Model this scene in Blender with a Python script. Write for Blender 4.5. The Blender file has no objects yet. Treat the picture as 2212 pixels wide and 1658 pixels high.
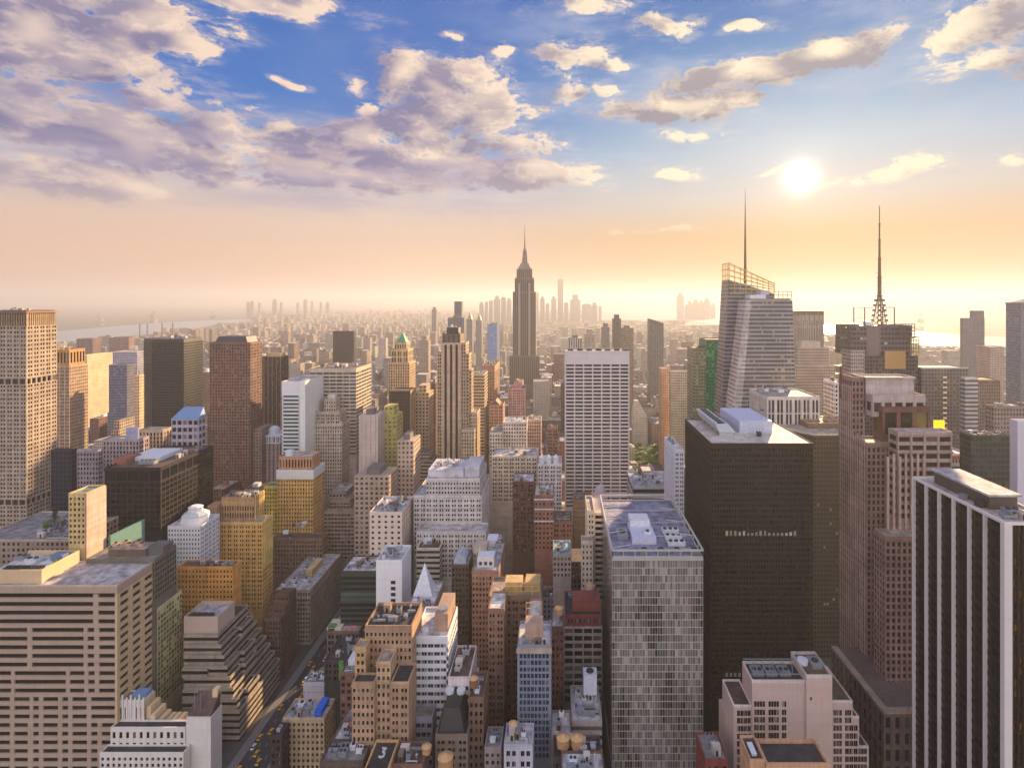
import bpy, math, random
R = math.radians
scene = bpy.context.scene
rnd = random.Random(7)

# ---------------------------------------------------------------- camera
H, CX, CY, FP, WPX = 258.0, 1204.0, 648.0, 1198.0, 2211.0
cam_d = bpy.data.cameras.new("camera")
cam = bpy.data.objects.new("camera", cam_d)
scene.collection.objects.link(cam)
cam.location = (0, 0, H)
cam.rotation_euler = (R(90), 0, 0)
cam_d.sensor_width = 36.0
cam_d.lens = 36.0 * FP / WPX
cam_d.shift_x = -(CX - WPX / 2) / WPX
cam_d.shift_y = -(829.0 - CY) / WPX
cam_d.clip_start = 1.0
cam_d.clip_end = 200000.0
scene.camera = cam

def X_(px, Y): return (px - CX) / FP * Y
def Z_(py, Y): return H - (py - CY) / FP * Y

# ---------------------------------------------------------------- light, sky, exposure
SUN_AZ, SUN_EL = R(26.0), R(13.5)
EXPOSURE = 1.6
SUN_STRENGTH = 5.0
HAZE_DENSITY = 0.00012
scene.view_settings.view_transform = 'Standard'
scene.view_settings.look = 'None'
scene.view_settings.exposure = EXPOSURE
scene.view_settings.gamma = 1.0
sl = bpy.data.lights.new("sun", 'SUN')
sl.energy = SUN_STRENGTH
sl.angle = R(0.5)
sl.color = (1.0, 0.69, 0.37)
sun = bpy.data.objects.new("sun", sl)
scene.collection.objects.link(sun)
sun.rotation_euler = (R(90) - SUN_EL, 0, math.pi - SUN_AZ)

def lin(c):
    return tuple(((v / 255) / 12.92 if v <= 10 else (((v / 255) + 0.055) / 1.055) ** 2.4) for v in c)

class NT:
    """small helper that adds nodes to a tree"""
    def __init__(s, tree): s.t = tree; s.n = tree.nodes; s.l = tree.links
    def put(s, sock, v):
        if v is None: return
        if isinstance(v, bpy.types.NodeSocket): s.l.new(v, sock)
        elif isinstance(v, (tuple, list)):
            n = len(sock.default_value)
            sock.default_value = tuple(v)[:n] if len(v) >= n else tuple(v) + (1.0,) * (n - len(v))
        else: sock.default_value = v
    def m(s, op, a, b=None, c=None, clamp=False):
        n = s.n.new('ShaderNodeMath'); n.operation = op; n.use_clamp = clamp
        s.put(n.inputs[0], a); s.put(n.inputs[1], b); s.put(n.inputs[2], c)
        return n.outputs[0]
    def vm(s, op, a, b=None, c=None):
        n = s.n.new('ShaderNodeVectorMath'); n.operation = op
        s.put(n.inputs[0], a)
        if b is not None:
            if op == 'SCALE': s.put(n.inputs[3], b)
            else: s.put(n.inputs[1], b)
        s.put(n.inputs[2], c)
        return n.outputs['Value'] if op in ('LENGTH', 'DOT_PRODUCT', 'DISTANCE') else n.outputs['Vector']
    def mix(s, f, a, b, typ='RGBA', blend='MIX'):
        n = s.n.new('ShaderNodeMix'); n.data_type = typ
        if typ == 'RGBA':
            n.blend_type = blend; i = (0, 6, 7); o = 2
        else: i = (0, 2, 3); o = 0
        s.put(n.inputs[i[0]], f); s.put(n.inputs[i[1]], a); s.put(n.inputs[i[2]], b)
        return n.outputs[o]
    def ss(s, v, a, b, lo=0.0, hi=1.0, kind='SMOOTHSTEP'):
        n = s.n.new('ShaderNodeMapRange'); n.interpolation_type = kind; n.clamp = True
        s.put(n.inputs[0], v); s.put(n.inputs[1], a); s.put(n.inputs[2], b); s.put(n.inputs[3], lo); s.put(n.inputs[4], hi)
        return n.outputs[0]
    def noise(s, vec, scale, detail=4, rough=0.55, color=False, dim='3D'):
        n = s.n.new('ShaderNodeTexNoise'); n.noise_dimensions = dim
        if vec is not None: s.l.new(vec, n.inputs['Vector'])
        n.inputs['Scale'].default_value = scale; n.inputs['Detail'].default_value = detail
        n.inputs['Roughness'].default_value = rough
        return n.outputs['Color'] if color else n.outputs[0]
    def ramp(s, f, els):
        n = s.n.new('ShaderNodeValToRGB'); cr = n.color_ramp
        while len(cr.elements) < len(els): cr.elements.new(0.5)
        for e, (p, c) in zip(cr.elements, els): e.position = p; e.color = tuple(c) + (1.0,)
        s.put(n.inputs[0], f)
        return n.outputs[0]
    def comb(s, x, y, z=0.0):
        n = s.n.new('ShaderNodeCombineXYZ'); s.put(n.inputs[0], x); s.put(n.inputs[1], y); s.put(n.inputs[2], z)
        return n.outputs[0]
    def sep(s, v):
        n = s.n.new('ShaderNodeSeparateXYZ'); s.l.new(v, n.inputs[0]); return n.outputs

world = bpy.data.worlds.new("World"); scene.world = world; world.use_nodes = True
def build_sky():
    w = NT(world.node_tree); w.n.clear()
    out = w.n.new('ShaderNodeOutputWorld'); bg = w.n.new('ShaderNodeBackground')
    w.l.new(bg.outputs[0], out.inputs[0])
    tc = w.n.new('ShaderNodeTexCoord'); d = w.vm('NORMALIZE', tc.outputs['Generated'])
    dx, dy, dz = w.sep(d)
    az = w.m('MULTIPLY', w.m('ARCTAN2', dx, dy), 180 / math.pi)
    el = w.m('MULTIPLY', w.m('ARCSINE', dz), 180 / math.pi)
    sky = w.n.new('ShaderNodeTexSky'); sky.sky_type = 'NISHITA'; sky.sun_disc = False
    sky.sun_elevation = SUN_EL; sky.sun_rotation = SUN_AZ; sky.altitude = 250
    sky.air_density = 1.2; sky.dust_density = 2.5; sky.ozone_density = 1.5
    nish = w.vm('SCALE', sky.outputs[0], 0.07)
    g_az, g_el = math.atan2(1728 - CX, FP), R(11.4)
    sdir = (math.sin(g_az) * math.cos(g_el), math.cos(g_az) * math.cos(g_el), math.sin(g_el))
    cosg = w.vm('DOT_PRODUCT', d, sdir)
    ang = w.m('MULTIPLY', w.m('ARCCOSINE', w.m('MINIMUM', cosg, 0.99999)), 180 / math.pi)
    e = w.m('DIVIDE', el, 40.0)
    def k(rgb, g=1.0): return tuple(v * g for v in lin(rgb))
    away = w.ramp(e, [(0.0, k((224, 176, 154), 1.0)), (0.09, k((232, 188, 160))), (0.2, k((226, 198, 182))), (0.29, k((186, 192, 210))),
                      (0.37, k((92, 150, 212))), (0.44, k((0, 114, 200))), (0.7, k((0, 100, 188))), (1.0, k((30, 96, 178)))])
    near = w.ramp(e, [(0.0, k((246, 188, 122), .42)), (0.07, k((248, 184, 100), .5)), (0.16, k((240, 192, 132), .62)), (0.25, k((206, 206, 206), .84)),
                      (0.36, k((166, 196, 218), .95)), (0.50, k((104, 160, 206))), (0.64, k((28, 120, 190))), (1.0, k((30, 104, 178)))])
    base = w.mix(w.ss(ang, 5.0, 42.0), near, away)
    base = w.mix(0.06, base, nish)
    # thin high veil
    q = w.comb(w.m('MULTIPLY', az, 0.035), w.m('MULTIPLY', el, 0.11), 0.3)
    veil = w.ss(w.noise(q, 2.2, 5, 0.6), 0.42, 0.72)
    base = w.mix(w.m('MULTIPLY', w.m('MULTIPLY', veil, w.m('MULTIPLY', w.ss(el, 6.0, 15.0), w.ss(az, -16.0, 8.0, 0.15, 1.0))), 0.45), base, k((204, 208, 222)))
    # ---- cumulus banks: soft ellipses in azimuth/elevation, broken up by noise
    def dpos(px, py):
        return (math.degrees(math.atan2(px - CX, FP)), math.degrees(math.atan2(CY - py, math.hypot(FP, px - CX))))
    def E(px, py, rx, ry):
        a, b = dpos(px, py); a0, _ = dpos(px - rx, py); a1, _ = dpos(px + rx, py)
        _, b0 = dpos(px, py + ry); _, b1 = dpos(px, py - ry)
        return (a, b, (a1 - a0) / 2, (b1 - b0) / 2)
    banks = [E(60, 70, 430, 120), E(300, 50, 240, 90), E(400, 105, 110, 50), E(60, 250, 420, 100), E(250, 285, 420, 70), E(470, 268, 150, 76), E(330, 200, 190, 50),
             E(500, 345, 480, 60), E(700, 385, 420, 50), E(150, 385, 330, 50), E(760, 300, 230, 58), E(900, 335, 200, 50), E(620, 262, 70, 30),
             E(970, 225, 210, 120), E(885, 150, 85, 80), E(1010, 165, 85, 70), E(930, 260, 160, 80), E(1060, 250, 110, 90), E(1110, 320, 120, 55), E(1130, 380, 190, 40),
             E(1470, 222, 205, 46), E(1600, 165, 190, 48), E(1480, 284, 90, 26), E(1790, 105, 190, 50),
             E(1440, 52, 110, 40), E(1610, 55, 60, 18), E(2140, 50, 200, 75), E(2110, 140, 180, 62), E(1235, 128, 100, 40),
             E(1245, 195, 90, 26), E(1330, 150, 40, 22), E(770, 165, 52, 48), E(790, 225, 60, 26), E(1930, 378, 150, 30), E(1830, 395, 60, 18), E(2010, 358, 70, 20), E(1450, 375, 60, 26),
             E(1095, 110, 50, 18), E(985, 70, 40, 12), E(560, 8, 170, 36), E(700, 18, 130, 30), E(1270, 15, 120, 40), E(2190, 345, 60, 20), E(1430, 505, 120, 10), E(630, 175, 40, 9),
             E(1300, 190, 60, 18), E(1690, 362, 52, 10)]
    import itertools
    for a, b, ra, rb in [(150, 30, 60, 14), (-140, 24, 60, 14), (95, 28, 30, 8), (-100, 26, 40, 12), (180, 55, 80, 14)]:
        banks.append((a, b, ra, rb))
    def density(p, fine):
        n1 = w.noise(p, 0.10, 2, 0.5, True)
        wp = w.vm('ADD', p, w.vm('MULTIPLY', w.vm('SUBTRACT', n1, (0.5, 0.5, 0.5)), (7.0, 5.0, 0.0)))
        n2 = w.m('MULTIPLY', w.m('SUBTRACT', w.noise(w.vm('MULTIPLY', p, (0.75, 1.1, 1.0)), 0.30, 3 if fine else 1, 0.55), 0.5), 1.5)
        acc = None
        for a, b, ra, rb in banks:
            v = w.vm('MULTIPLY_ADD', wp, (1 / ra, 1 / rb, 0.0), (-a / ra, -b / rb, 0.0))
            gain = 1.7 if (ra > 6.0 or not fine) else 1.15
            t = w.m('MULTIPLY_ADD', w.vm('LENGTH', v), -gain, gain - (0.0 if gain > 1.5 else 0.12)) if fine else w.m('SUBTRACT', 1.0, w.vm('LENGTH', v))
            acc = t if acc is None else w.m('MAXIMUM', acc, t)
        vo = w.n.new('ShaderNodeTexVoronoi'); vo.feature = 'SMOOTH_F1' if False else 'F1'; vo.voronoi_dimensions = '2D'
        w.l.new(w.vm('ADD', w.vm('MULTIPLY', p, (0.8, 1.05, 1.0)), w.vm('SCALE', n1, 2.0)), vo.inputs['Vector'])
        vo.inputs['Scale'].default_value = 0.26; vo.inputs['Detail'].default_value = 3.0 if fine else 1.0
        vo.inputs['Roughness'].default_value = 0.55
        puff = w.m('MULTIPLY', w.m('SUBTRACT', 0.5, vo.outputs['Distance']), 0.62)
        if not fine: return w.m('ADD', w.m('MAXIMUM', acc, -1.2), w.m('MULTIPLY', n2, 0.6))
        d_ = w.m('ADD', w.m('ADD', w.m('MINIMUM', w.m('MAXIMUM', acc, -2.0), 0.8), n2), puff)
        if fine:
            n3 = w.m('MULTIPLY', w.m('SUBTRACT', w.noise(w.vm('MULTIPLY', wp, (0.8, 1.0, 1.0)), 1.1, 8, 0.68), 0.5), 1.6)
            return d_, w.m('ADD', d_, n3)
        return d_
    p = w.comb(az, w.m('MULTIPLY', el, 1.5), 0.0)
    banks = [(a, b * 1.5, ra, rb * 1.5) for a, b, ra, rb in banks]
    Dl = density(p, False)
    Dm, D = density(p, True)
    saz, sel = math.degrees(SUN_AZ), math.degrees(SUN_EL) * 1.5
    to = w.vm('NORMALIZE', w.vm('SUBTRACT', (saz, sel + 14.0, 0.0), p))
    D2 = density(w.vm('ADD', p, w.vm('SCALE', to, 2.2)), False)
    cover = w.ss(D, -0.02, 0.36)
    wis = w.m('MULTIPLY', w.ss(Dm, -0.75, 0.15), w.ss(w.noise(w.vm('MULTIPLY', p, (0.5, 1.3, 1.0)), 0.8, 6, 0.7), 0.40, 0.66))
    cover = w.m('MAXIMUM', cover, w.m('MULTIPLY', wis, 0.42))
    edge = w.m('SUBTRACT', 1.0, w.ss(D, 0.10, 0.75))
    slope = w.m('MULTIPLY', w.m('SUBTRACT', Dl, D2), 1.25)
    lit = w.m('ADD', w.m('ADD', slope, 0.15), w.m('MULTIPLY', edge, 0.5), clamp=True)
    lit = w.m('ADD', lit, w.m('MULTIPLY', w.ss(el, 18.0, 27.0), 0.28), clamp=True)
    nearness = w.ss(ang, 8.0, 46.0, 1.0, 0.0)
    shade = w.mix(nearness, k((118, 116, 158)), k((150, 144, 156)))
    bright = w.mix(nearness, k((252, 224, 200)), k((255, 234, 202), 1.12))
    cl = w.mix(lit, shade, bright)
    cl = w.mix(w.ss(el, 5.0, 13.0, 0.7, 0.0), cl, base)
    col = w.mix(w.m('MULTIPLY', cover, w.ss(el, 3.0, 9.0, 0.0, 0.95)), base, cl)
    # low stratus sheet, drawn out along the horizon
    sq = w.comb(w.m('MULTIPLY', az, 0.05), w.m('MULTIPLY', el, 0.30), 1.7)
    st = w.ss(w.noise(sq, 1.5, 5, 0.58), 0.40, 0.66)
    reg = w.m('MULTIPLY', w.m('MULTIPLY', w.ss(el, 6.5, 10.5), w.ss(el, 19.0, 13.0)), w.ss(az, 8.0, -12.0))
    col = w.mix(w.m('MULTIPLY', w.m('MULTIPLY', st, reg), 0.75), col, k((168, 158, 182)))
    # the sun's aureole
    g1 = w.m('POWER', 2.718, w.m('MULTIPLY', w.m('MULTIPLY', ang, ang), -1 / (2 * 0.85 ** 2)))
    g2 = w.m('POWER', 2.718, w.m('MULTIPLY', ang, -1 / 2.2))
    col = w.vm('ADD', col, w.vm('SCALE', (1.0, 0.90, 0.70), w.m('MULTIPLY', g1, 1.4)))
    col = w.vm('ADD', col, w.vm('SCALE', (1.0, 0.72, 0.42), w.m('MULTIPLY', g2, 0.34)))
    # added fill: unseen sky at the viewer's back is brightened to light the fronts
    back = w.ss(dy, 0.05, -0.6)
    col = w.mix(w.m('MULTIPLY', back, 0.8), col, k((210, 212, 222), 2.3))
    w.l.new(col, bg.inputs[0])
    bg.inputs[1].default_value = 1.0 / (2 ** EXPOSURE)
build_sky()
world.cycles.sampling_method = 'MANUAL'
world.cycles.sample_map_resolution = 1024

cy = scene.cycles
cy.use_denoising = True
cy.max_bounces = 4; cy.diffuse_bounces = 1; cy.glossy_bounces = 3; cy.transmission_bounces = 2
cy.volume_bounces = 0; cy.transparent_max_bounces = 6
cy.sample_clamp_indirect = 6.0
cy.caustics_reflective = False; cy.caustics_refractive = False
cy.use_adaptive_sampling = True; cy.adaptive_threshold = 0.02
# ---------------------------------------------------------------- materials
MATS = {}
def new_mat(name):
    m = bpy.data.materials.new(name); m.use_nodes = True
    t = NT(m.node_tree); b = t.n['Principled BSDF']
    return m, t, b

def wall(rgb, rough=0.85, grime=0.34, name='wall', vivid=False):
    """painted, stone or brick wall with weathering streaks and mottling"""
    g_ = .3 * rgb[0] + .55 * rgb[1] + .15 * rgb[2]; sat = 1.0 if vivid else (.74 if rgb[0] - rgb[2] > 50 else .9)
    rgb = tuple(min(236, round(4 + 1.06 * (g_ + (c - g_) * sat))) for c in rgb)
    key = ('wall', rgb, rough, grime)
    if key in MATS: return MATS[key]
    m, t, b = new_mat(name)
    tc = t.n.new('ShaderNodeTexCoord')
    n1 = t.noise(tc.outputs['Object'], 0.11, 4, 0.6)
    st = t.vm('MULTIPLY', tc.outputs['Object'], (0.9, 0.9, 0.06))
    n2 = t.noise(st, 1.0, 3, 0.6)
    n3 = t.noise(tc.outputs['Object'], 1.7, 2, 0.5)
    s = t.m('ADD', t.m('ADD', t.m('MULTIPLY', n1, 0.5), t.m('MULTIPLY', n2, 0.35)), t.m('MULTIPLY', n3, 0.15))
    f = t.ss(s, 0.33, 0.67, 1.0 - grime, 1.0 + grime * .8, 'LINEAR')
    st2 = t.noise(t.vm('MULTIPLY', tc.outputs['Object'], (0.35, 0.35, 0.015)), 1.0, 4, 0.7)
    f = t.m('MULTIPLY', f, t.ss(st2, 0.52, 0.72, 1.0, 1.0 - grime * .7))
    bands = t.noise(t.vm('MULTIPLY', tc.outputs['Object'], (0.01, 0.01, 0.28)), 1.0, 2, 0.7)
    f = t.m('MULTIPLY', f, t.ss(bands, 0.3, 0.7, 1.0 - grime * .35, 1.0 + grime * .3))
    oi = t.n.new('ShaderNodeObjectInfo')
    f = t.m('MULTIPLY', f, t.ss(oi.outputs['Random'], 0.0, 1.0, 0.94, 1.06, 'LINEAR'))
    t.put(b.inputs['Base Color'], t.vm('SCALE', lin(rgb), f))
    b.inputs['Roughness'].default_value = rough
    b.inputs['Specular IOR Level'].default_value = 0.25
    MATS[key] = m; return m

def glass(rgb=(22, 23, 28), light=(112, 116, 126), amount=0.34, rough=0.14, spec=0.35):
    """window glazing: blinds, tint and painted reflections as one random colour per pane"""
    key = ('glass', rgb, light, amount, rough, spec)
    if key in MATS: return MATS[key]
    m, t, b = new_mat('window_glass')
    ge = t.n.new('ShaderNodeNewGeometry'); oi = t.n.new('ShaderNodeObjectInfo')
    r = t.m('FRACT', t.m('ADD', t.m('MULTIPLY', ge.outputs['Random Per Island'], 7.31), t.m('MULTIPLY', oi.outputs['Random'], 13.7)))
    f = t.ss(r, 1.0 - amount, 1.0)
    col = t.mix(f, lin(rgb), lin(light))
    col = t.vm('SCALE', col, t.ss(t.m('FRACT', t.m('MULTIPLY', r, 9.1)), 0, 1, 0.7, 1.3, 'LINEAR'))
    t.put(b.inputs['Base Color'], col)
    b.inputs['Roughness'].default_value = rough
    b.inputs['Specular IOR Level'].default_value = spec
    MATS[key] = m; return m

def fac(rgb, win=(38, 38, 44), light=(130, 125, 120), wf=0.5, hf=0.5, amount=0.22, rough=0.85, jitter=0.0):
    """facade of a building too far off for its windows to be built: wall and panes by bay and storey (UV counts bays/storeys)"""
    g_ = .3 * rgb[0] + .55 * rgb[1] + .15 * rgb[2]; sat = .72 if rgb[0] - rgb[2] > 50 else .9
    rgb = tuple(min(235, round(4 + g_ + (c - g_) * sat)) for c in rgb)
    key = ('fac', rgb, win, light, wf, hf, amount, rough, jitter)
    if key in MATS: return MATS[key]
    m, t, b = new_mat('facade')
    uv = t.n.new('ShaderNodeUVMap'); uv.uv_map = 'UVMap'
    u, v, _ = t.sep(uv.outputs[0])
    fu, fv = t.m('FRACT', u), t.m('FRACT', v)
    mu = t.m('LESS_THAN', t.m('ABSOLUTE', t.m('SUBTRACT', fu, 0.5)), wf / 2)
    mv = t.m('LESS_THAN', t.m('ABSOLUTE', t.m('SUBTRACT', fv, 0.5)), hf / 2)
    mask = t.m('MULTIPLY', mu, mv)
    oi = t.n.new('ShaderNodeObjectInfo')
    wn = t.n.new('ShaderNodeTexWhiteNoise'); wn.noise_dimensions = '3D'
    t.l.new(t.comb(t.m('FLOOR', u), t.m('FLOOR', v), t.m('MULTIPLY', oi.outputs['Random'], 91.0)), wn.inputs['Vector'])
    r = wn.outputs['Value']
    gcol = t.mix(t.ss(r, 1.0 - amount, 1.0), lin(win), lin(light))
    tc = t.n.new('ShaderNodeTexCoord')
    n1 = t.noise(tc.outputs['Object'], 0.07, 4, 0.65)
    f = t.ss(n1, 0.3, 0.7, 0.76, 1.2, 'LINEAR')
    if jitter:
        ge = t.n.new('ShaderNodeNewGeometry')
        ri = ge.outputs['Random Per Island']
        wc = t.ramp(ri, [(0.0, lin((122, 92, 76))), (0.18, lin((150, 128, 110))), (0.36, lin((176, 158, 140))), (0.52, lin((128, 118, 116))),
                         (0.68, lin((198, 184, 170))), (0.82, lin((104, 84, 76))), (1.0, lin((182, 150, 120)))])
    else:
        wc = lin(rgb)
        f = t.m('MULTIPLY', f, t.ss(oi.outputs['Random'], 0, 1, 0.9, 1.1, 'LINEAR'))
    wcol = t.vm('SCALE', wc, f)
    t.put(b.inputs['Base Color'], t.mix(mask, wcol, gcol))
    t.put(b.inputs['Roughness'], t.mix(mask, rough, 0.15, 'FLOAT'))
    b.inputs['Specular IOR Level'].default_value = 0.35
    MATS[key] = m; return m

def roofm(rgb, blotch=0.3):
    """flat roof: membrane with patches, ponding stains and seams"""
    key = ('roof', rgb, blotch)
    if key in MATS: return MATS[key]
    m, t, b = new_mat('roofing')
    tc = t.n.new('ShaderNodeTexCoord')
    n1 = t.noise(tc.outputs['Object'], 0.22, 5, 0.65)
    vo = t.n.new('ShaderNodeTexVoronoi'); vo.inputs['Scale'].default_value = 0.17
    t.l.new(tc.outputs['Object'], vo.inputs['Vector'])
    sx = t.sep(vo.outputs['Color'])[0]
    f = t.m('ADD', t.ss(n1, 0.34, 0.66, 1 - blotch * 1.5, 1 + blotch * 0.5), t.ss(sx, 0, 1, -0.18, 0.12, 'LINEAR'))
    n5 = t.noise(tc.outputs['Object'], 0.9, 4, 0.7); f = t.m('MULTIPLY', f, t.ss(n5, 0.52, 0.7, 1.0, 0.62))
    t.put(b.inputs['Base Color'], t.vm('SCALE', lin(rgb), f))
    b.inputs['Roughness'].default_value = 0.8
    MATS[key] = m; return m

def plain(rgb, rough=0.6, metal=0.0, name='paint'):
    key = ('plain', rgb, rough, metal)
    if key in MATS: return MATS[key]
    m, t, b = new_mat(name)
    tc = t.n.new('ShaderNodeTexCoord')
    f = t.ss(t.noise(tc.outputs['Object'], 0.8, 3, 0.6), 0.3, 0.7, 0.85, 1.12, 'LINEAR')
    t.put(b.inputs['Base Color'], t.vm('SCALE', lin(rgb), f))
    b.inputs['Roughness'].default_value = rough; b.inputs['Metallic'].default_value = metal
    MATS[key] = m; return m

def glow(rgb, s):
    key = ('glow', rgb, s)
    if key in MATS: return MATS[key]
    m, t, b = new_mat('lit_panel')
    t.put(b.inputs['Base Color'], lin(rgb)); t.put(b.inputs['Emission Color'], lin(rgb)); b.inputs['Emission Strength'].default_value = s
    MATS[key] = m; return m

GLASS = glass(); GLASS_BROWN = glass((20, 16, 16), (130, 112, 98), 0.32); GLASS_BLUE = glass((34, 48, 72), (110, 130, 160), 0.35)
GLASS_PALE = glass((62, 60, 62), (170, 160, 150), 0.4)
ROOF_WHITE = roofm((222, 214, 208)); ROOF_GREY = roofm((146, 140, 138)); ROOF_DARK = roofm((66, 60, 62)); ROOF_TAN = roofm((176, 158, 144))
ROOF_LILAC = roofm((192, 184, 184)); ROOF_BROWN = roofm((104, 80, 70)); ROOF_GREEN = roofm((124, 150, 136)); ROOF_TEAL = roofm((150, 196, 196))
METAL = plain((150, 152, 158), 0.45, 0.3); METAL_DARK = plain((52, 50, 52), 0.5, 0.3); WHITE = plain((222, 220, 224), 0.5)
STEEL_WARM = plain((120, 96, 70), 0.45, 0.5)

# ---------------------------------------------------------------- mesh builder
class MB:
    def __init__(s): s.v = []; s.f = []; s.uv = []; s.mi = []; s.cur = 0
    def face(s, pts, uv=None):
        i = len(s.v); s.v.extend(pts); n = len(pts)
        s.f.append(tuple(range(i, i + n))); s.uv.append(uv or [(0.0, 0.0)] * n); s.mi.append(s.cur)
    def box(s, x0, x1, y0, y1, z0, z1):
        i = len(s.v)
        s.v.extend([(x0, y0, z0), (x1, y0, z0), (x1, y1, z0), (x0, y1, z0), (x0, y0, z1), (x1, y0, z1), (x1, y1, z1), (x0, y1, z1)])
        for q in ((0, 1, 5, 4), (1, 2, 6, 5), (2, 3, 7, 6), (3, 0, 4, 7), (4, 5, 6, 7), (3, 2, 1, 0)):
            s.f.append(tuple(i + k for k in q)); s.uv.append([(0.0, 0.0)] * 4); s.mi.append(s.cur)
    def prism(s, pts, z0, z1, bay=3.0, fl=3.6, top=None, cap=True, nfloor=None):
        """vertical walls over a ccw outline (top outline may differ), UV in bays/storeys"""
        top = top or pts; n = len(pts); i = len(s.v)
        s.v.extend([(x, y, z0) for x, y in pts])
        zt = z1 if isinstance(z1, (list, tuple)) else [z1] * n
        s.v.extend([(top[k][0], top[k][1], zt[k]) for k in range(n)])
        for k in range(n):
            j = (k + 1) % n
            L = math.hypot(pts[j][0] - pts[k][0], pts[j][1] - pts[k][1])
            nb = max(1, round(L / bay)); nf0 = (zt[k] - z0) / fl; nf1 = (zt[j] - z0) / fl
            s.f.append((i + k, i + j, i + n + j, i + n + k))
            s.uv.append([(0, 0), (nb, 0), (nb, nf1), (0, nf0)]); s.mi.append(s.cur)
        if cap:
            s.f.append(tuple(i + n + k for k in range(n))); s.uv.append([(0.02, 0.02)] * n); s.mi.append(s.cur)
    def wbox(s, x0, x1, y0, y1, z0, z1, bay, fl):
        nf = max(1, round((z1 - z0) / fl))
        s.prism([(x0, y0), (x1, y0), (x1, y1), (x0, y1)], z0, z1, bay, (z1 - z0) / nf)
    def cyl(s, cx, cy, r0, r1, z0, z1, n=12, cap=True):
        i = len(s.v)
        for k in range(n):
            a = 2 * math.pi * k / n; s.v.append((cx + r0 * math.cos(a), cy + r0 * math.sin(a), z0))
        for k in range(n):
            a = 2 * math.pi * k / n; s.v.append((cx + r1 * math.cos(a), cy + r1 * math.sin(a), z1))
        for k in range(n):
            j = (k + 1) % n
            s.f.append((i + k, i + j, i + n + j, i + n + k)); s.uv.append([(0.0, 0.0)] * 4); s.mi.append(s.cur)
        if cap:
            s.f.append(tuple(i + n + k for k in range(n))); s.uv.append([(0.0, 0.0)] * n); s.mi.append(s.cur)
    def bar(s, p, q, w):
        from mathutils import Vector
        p, q = Vector(p), Vector(q); d = (q - p).normalized()
        a = d.cross(Vector((0, 0, 1)))
        if a.length < 1e-4: a = Vector((1, 0, 0))
        a.normalize(); b = d.cross(a).normalized(); a *= w / 2; b *= w / 2
        i = len(s.v)
        for o in (p, q):
            for c in (a + b, a - b, -a - b, b - a): s.v.append(tuple(o + c))
        for k in range(4):
            j = (k + 1) % 4
            s.f.append((i + k, i + j, i + 4 + j, i + 4 + k)); s.uv.append([(0.0, 0.0)] * 4); s.mi.append(s.cur)
        for q4 in ((3, 2, 1, 0), (4, 5, 6, 7)):
            s.f.append(tuple(i + k for k in q4)); s.uv.append([(0.0, 0.0)] * 4); s.mi.append(s.cur)
    def dome(s, cx, cy, r, z0, hh, n=12, rings=5):
        pr, pz = r, z0
        for k in range(1, rings + 1):
            a = math.pi / 2 * k / rings
            nr, nz = max(r * math.cos(a), 0.02), z0 + hh * math.sin(a)
            s.cyl(cx, cy, pr, nr, pz, nz, n, k == rings); pr, pz = nr, nz
    def gable(s, x0, x1, y0, y1, z0, z1):
        xm = (x0 + x1) / 2
        s.face([(x0, y0, z0), (x1, y0, z0), (xm, y0, z1)]); s.face([(x1, y1, z0), (x0, y1, z0), (xm, y1, z1)])
        s.face([(x1, y0, z0), (x1, y1, z0), (xm, y1, z1), (xm, y0, z1)]); s.face([(x0, y1, z0), (x0, y0, z0), (xm, y0, z1), (xm, y1, z1)])
    def pyramid(s, x0, x1, y0, y1, z0, z1):
        a = ((x0 + x1) / 2, (y0 + y1) / 2, z1); c = [(x0, y0, z0), (x1, y0, z0), (x1, y1, z0), (x0, y1, z0)]
        for k in range(4): s.face([c[k], c[(k + 1) % 4], a])
        s.face(c[::-1])
    def mesh(s, name, mats, org=(0, 0, 0)):
        me = bpy.data.meshes.new(name)
        ox, oy, oz = org
        me.from_pydata([(x - ox, y - oy, z - oz) for x, y, z in s.v], [], s.f)
        ul = me.uv_layers.new(name='UVMap')
        ul.data.foreach_set('uv', [c for fu in s.uv for p in fu for c in p])
        mats = mats if isinstance(mats, (list, tuple)) else [mats]
        for m in mats: me.materials.append(m)
        if len(mats) > 1: me.polygons.foreach_set('material_index', s.mi)
        me.update(); return me
    def build(s, name, mats, parent=None, **props):
        org = tuple(parent.location) if parent is not None else (0, 0, 0)
        p = parent
        while p is not None and p.parent is not None:
            p = p.parent; org = tuple(a + b for a, b in zip(org, p.location))
        o = bpy.data.objects.new(name, s.mesh(name, mats, org))
        scene.collection.objects.link(o)
        if parent is not None: o.parent = parent
        for k_, v_ in props.items(): o[k_] = v_
        return o

def thing(name, label, cat, loc, group=None):
    o = bpy.data.objects.new(name, None); scene.collection.objects.link(o)
    o.location = loc; o.empty_display_size = 1
    o['label'] = label; o['category'] = cat
    if group: o['group'] = group
    return o
def solo(mb, name, label, cat, mats, org, group=None):
    o = bpy.data.objects.new(name, mb.mesh(name, mats, org)); scene.collection.objects.link(o)
    o.location = org; o['label'] = label; o['category'] = cat
    if group: o['group'] = group
    return o

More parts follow.
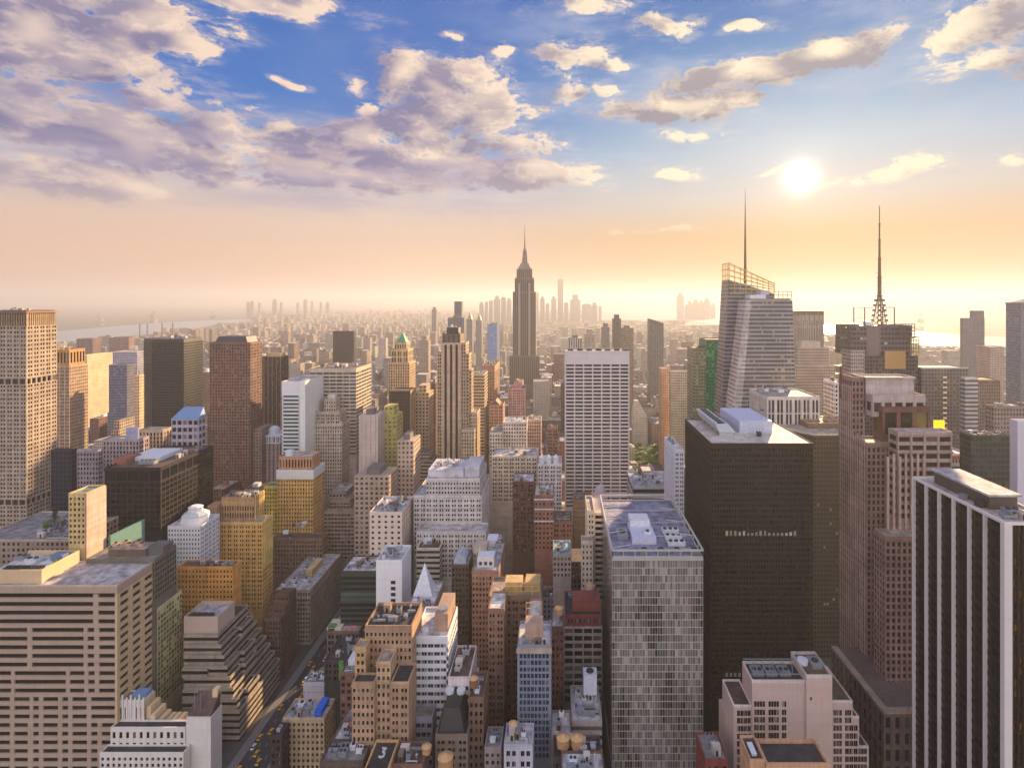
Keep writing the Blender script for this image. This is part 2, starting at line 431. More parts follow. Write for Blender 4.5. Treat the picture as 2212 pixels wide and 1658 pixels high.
# ---------------------------------------------------------------- buildings
FOOT = []      # footprints taken
SEEN = []      # (px0, px1, visible down to py, depth, nick)
QUADS = {}
class Bld:
    def __init__(s, name, label, cat, px0, px1, py, Y, vb, D=None, far=None, nick=None, group=None):
        s.Y = Y; s.x0, s.x1 = X_(px0, Y), X_(px1, Y); s.z = Z_(py, Y)
        if far is not None:
            e = s.x1 if s.x1 < 0 else s.x0
            D = FP * e / (far - CX) - Y
        s.D = D if D is not None else 30.0
        s.y0, s.y1 = Y, Y + s.D
        s.root = thing(name, label, cat, ((s.x0 + s.x1) / 2, Y, 0.0), group)
        s.wins = {}; s.winmax = 95
        FOOT.append((s.x0, s.x1, s.y0, s.y1))
        pf = [px0, px1, CX + s.x0 * FP / s.y1, CX + s.x1 * FP / s.y1]
        SEEN.append((min(px0, px1), max(px0, px1), py, vb, Y, nick, min(pf), max(pf)))
    def part(s, mb, name, mats, parent=None, **p): return mb.build(name, mats, parent or s.root, **p)
    def box(s, name, x0, x1, y0, y1, z0, z1, mat, parent=None):
        m = MB(); m.box(x0, x1, y0, y1, z0, z1); return s.part(m, name, mat, parent)
    def foot(s, x0, x1, y0, y1): FOOT.append((x0, x1, y0, y1))

def roof(B, x0, x1, y0, y1, z, rm, wm, par=1.1, t=0.45, parent=None):
    m = MB(); m.box(x0 + t, x1 - t, y0 + t, y1 - t, z - 0.3, z + 0.12)
    r = B.part(m, 'roof', rm, parent)
    if par > 0:
        p = MB()
        p.box(x0, x1, y0, y0 + t, z, z + par); p.box(x0, x1, y1 - t, y1, z, z + par)
        p.box(x0, x0 + t, y0 + t, y1 - t, z, z + par); p.box(x1 - t, x1, y0 + t, y1 - t, z, z + par)
        B.part(p, 'parapet', wm, r)
    return r

def shade_tier(B, x0, x1, y0, y1, z0, z1, fm, bay=3.2, fl=3.6, rm=None, par=1.0, wm=None, name='wall'):
    m = MB(); m.wbox(x0, x1, y0, y1, z0, z1, bay, fl)
    w = B.part(m, name, fm)
    if rm: roof(B, x0, x1, y0, y1, z1, rm, wm or fm, par)
    return w

def geo_tier(B, x0, x1, y0, y1, z0, z1, wm, gm, bay=3.0, fl=3.6, pf=0.4, sf=0.5, d=0.5, kind='grid', band=1.6, faces=None,
             rm=None, par=1.0, zlo=None, skip=(), spd=None, bandm=None, winmax=95, sidebay=None, edge=0.0):
    """a block whose visible faces are really built: piers, spandrels and recessed panes"""
    if kind == 'none':
        m = MB(); m.box(x0, x1, y0, y1, z0, z1); o = B.part(m, 'wall', wm)
        if rm: roof(B, x0, x1, y0, y1, z1, rm, wm, par)
        return o
    if faces is None: faces = 'F' + ('R' if x1 < -4 else '') + ('L' if x0 > 4 else '')
    zl = max(z0, Z_(1700, y1)) if zlo is None else zlo
    zt = z1 - band
    if zt - zl < fl: zl = max(z0, zt - fl)
    if kind == 'grid' and 215 < y0 < 420 and bay < 3.5: bay *= .87; fl *= .93
    W = MB()
    ds = d * 0.5
    dR = ds if 'R' in faces else 0.0; dL = ds if 'L' in faces else 0.0
    W.box(x0 + dL, x1 - dR, y0 + d, y1, zl, zt)
    if zl > z0 + 0.05: W.box(x0, x1, y0, y1, z0, zl)
    W.box(x0 - 0.02, x1 + 0.02, y0 - 0.02, y1 + 0.02, zt, z1)
    nf = max(1, round((zt - zl) / fl)); f = (zt - zl) / nf
    sd = d * 0.72 if spd is None else spd
    for face in faces:
        if face == 'F':
            Lw = x1 - x0
            def bx(u0, u1, t0, t1, a, b): W.box(x0 + u0, x0 + u1, y0 + d - t1, y0 + d - t0, a, b)
            def qd(u, z, w, h): return (x0 + u, y0 + d - 0.10, z)
        else:
            Lw = (y1 - (y0 + d))
            if face == 'R':
                def bx(u0, u1, t0, t1, a, b): W.box(x1 - ds + t0 * .5, x1 - ds + t1 * .5, y0 + d + u0, y0 + d + u1, a, b)
                def qd(u, z, w, h): return (x1 - ds + 0.06, y0 + d + u, z)
            else:
                def bx(u0, u1, t0, t1, a, b): W.box(x0 + ds - t1 * .5, x0 + ds - t0 * .5, y0 + d + u0, y0 + d + u1, a, b)
                def qd(u, z, w, h): return (x0 + ds - 0.06, y0 + d + u, z)
        bw = bay if face == 'F' or sidebay is None else sidebay
        Li = Lw - 2 * edge
        nb = max(1, round(Li / bw)); b = Li / nb
        pw = pf * b; pr = 0.45 if (kind == 'grid' and pf >= .4 and nb % 2 == 0 and int(abs(x0) * 7 + abs(z1)) % 5 < 3) else 0.0
        if edge > 0:
            bx(0, edge, 0, d, zl, zt); bx(Lw - edge, Lw, 0, d, zl, zt)
        if kind in ('grid', 'stripe') or pf > 0:
            pd = d if kind != 'ribbon' else d * 0.6
            for k in range(nb + 1):
                c = edge + k * b; pk = pw * (1 + (pr if k % 2 == 0 else -pr))
                u0, u1 = max(edge, c - pk / 2), min(Lw - edge, c + pk / 2)
                if u1 - u0 > 0.01: bx(u0, u1, 0, pd, zl, zt)
        if kind in ('grid', 'ribbon'):
            s_ = sd if kind == 'grid' else d
            for j in range(nf):
                if j in skip: continue
                bx(0.004, Lw - 0.004, 0, s_, zl + j * f, zl + j * f + sf * f)
        if kind == 'ribbon':
            cells = [(Lw / 2, zl + j * f + (sf + (1 - sf) / 2) * f, Lw - 0.1, (1 - sf) * f) for j in range(nf)]
            if pf > 0:
                cells = [(edge + (k + 0.5) * b, zl + j * f + (sf + (1 - sf) / 2) * f, b - pw, (1 - sf) * f) for j in range(nf) for k in range(nb)]
        elif kind == 'stripe':
            cells = [(edge + (k + 0.5) * b, (zl + zt) / 2, b - pw, zt - zl - 0.02) for k in range(nb)]
        else:
            cells = [(edge + (k + 0.5) * b + (pw * pr / 2 if k % 2 == 0 else -pw * pr / 2), zl + j * f + (sf + (1 - sf) / 2) * f, b - pw, (1 - sf) * f) for j in range(nf) for k in range(nb)]
        for (u, z, w, h) in cells:
            B.wins.setdefault((face, round(w, 3), round(h, 3), gm.name), []).append((qd(u, z, w, h), gm))
    if kind == 'grid' and nf > 9 and spd is None:
        for j in sorted({nf - 2, nf - 2 - (nf * 5) // 9}):
            bl = MB(); z_ = zl + j * f + sf * f * .5
            bl.box(x0 - (.22 if 'L' in faces else 0), x1 + (.22 if 'R' in faces else 0), y0 - .22, y0 + .3, z_ - .4, z_ + .4)
            if 'R' in faces: bl.box(x1 - .2, x1 + .22, y0 + .3, y1, z_ - .4, z_ + .4)
            if 'L' in faces: bl.box(x0 - .22, x0 + .2, y0 + .3, y1, z_ - .4, z_ + .4)
            B.part(bl, 'belt_course', wm)
        bl = MB(); bl.box(x0 - .35, x1 + .35, y0 - .35, y0 - .03, z1 - .7, z1 - .1)
        B.part(bl, 'cornice', wm)
    o = B.part(W, 'wall', wm)
    B.winmax = winmax
    if rm: roof(B, x0, x1, y0, y1, z1, rm, wm, par)
    return o

def win_quad(face, w, h):
    if face == 'F': return [(-w / 2, 0, -h / 2), (w / 2, 0, -h / 2), (w / 2, 0, h / 2), (-w / 2, 0, h / 2)]
    if face == 'R': return [(0, -w / 2, -h / 2), (0, w / 2, -h / 2), (0, w / 2, h / 2), (0, -w / 2, h / 2)]
    return [(0, w / 2, -h / 2), (0, -w / 2, -h / 2), (0, -w / 2, h / 2), (0, w / 2, h / 2)]

def finish(B):
    """panes: the largest in view one by one, the rest as one part"""
    allw = []
    for key, lst in B.wins.items():
        for p, gm in lst:
            dist2 = p[0] ** 2 + p[1] ** 2 + (p[2] - H) ** 2
            px, py = CX + p[0] * FP / p[1], CY + (H - p[2]) * FP / p[1]
            if key[0] != 'F': wpx = key[1] * abs(p[0]) / p[1] / p[1]
            else: wpx = key[1] / p[1]
            vis = -20 < px < WPX + 20 and py < 1668
            allw.append((-(wpx * key[2] / p[1]) if vis else 1.0, key, p, gm))
    if not allw: return
    allw.sort(key=lambda a: a[0])
    one = allw[:B.winmax] if B.winmax else []
    rest = allw[len(one):]
    bx, by, bz = B.root.location
    for _, key, p, gm in one:
        me = QUADS.get(key)
        if me is None:
            m = MB()
            if p[1] < 300 and key[0] == 'F' and key[2] < 3 and key[1] < 3 and key[1] > .7:
                ww, hh = key[1], key[2]
                for sx in (-1, 1):
                    m.face([(sx * ww / 4 + a * .46, b_ , c) for a, b_, c in win_quad('F', ww, hh)])
            else: m.face(win_quad(*key[:3]))
            me = QUADS[key] = m.mesh('window', gm)
        o = bpy.data.objects.new('window', me); scene.collection.objects.link(o)
        o.parent = B.root; o.location = (p[0] - bx, p[1] - by, p[2] - bz)
    if rest:
        bym = {}
        for _, key, p, gm in rest: bym.setdefault(gm.name, (gm, []))[1].append((key, p))
        mb = MB(); mats = []
        for k, (gm, lst) in enumerate(bym.values()):
            mats.append(gm); mb.cur = k
            for key, p in lst: mb.face([(p[0] + a, p[1] + b_, p[2] + c) for a, b_, c in win_quad(*key[:3])])
        B.part(mb, 'window', mats, kind='stuff')

def unit(B, x, y, z, w, d, h, mat=None, fans=0, name='rooftop_unit', leg=0.0):
    m = MB()
    m.box(x - w / 2, x + w / 2, y - d / 2, y + d / 2, z + leg, z + leg + h)
    m.box(x - w / 2 - 0.15, x + w / 2 + 0.15, y - d / 2 - 0.15, y + d / 2 + 0.15, z + leg + h, z + leg + h + 0.2)
    if leg:
        for sx in (-1, 1):
            for sy in (-1, 1):
                m.box(x + sx * w * .42 - .15, x + sx * w * .42 + .15, y + sy * d * .42 - .15, y + sy * d * .42 + .15, z, z + leg)
    u = B.part(m, name, mat or METAL)
    for k in range(fans):
        f = MB(); fx = x - w / 2 + (k + 0.5) * w / fans; r = min(w / fans, d) * 0.36
        f.cyl(fx, y, r, r * 0.92, z + leg + h + 0.2, z + leg + h + 0.75, 12)
        B.part(f, 'fan', METAL_DARK, u)
    return u

def clutter(B, x0, x1, y0, y1, z, seed, n=5, s=1.0):
    r = random.Random(seed); taken = []
    n = int(n * (2.6 if y0 < 430 else 1.8) + 1); s *= .8
    pipes(B, x0, x1, y0, y1, z, r)
    for k in range(n * 5):
        if len(taken) >= n: break
        w, d, h = r.uniform(1.6, 4.6) * s, r.uniform(1.6, 4.0) * s, r.uniform(1.0, 2.6) * s
        w = min(w, (x1 - x0) * 0.45); d = min(d, (y1 - y0) * 0.45)
        x, y = r.uniform(x0 + w / 2 + .8, x1 - w / 2 - .8) if x1 - x0 > w + 1.7 else (x0 + x1) / 2, r.uniform(y0 + d / 2 + .8, y1 - d / 2 - .8) if y1 - y0 > d + 1.7 else (y0 + y1) / 2
        if any(abs(x - a) < (w + c) / 2 + .4 and abs(y - b) < (d + e) / 2 + .4 for a, b, c, e in taken): continue
        taken.append((x, y, w, d))
        q = r.random()
        if q < 0.45: unit(B, x, y, z, w, d, h, r.choice([METAL, WHITE, METAL, plain((176, 170, 176), .6)]), r.choice([0, 1, 2]), leg=0.3)
        elif q < 0.7:
            m = MB(); m.box(x - w / 2, x + w / 2, y - d / 2, y + d / 2, z, z + h + 1.2); m.box(x - w / 2 - .2, x + w / 2 + .2, y - d / 2 - .2, y + d / 2 + .2, z + h + 1.2, z + h + 1.45)
            b = B.part(m, 'bulkhead', wall(r.choice([(150, 120, 100), (186, 172, 160), (120, 100, 92)])))
            dd = MB(); dd.box(x - .5, x + .5, y - d / 2 - .06, y - d / 2, z, z + 2.1); B.part(dd, 'door', METAL_DARK, b)
        elif q < 0.85:
            m = MB(); m.box(x - w * .9, x + w * .9, y - .45, y + .45, z + .4, z + 1.2); m.box(x - w * .9, x - w * .9 + .8, y - .45, y + .45, z, z + .4)
            B.part(m, 'duct', METAL)
        else:
            m = MB(); m.cyl(x, y, .5 * s, .5 * s, z, z + h, 10); m.cyl(x, y, .8 * s, .3 * s, z + h, z + h + .5, 10); B.part(m, 'vent_pipe', METAL)

def pipes(B, x0, x1, y0, y1, z, r):
    m = MB(); w, d = x1 - x0, y1 - y0
    if w < 4 or d < 4: return
    for k in range(r.randint(3, 6)):
        x, y = r.uniform(x0 + .3, x1 - .3), r.uniform(y0 + .3, y1 - .3)
        if r.random() < .5:
            L = r.uniform(.25, .6) * w; xa = max(x0 + .2, x - L / 2); xb = min(x1 - .2, x + L / 2); m.box(xa, xb, y - .16, y + .16, z + .25, z + .55); m.box(xa, xa + .3, y - .16, y + .16, z, z + .25); m.box(xb - .3, xb, y - .16, y + .16, z, z + .25)
        else: m.cyl(x, y, .22, .22, z, z + r.uniform(.8, 2.4), 6)
    B.part(m, 'roof_pipe', r.choice([METAL, METAL_DARK, WHITE]))

def tank(x, y, z, label, r=2.2, h=3.6, leg=2.5, mat=None):
    t = thing('water_tank', label, 'water tank', (x, y, z), 'rooftop water tanks')
    m = MB(); m.cyl(x, y, r, r * .95, z + leg, z + leg + h, 16)
    for k in range(3): m.cyl(x, y, r + .05, r + .05, z + leg + h * (k + .5) / 3, z + leg + h * (k + .5) / 3 + .12, 16)
    m.build('tank', mat or plain((190, 142, 96), .8), t)
    l = MB(); l.cyl(x, y, r + .25, .1, z + leg + h, z + leg + h + r * .55, 16); l.build('lid', plain((206, 160, 112), .8), t)
    for a in range(4):
        g = MB(); an = math.pi / 4 + a * math.pi / 2
        g.bar((x + r * .8 * math.cos(an), y + r * .8 * math.sin(an), z), (x + r * .8 * math.cos(an), y + r * .8 * math.sin(an), z + leg), .3); g.build('leg', METAL_DARK, t)
    return t

def mast(B, x, y, z0, z1, r0, name='spire', mat=None, n=5, parent=None):
    m = MB()
    for k in range(n):
        a, b = z0 + (z1 - z0) * k / n, z0 + (z1 - z0) * (k + 1) / n
        m.cyl(x, y, r0 * (1 - k / n) + .12, r0 * (1 - (k + .7) / n) + .1, a, b, 8)
    return B.part(m, name, mat or METAL_DARK, parent)
# ---------------------------------------------------------------- ground, streets, water
def gpt(px, py, z=0.0):
    Y = FP * (H - z) / (py - CY); return (X_(px, Y), Y)
def sheet(name, pts, z, mat, thick=None):
    m = MB(); m.face([(x, y, z) for x, y in pts])
    o = m.build(name, mat); o['kind'] = 'structure'; return o
def ground_mat():
    m, t, b = new_mat('ground')
    tc = t.n.new('ShaderNodeTexCoord')
    n1 = t.noise(tc.outputs['Object'], 0.004, 6, 0.65); n2 = t.noise(tc.outputs['Object'], 0.06, 4, 0.6)
    f = t.m('ADD', t.m('MULTIPLY', n1, .6), t.m('MULTIPLY', n2, .4))
    t.put(b.inputs['Base Color'], t.ramp(t.ss(f, .3, .7), [(0, lin((58, 54, 54))), (.5, lin((92, 84, 78))), (1, lin((104, 104, 84)))]))
    b.inputs['Roughness'].default_value = .9
    return m
sheet('ground', [(-90000, -3000), (90000, -3000), (90000, 110000), (-90000, 110000)], 0.0, ground_mat())
def water_mat():
    m, t, b = new_mat('water')
    tc = t.n.new('ShaderNodeTexCoord')
    bp = t.n.new('ShaderNodeBump'); bp.inputs['Strength'].default_value = 0.35; bp.inputs['Distance'].default_value = 2.0
    t.l.new(t.noise(tc.outputs['Object'], 0.05, 4, .6), bp.inputs['Height']); t.l.new(bp.outputs[0], b.inputs['Normal'])
    t.put(b.inputs['Base Color'], lin((150, 160, 170))); b.inputs['Roughness'].default_value = .5; b.inputs['Specular IOR Level'].default_value = .3
    return m
WATER = water_mat()
def wpoly(name, pxs): sheet(name, [gpt(*p) for p in pxs], 1.0, WATER)
wpoly('river', [(-60, 742), (60, 740), (150, 738), (215, 730), (330, 722), (462, 703), (545, 693), (546, 689), (450, 692), (350, 697), (230, 706), (130, 715), (-60, 724)])
wpoly('harbor', [(1285, 690), (1380, 690), (1480, 692), (1570, 702), (1650, 712), (1660, 676), (1560, 668), (1450, 662), (1330, 662), (1290, 672)])
wpoly('hudson', [(1660, 712), (1790, 722), (1860, 732), (1990, 746), (2110, 752), (2300, 762), (2500, 770), (2500, 740), (2300, 732), (2130, 726), (1985, 716), (1860, 706), (1790, 701), (1660, 690)])
ASPH = plain((62, 60, 62), .85, 0, 'asphalt'); PAVE = plain((128, 122, 118), .9, 0, 'paving'); PAINT = plain((214, 210, 200), .7)
def avenue(xc, w, y0, y1):
    m = MB(); m.face([(xc - w / 2, y0, .004), (xc + w / 2, y0, .004), (xc + w / 2, y1, .004), (xc - w / 2, y1, .004)])
    o = m.build('road', ASPH); o['kind'] = 'structure'
    for s in (-1, 1):
        p = MB(); a, b = xc + s * w / 2, xc + s * (w / 2 + 5); p.box(min(a, b), max(a, b), y0, y1, .002, .14); o = p.build('pavement', PAVE); o['kind'] = 'structure'
    l = MB()
    for k in range(1, 4):
        y = y0
        while y < min(y1, y0 + 700):
            x = xc - w / 2 + k * w / 4; l.face([(x - .08, y, .008), (x + .08, y, .008), (x + .08, y + 3, .008), (x - .08, y + 3, .008)]); y += 9
    o = l.build('road_marking', PAINT); o['kind'] = 'structure'
AV5 = -169.0
avenue(AV5, 17, 60, 2600); avenue(140, 17, 60, 2600)

# ---------------------------------------------------------------- palette
TAN = (186, 158, 130); CREAM = (214, 200, 182); GOLD = (206, 158, 88); AMBER = (204, 146, 78); PINKG = (160, 128, 118); LAV = (190, 180, 186)
BRICK = (128, 76, 64); BROWN = (120, 92, 78); DKBROWN = (64, 52, 48); WHITEW = (222, 216, 216); GREYW = (168, 162, 164); DARK = (38, 36, 42); OLIVE = (112, 96, 68)
B_ = Bld
ALL = []
def mk(*a, **k):
    b = Bld(*a, **k); ALL.append(b); return b

# ================================================================ LEFT SIDE
b = mk('slab_tower', 'huge tan slab tower with dark crown, cut by the photo edge on the left', 'office tower', -60, 57, 676, 470, 1170, far=123, nick='huge slab tower')
W1 = wall((176, 152, 130))
levels = [(b.z - 3, b.z, None), (Z_(824 + 6, 470), Z_(702, 470), 1), (Z_(1086 + 7, 470), Z_(818, 470), 1), (0, Z_(1079, 470), 1)]
zc = [Z_(704, 470), Z_(818, 470), Z_(830, 470), Z_(1079, 470), Z_(1091, 470)]
geo_tier(b, b.x0, b.x1, b.y0, b.y1, 0, zc[4], W1, GLASS, 2.8, 3.6, .42, .5, .6, band=0.8, rm=None)
geo_tier(b, b.x0, b.x1, b.y0, b.y1, zc[3], zc[2], W1, GLASS, 2.8, 3.6, .42, .5, .6, band=0.8, zlo=zc[3])
geo_tier(b, b.x0, b.x1, b.y0, b.y1, zc[1], zc[0], W1, GLASS, 2.8, 3.6, .42, .5, .6, band=0.8, zlo=zc[1])
DK = plain((34, 30, 32), .5)
for za, zb in ((zc[4], zc[3]), (zc[2], zc[1])):
    b.box('louver_band', b.x0, b.x1 - 1.4, b.y0 + 1.4, b.y1, za, zb, DK)
    pm = MB()
    for k in range(9):
        xx = b.x1 - .9 - k * 6.0; pm.box(xx - .5, xx + .5, b.y0 + .3, b.y0 + 1.4, za, zb)
    for k in range(1, 6):
        yy = b.y0 + k * (b.D / 6); pm.box(b.x1 - 1.4, b.x1 - .3, yy - .5, yy + .5, za, zb)
    b.part(pm, 'pier', W1)
b.box('crown', b.x0, b.x1 - 1.2, b.y0 + 1.2, b.y1, zc[0], b.z, plain((40, 36, 44), .4))
fm = MB(); 
for k in range(22):
    xx = b.x1 - .3 - k * 2.1; fm.box(xx - .3, xx + .3, b.y0 + .2, b.y0 + 1.2, zc[0], b.z)
for k in range(1, 15):
    yy = b.y0 + k * (b.D / 15); fm.box(b.x1 - 1.2, b.x1 - .2, yy - .4, yy + .4, zc[0], b.z)
b.part(fm, 'crown_fin', wall((176, 140, 100)))
b.box('cornice', b.x0 - 1, b.x1 + 1.0, b.y0 - 1.0, b.y1 + 1, b.z, b.z + 1.0, plain((140, 92, 64), .6))
roof(b, b.x0, b.x1 - 2, b.y0 + 2, b.y1, b.z + 1.0, ROOF_DARK, wall(BROWN), 1.2)
clutter(b, b.x0 + 5, b.x1 - 8, b.y0 + 5, b.y1 - 5, b.z + 1.1, 3, 5, 1.2)

b = mk('gothic_tower', 'tan gothic topped tower with orange arched crown, just right of the huge slab tower', 'office tower', 96, 150, 757, 590, 1060, far=190, nick='gothic crowned tower')
W2 = wall((188, 150, 116)); zt = Z_(790, 590)
geo_tier(b, b.x0, b.x1, b.y0, b.y1, 0, zt, W2, GLASS, 2.6, 3.6, .5, .35, .5, kind='grid', zlo=Z_(1060, 590))
geo_tier(b, b.x0 + 1.5, b.x1 - 1.5, b.y0 + 1.5, b.y1 - 2, zt, b.z, wall((196, 134, 70)), GLASS, 3.6, 12, .4, .2, .8, band=2.2, rm=ROOF_BROWN, zlo=zt)
pm = MB()
for k in range(5): pm.pyramid(b.x1 - 2.6 - k * 6, b.x1 - .8 - k * 6, b.y0 + .5, b.y0 + 2.3, b.z, b.z + 5)
b.part(pm, 'pinnacle', wall((196, 134, 70)))
shade_tier(b, b.x0 - 8, b.x1 + 5, b.y0 - 10, b.y0 - .2, 0, Z_(1046, 580), fac((150, 124, 112)), 3, 3.6, ROOF_GREY); b.foot(b.x0 - 8, b.x1 + 5, b.y0 - 10, b.y0)

b = mk('glass_tower', 'near black glass tower with chamfered corners, left of the brown brick tower', 'office tower', 328, 397, 738, 740, 912, D=40, nick='black glass tower')
xl, xr = X_(310, 757), X_(421, 765)
pts = [(b.x0, 740), (b.x1, 740), (xr, 765), (xr, 782), (xl, 782), (xl, 757)]
m = MB(); m.prism(pts, 0, b.z, 1.6, 3.6); b.part(m, 'wall', fac((16, 14, 17), (8, 8, 12), (32, 30, 38), .72, .6, .18, .4))
m = MB(); ins = [(x * .995 + (b.x0 + b.x1) / 2 * .005, y) for x, y in pts]; m.prism([(p[0] * .98 + (b.x0 + b.x1) / 2 * .02, p[1] * .98 + 760 * .02) for p in pts], b.z, b.z + 3.5); b.part(m, 'crown', plain((28, 26, 32), .4))
clutter(b, b.x0 + 2, b.x1 - 2, b.y0 + 6, b.y1 - 6, b.z + 3.5, 8, 4, 1.7)
b.foot(xl, xr, 740, 782)

b = mk('brick_tower', 'tall brown brick apartment tower with dark flat crown and stepped shoulders', 'apartment tower', 452, 541, 741, 560, 1050, far=566, nick='brown brick tower')
W3 = wall((122, 90, 76)); zs = Z_(893, 560)
geo_tier(b, b.x0, b.x1, b.y0, b.y1, 0, b.z, W3, GLASS_BROWN, 2.7, 3.1, .5, .5, .4, zlo=Z_(1060, 560), rm=ROOF_DARK)
cm = MB(); cm.prism([(b.x0 + 4, b.y0 + 2), (b.x1 - 4, b.y0 + 2), (b.x1 - 3, b.y1 - 2), (b.x0 + 3, b.y1 - 2)], b.z + .1, b.z + 6.5, 4, 4, top=[(b.x0 + 7, b.y0 + 4), (b.x1 - 7, b.y0 + 4), (b.x1 - 6, b.y1 - 3), (b.x0 + 6, b.y1 - 3)])
b.part(cm, 'crown', plain((70, 58, 66), .6))
geo_tier(b, b.x0 - 4, b.x0 - .1, b.y0 + 3, b.y1, 0, zs, W3, GLASS_BROWN, 2.7, 3.1, .5, .5, .4, faces='F', zlo=Z_(1060, 560), rm=ROOF_DARK, par=.8)
shade_tier(b, b.x1 + .1, b.x1 + 9, b.y0 + 4, b.y1 + 6, 0, Z_(930, 560), fac((150, 118, 98), wf=.45, hf=.45), 2.7, 3.1, ROOF_TAN)
b.foot(b.x1, b.x1 + 9, b.y0, b.y1 + 6)

b = mk('dark_tower', 'dark brown slim tower with vertical ribs, right of the brown brick tower', 'office tower', 562, 607, 772, 700, 915, far=623, nick='slim dark ribbed tower')
shade_tier(b, b.x0, b.x1, b.y0, b.y1, 0, b.z, fac((48, 38, 34), (20, 18, 19), (110, 96, 80), .55, .8, .1), 3, 3.6, ROOF_DARK)
m = MB()
for k in range(5): m.box(b.x1 - 1 - k * 5.2, b.x1 - .2 - k * 5.2, b.y0 - .5, b.y0, 40, b.z)
b.part(m, 'rib', wall((122, 96, 74)))
b.box('crown', b.x0 + 5, b.x1 - 3, b.y0 + 4, b.y1 - 3, b.z, b.z + 5, wall((186, 146, 92)))

b = mk('dark_tower', 'small dark purple tower standing alone behind the ribbon windowed block', 'office tower', 719, 764, 716, 1230, 780, far=768, nick='lone purple tower')
shade_tier(b, b.x0, b.x1, b.y0, b.y1, 0, b.z, fac((60, 46, 46), (28, 24, 28), (90, 80, 84), .5, .9, .1), 3, 3.8, ROOF_DARK)

b = mk('white_block', 'white slab with a green glass front and a bright blank side wall', 'office tower', 608, 648, 826, 520, 980, far=692, nick='white and green slab')
geo_tier(b, b.x0, b.x1, b.y0, b.y1, 0, b.z, wall((214, 206, 206), grime=.1), glass((72, 92, 88), (120, 136, 130), .3), 20, 3.6, .06, .4, .3, kind='ribbon', faces='F', zlo=Z_(1000, 520), rm=ROOF_LILAC, edge=1.0, band=12)
b.box('end_wall', b.x1, b.x1 + 5, b.y0 - .6, b.y1, 0, b.z + 1.5, wall((226, 214, 206), grime=.08))
b.box('roof_edge', b.x1 + .3, b.x1 + 4.7, b.y0, b.y1 - .3, b.z + 1.5, b.z + 1.62, ROOF_LILAC)

b = mk('ribbon_block', 'wide office block of pale and dark horizontal ribbons with golden side wall', 'office tower', 668, 769, 797, 560, 960, far=802, nick='ribbon windowed block')
geo_tier(b, b.x0, b.x1, b.y0, b.y1, 0, b.z, wall((190, 164, 138)), glass((46, 58, 60), (120, 130, 128), .3), 7, 3.7, .1, .5, .5, kind='ribbon', zlo=Z_(985, 560), rm=ROOF_BROWN, band=3.5)
clutter(b, b.x0 + 3, b.x1 - 3, b.y0 + 3, b.y1 - 3, b.z + .2, 21, 6, 1.4)

b = mk('setback_tower', 'pale stone wedding cake tower with stepped crown, in front of the ribbon windowed block', 'setback tower', 670, 738, 962, 540, 1062, far=756, nick='wedding cake tower')
W4 = wall((196, 172, 152))
tiers = [(670, 738, 918, 0, 1), (678, 731, 893, 3, 1), (694, 719, 866, 6, 1)]
zb = 0
for k, (p0, p1, py, dy, _) in enumerate(tiers):
    zt = Z_(py, 540)
    geo_tier(b, X_(p0, 540), X_(p1, 540), 540 + dy, b.y1 - dy * .6, zb, zt, W4, GLASS, 2.3, 3.6, .52, .42, .45, zlo=max(zb, Z_(1070, 540)), rm=ROOF_TAN, par=1.4); zb = zt
pm = MB()
for p, py in ((672, 918), (686, 918), (704, 918), (722, 918), (736, 918), (680, 893), (729, 893)):
    x = X_(p, 540); z = Z_(py, 540); pm.box(x - .8, x + .8, 540.4, 542, z - 1, z + 3.4)
b.part(pm, 'pinnacle', W4)
b.box('penthouse', X_(699, 540), X_(715, 540), 549, b.y1 - 6, zb, zb + 4.5, wall((206, 190, 176)))

b = mk('copper_roofed_tower', 'tan tower topped by a small green copper pyramid roof', 'setback tower', 838, 884, 785, 740, 850, D=32, nick='green pyramid tower')
W5 = wall((188, 152, 106))
geo_tier(b, b.x0, b.x1, 740, 772, 0, b.z, W5, GLASS_BROWN, 3.0, 3.8, .5, .3, .5, zlo=Z_(860, 740), rm=ROOF_BROWN, par=1.5)
geo_tier(b, X_(843, 740), X_(880, 740), 743, 769, b.z, Z_(757, 740), W5, GLASS_BROWN, 4.0, 9, .5, .2, .6, zlo=b.z, rm=ROOF_BROWN, par=1.5)
geo_tier(b, X_(849, 740), X_(875, 740), 746, 766, Z_(757, 740), Z_(742, 740), W5, GLASS_BROWN, 3.2, 6, .5, .3, .5, zlo=Z_(757, 740), rm=ROOF_BROWN, par=1.0)
m = MB(); m.pyramid(X_(852, 740), X_(873, 740), 748, 764, Z_(740, 740), Z_(719, 740)); b.part(m, 'copper_roof', plain((70, 140, 108), .7))
pm = MB()
for p in (845, 854, 870, 878):
    x = X_(p, 740); pm.pyramid(x - .9, x + .9, 743.5, 745.3, Z_(757, 740), Z_(748, 740))
b.part(pm, 'pinnacle', W5)

b = mk('dark_box', 'plain dark brown box tower below the green pyramid tower', 'office tower', 840, 885, 846, 600, 945, far=897, nick='dark brown box tower')
shade_tier(b, b.x0, b.x1, b.y0, b.y1, 0, b.z, fac((72, 52, 46), (44, 34, 32), (90, 70, 60), .5, .5, .15), 2.4, 3.4, ROOF_BROWN)
b.box('end_wall', b.x1, b.x1 + .6, b.y0 + .5, b.y1, 0, b.z + 1, wall((196, 150, 92)))  # thin golden skin paints sunlight on the dark box's right side

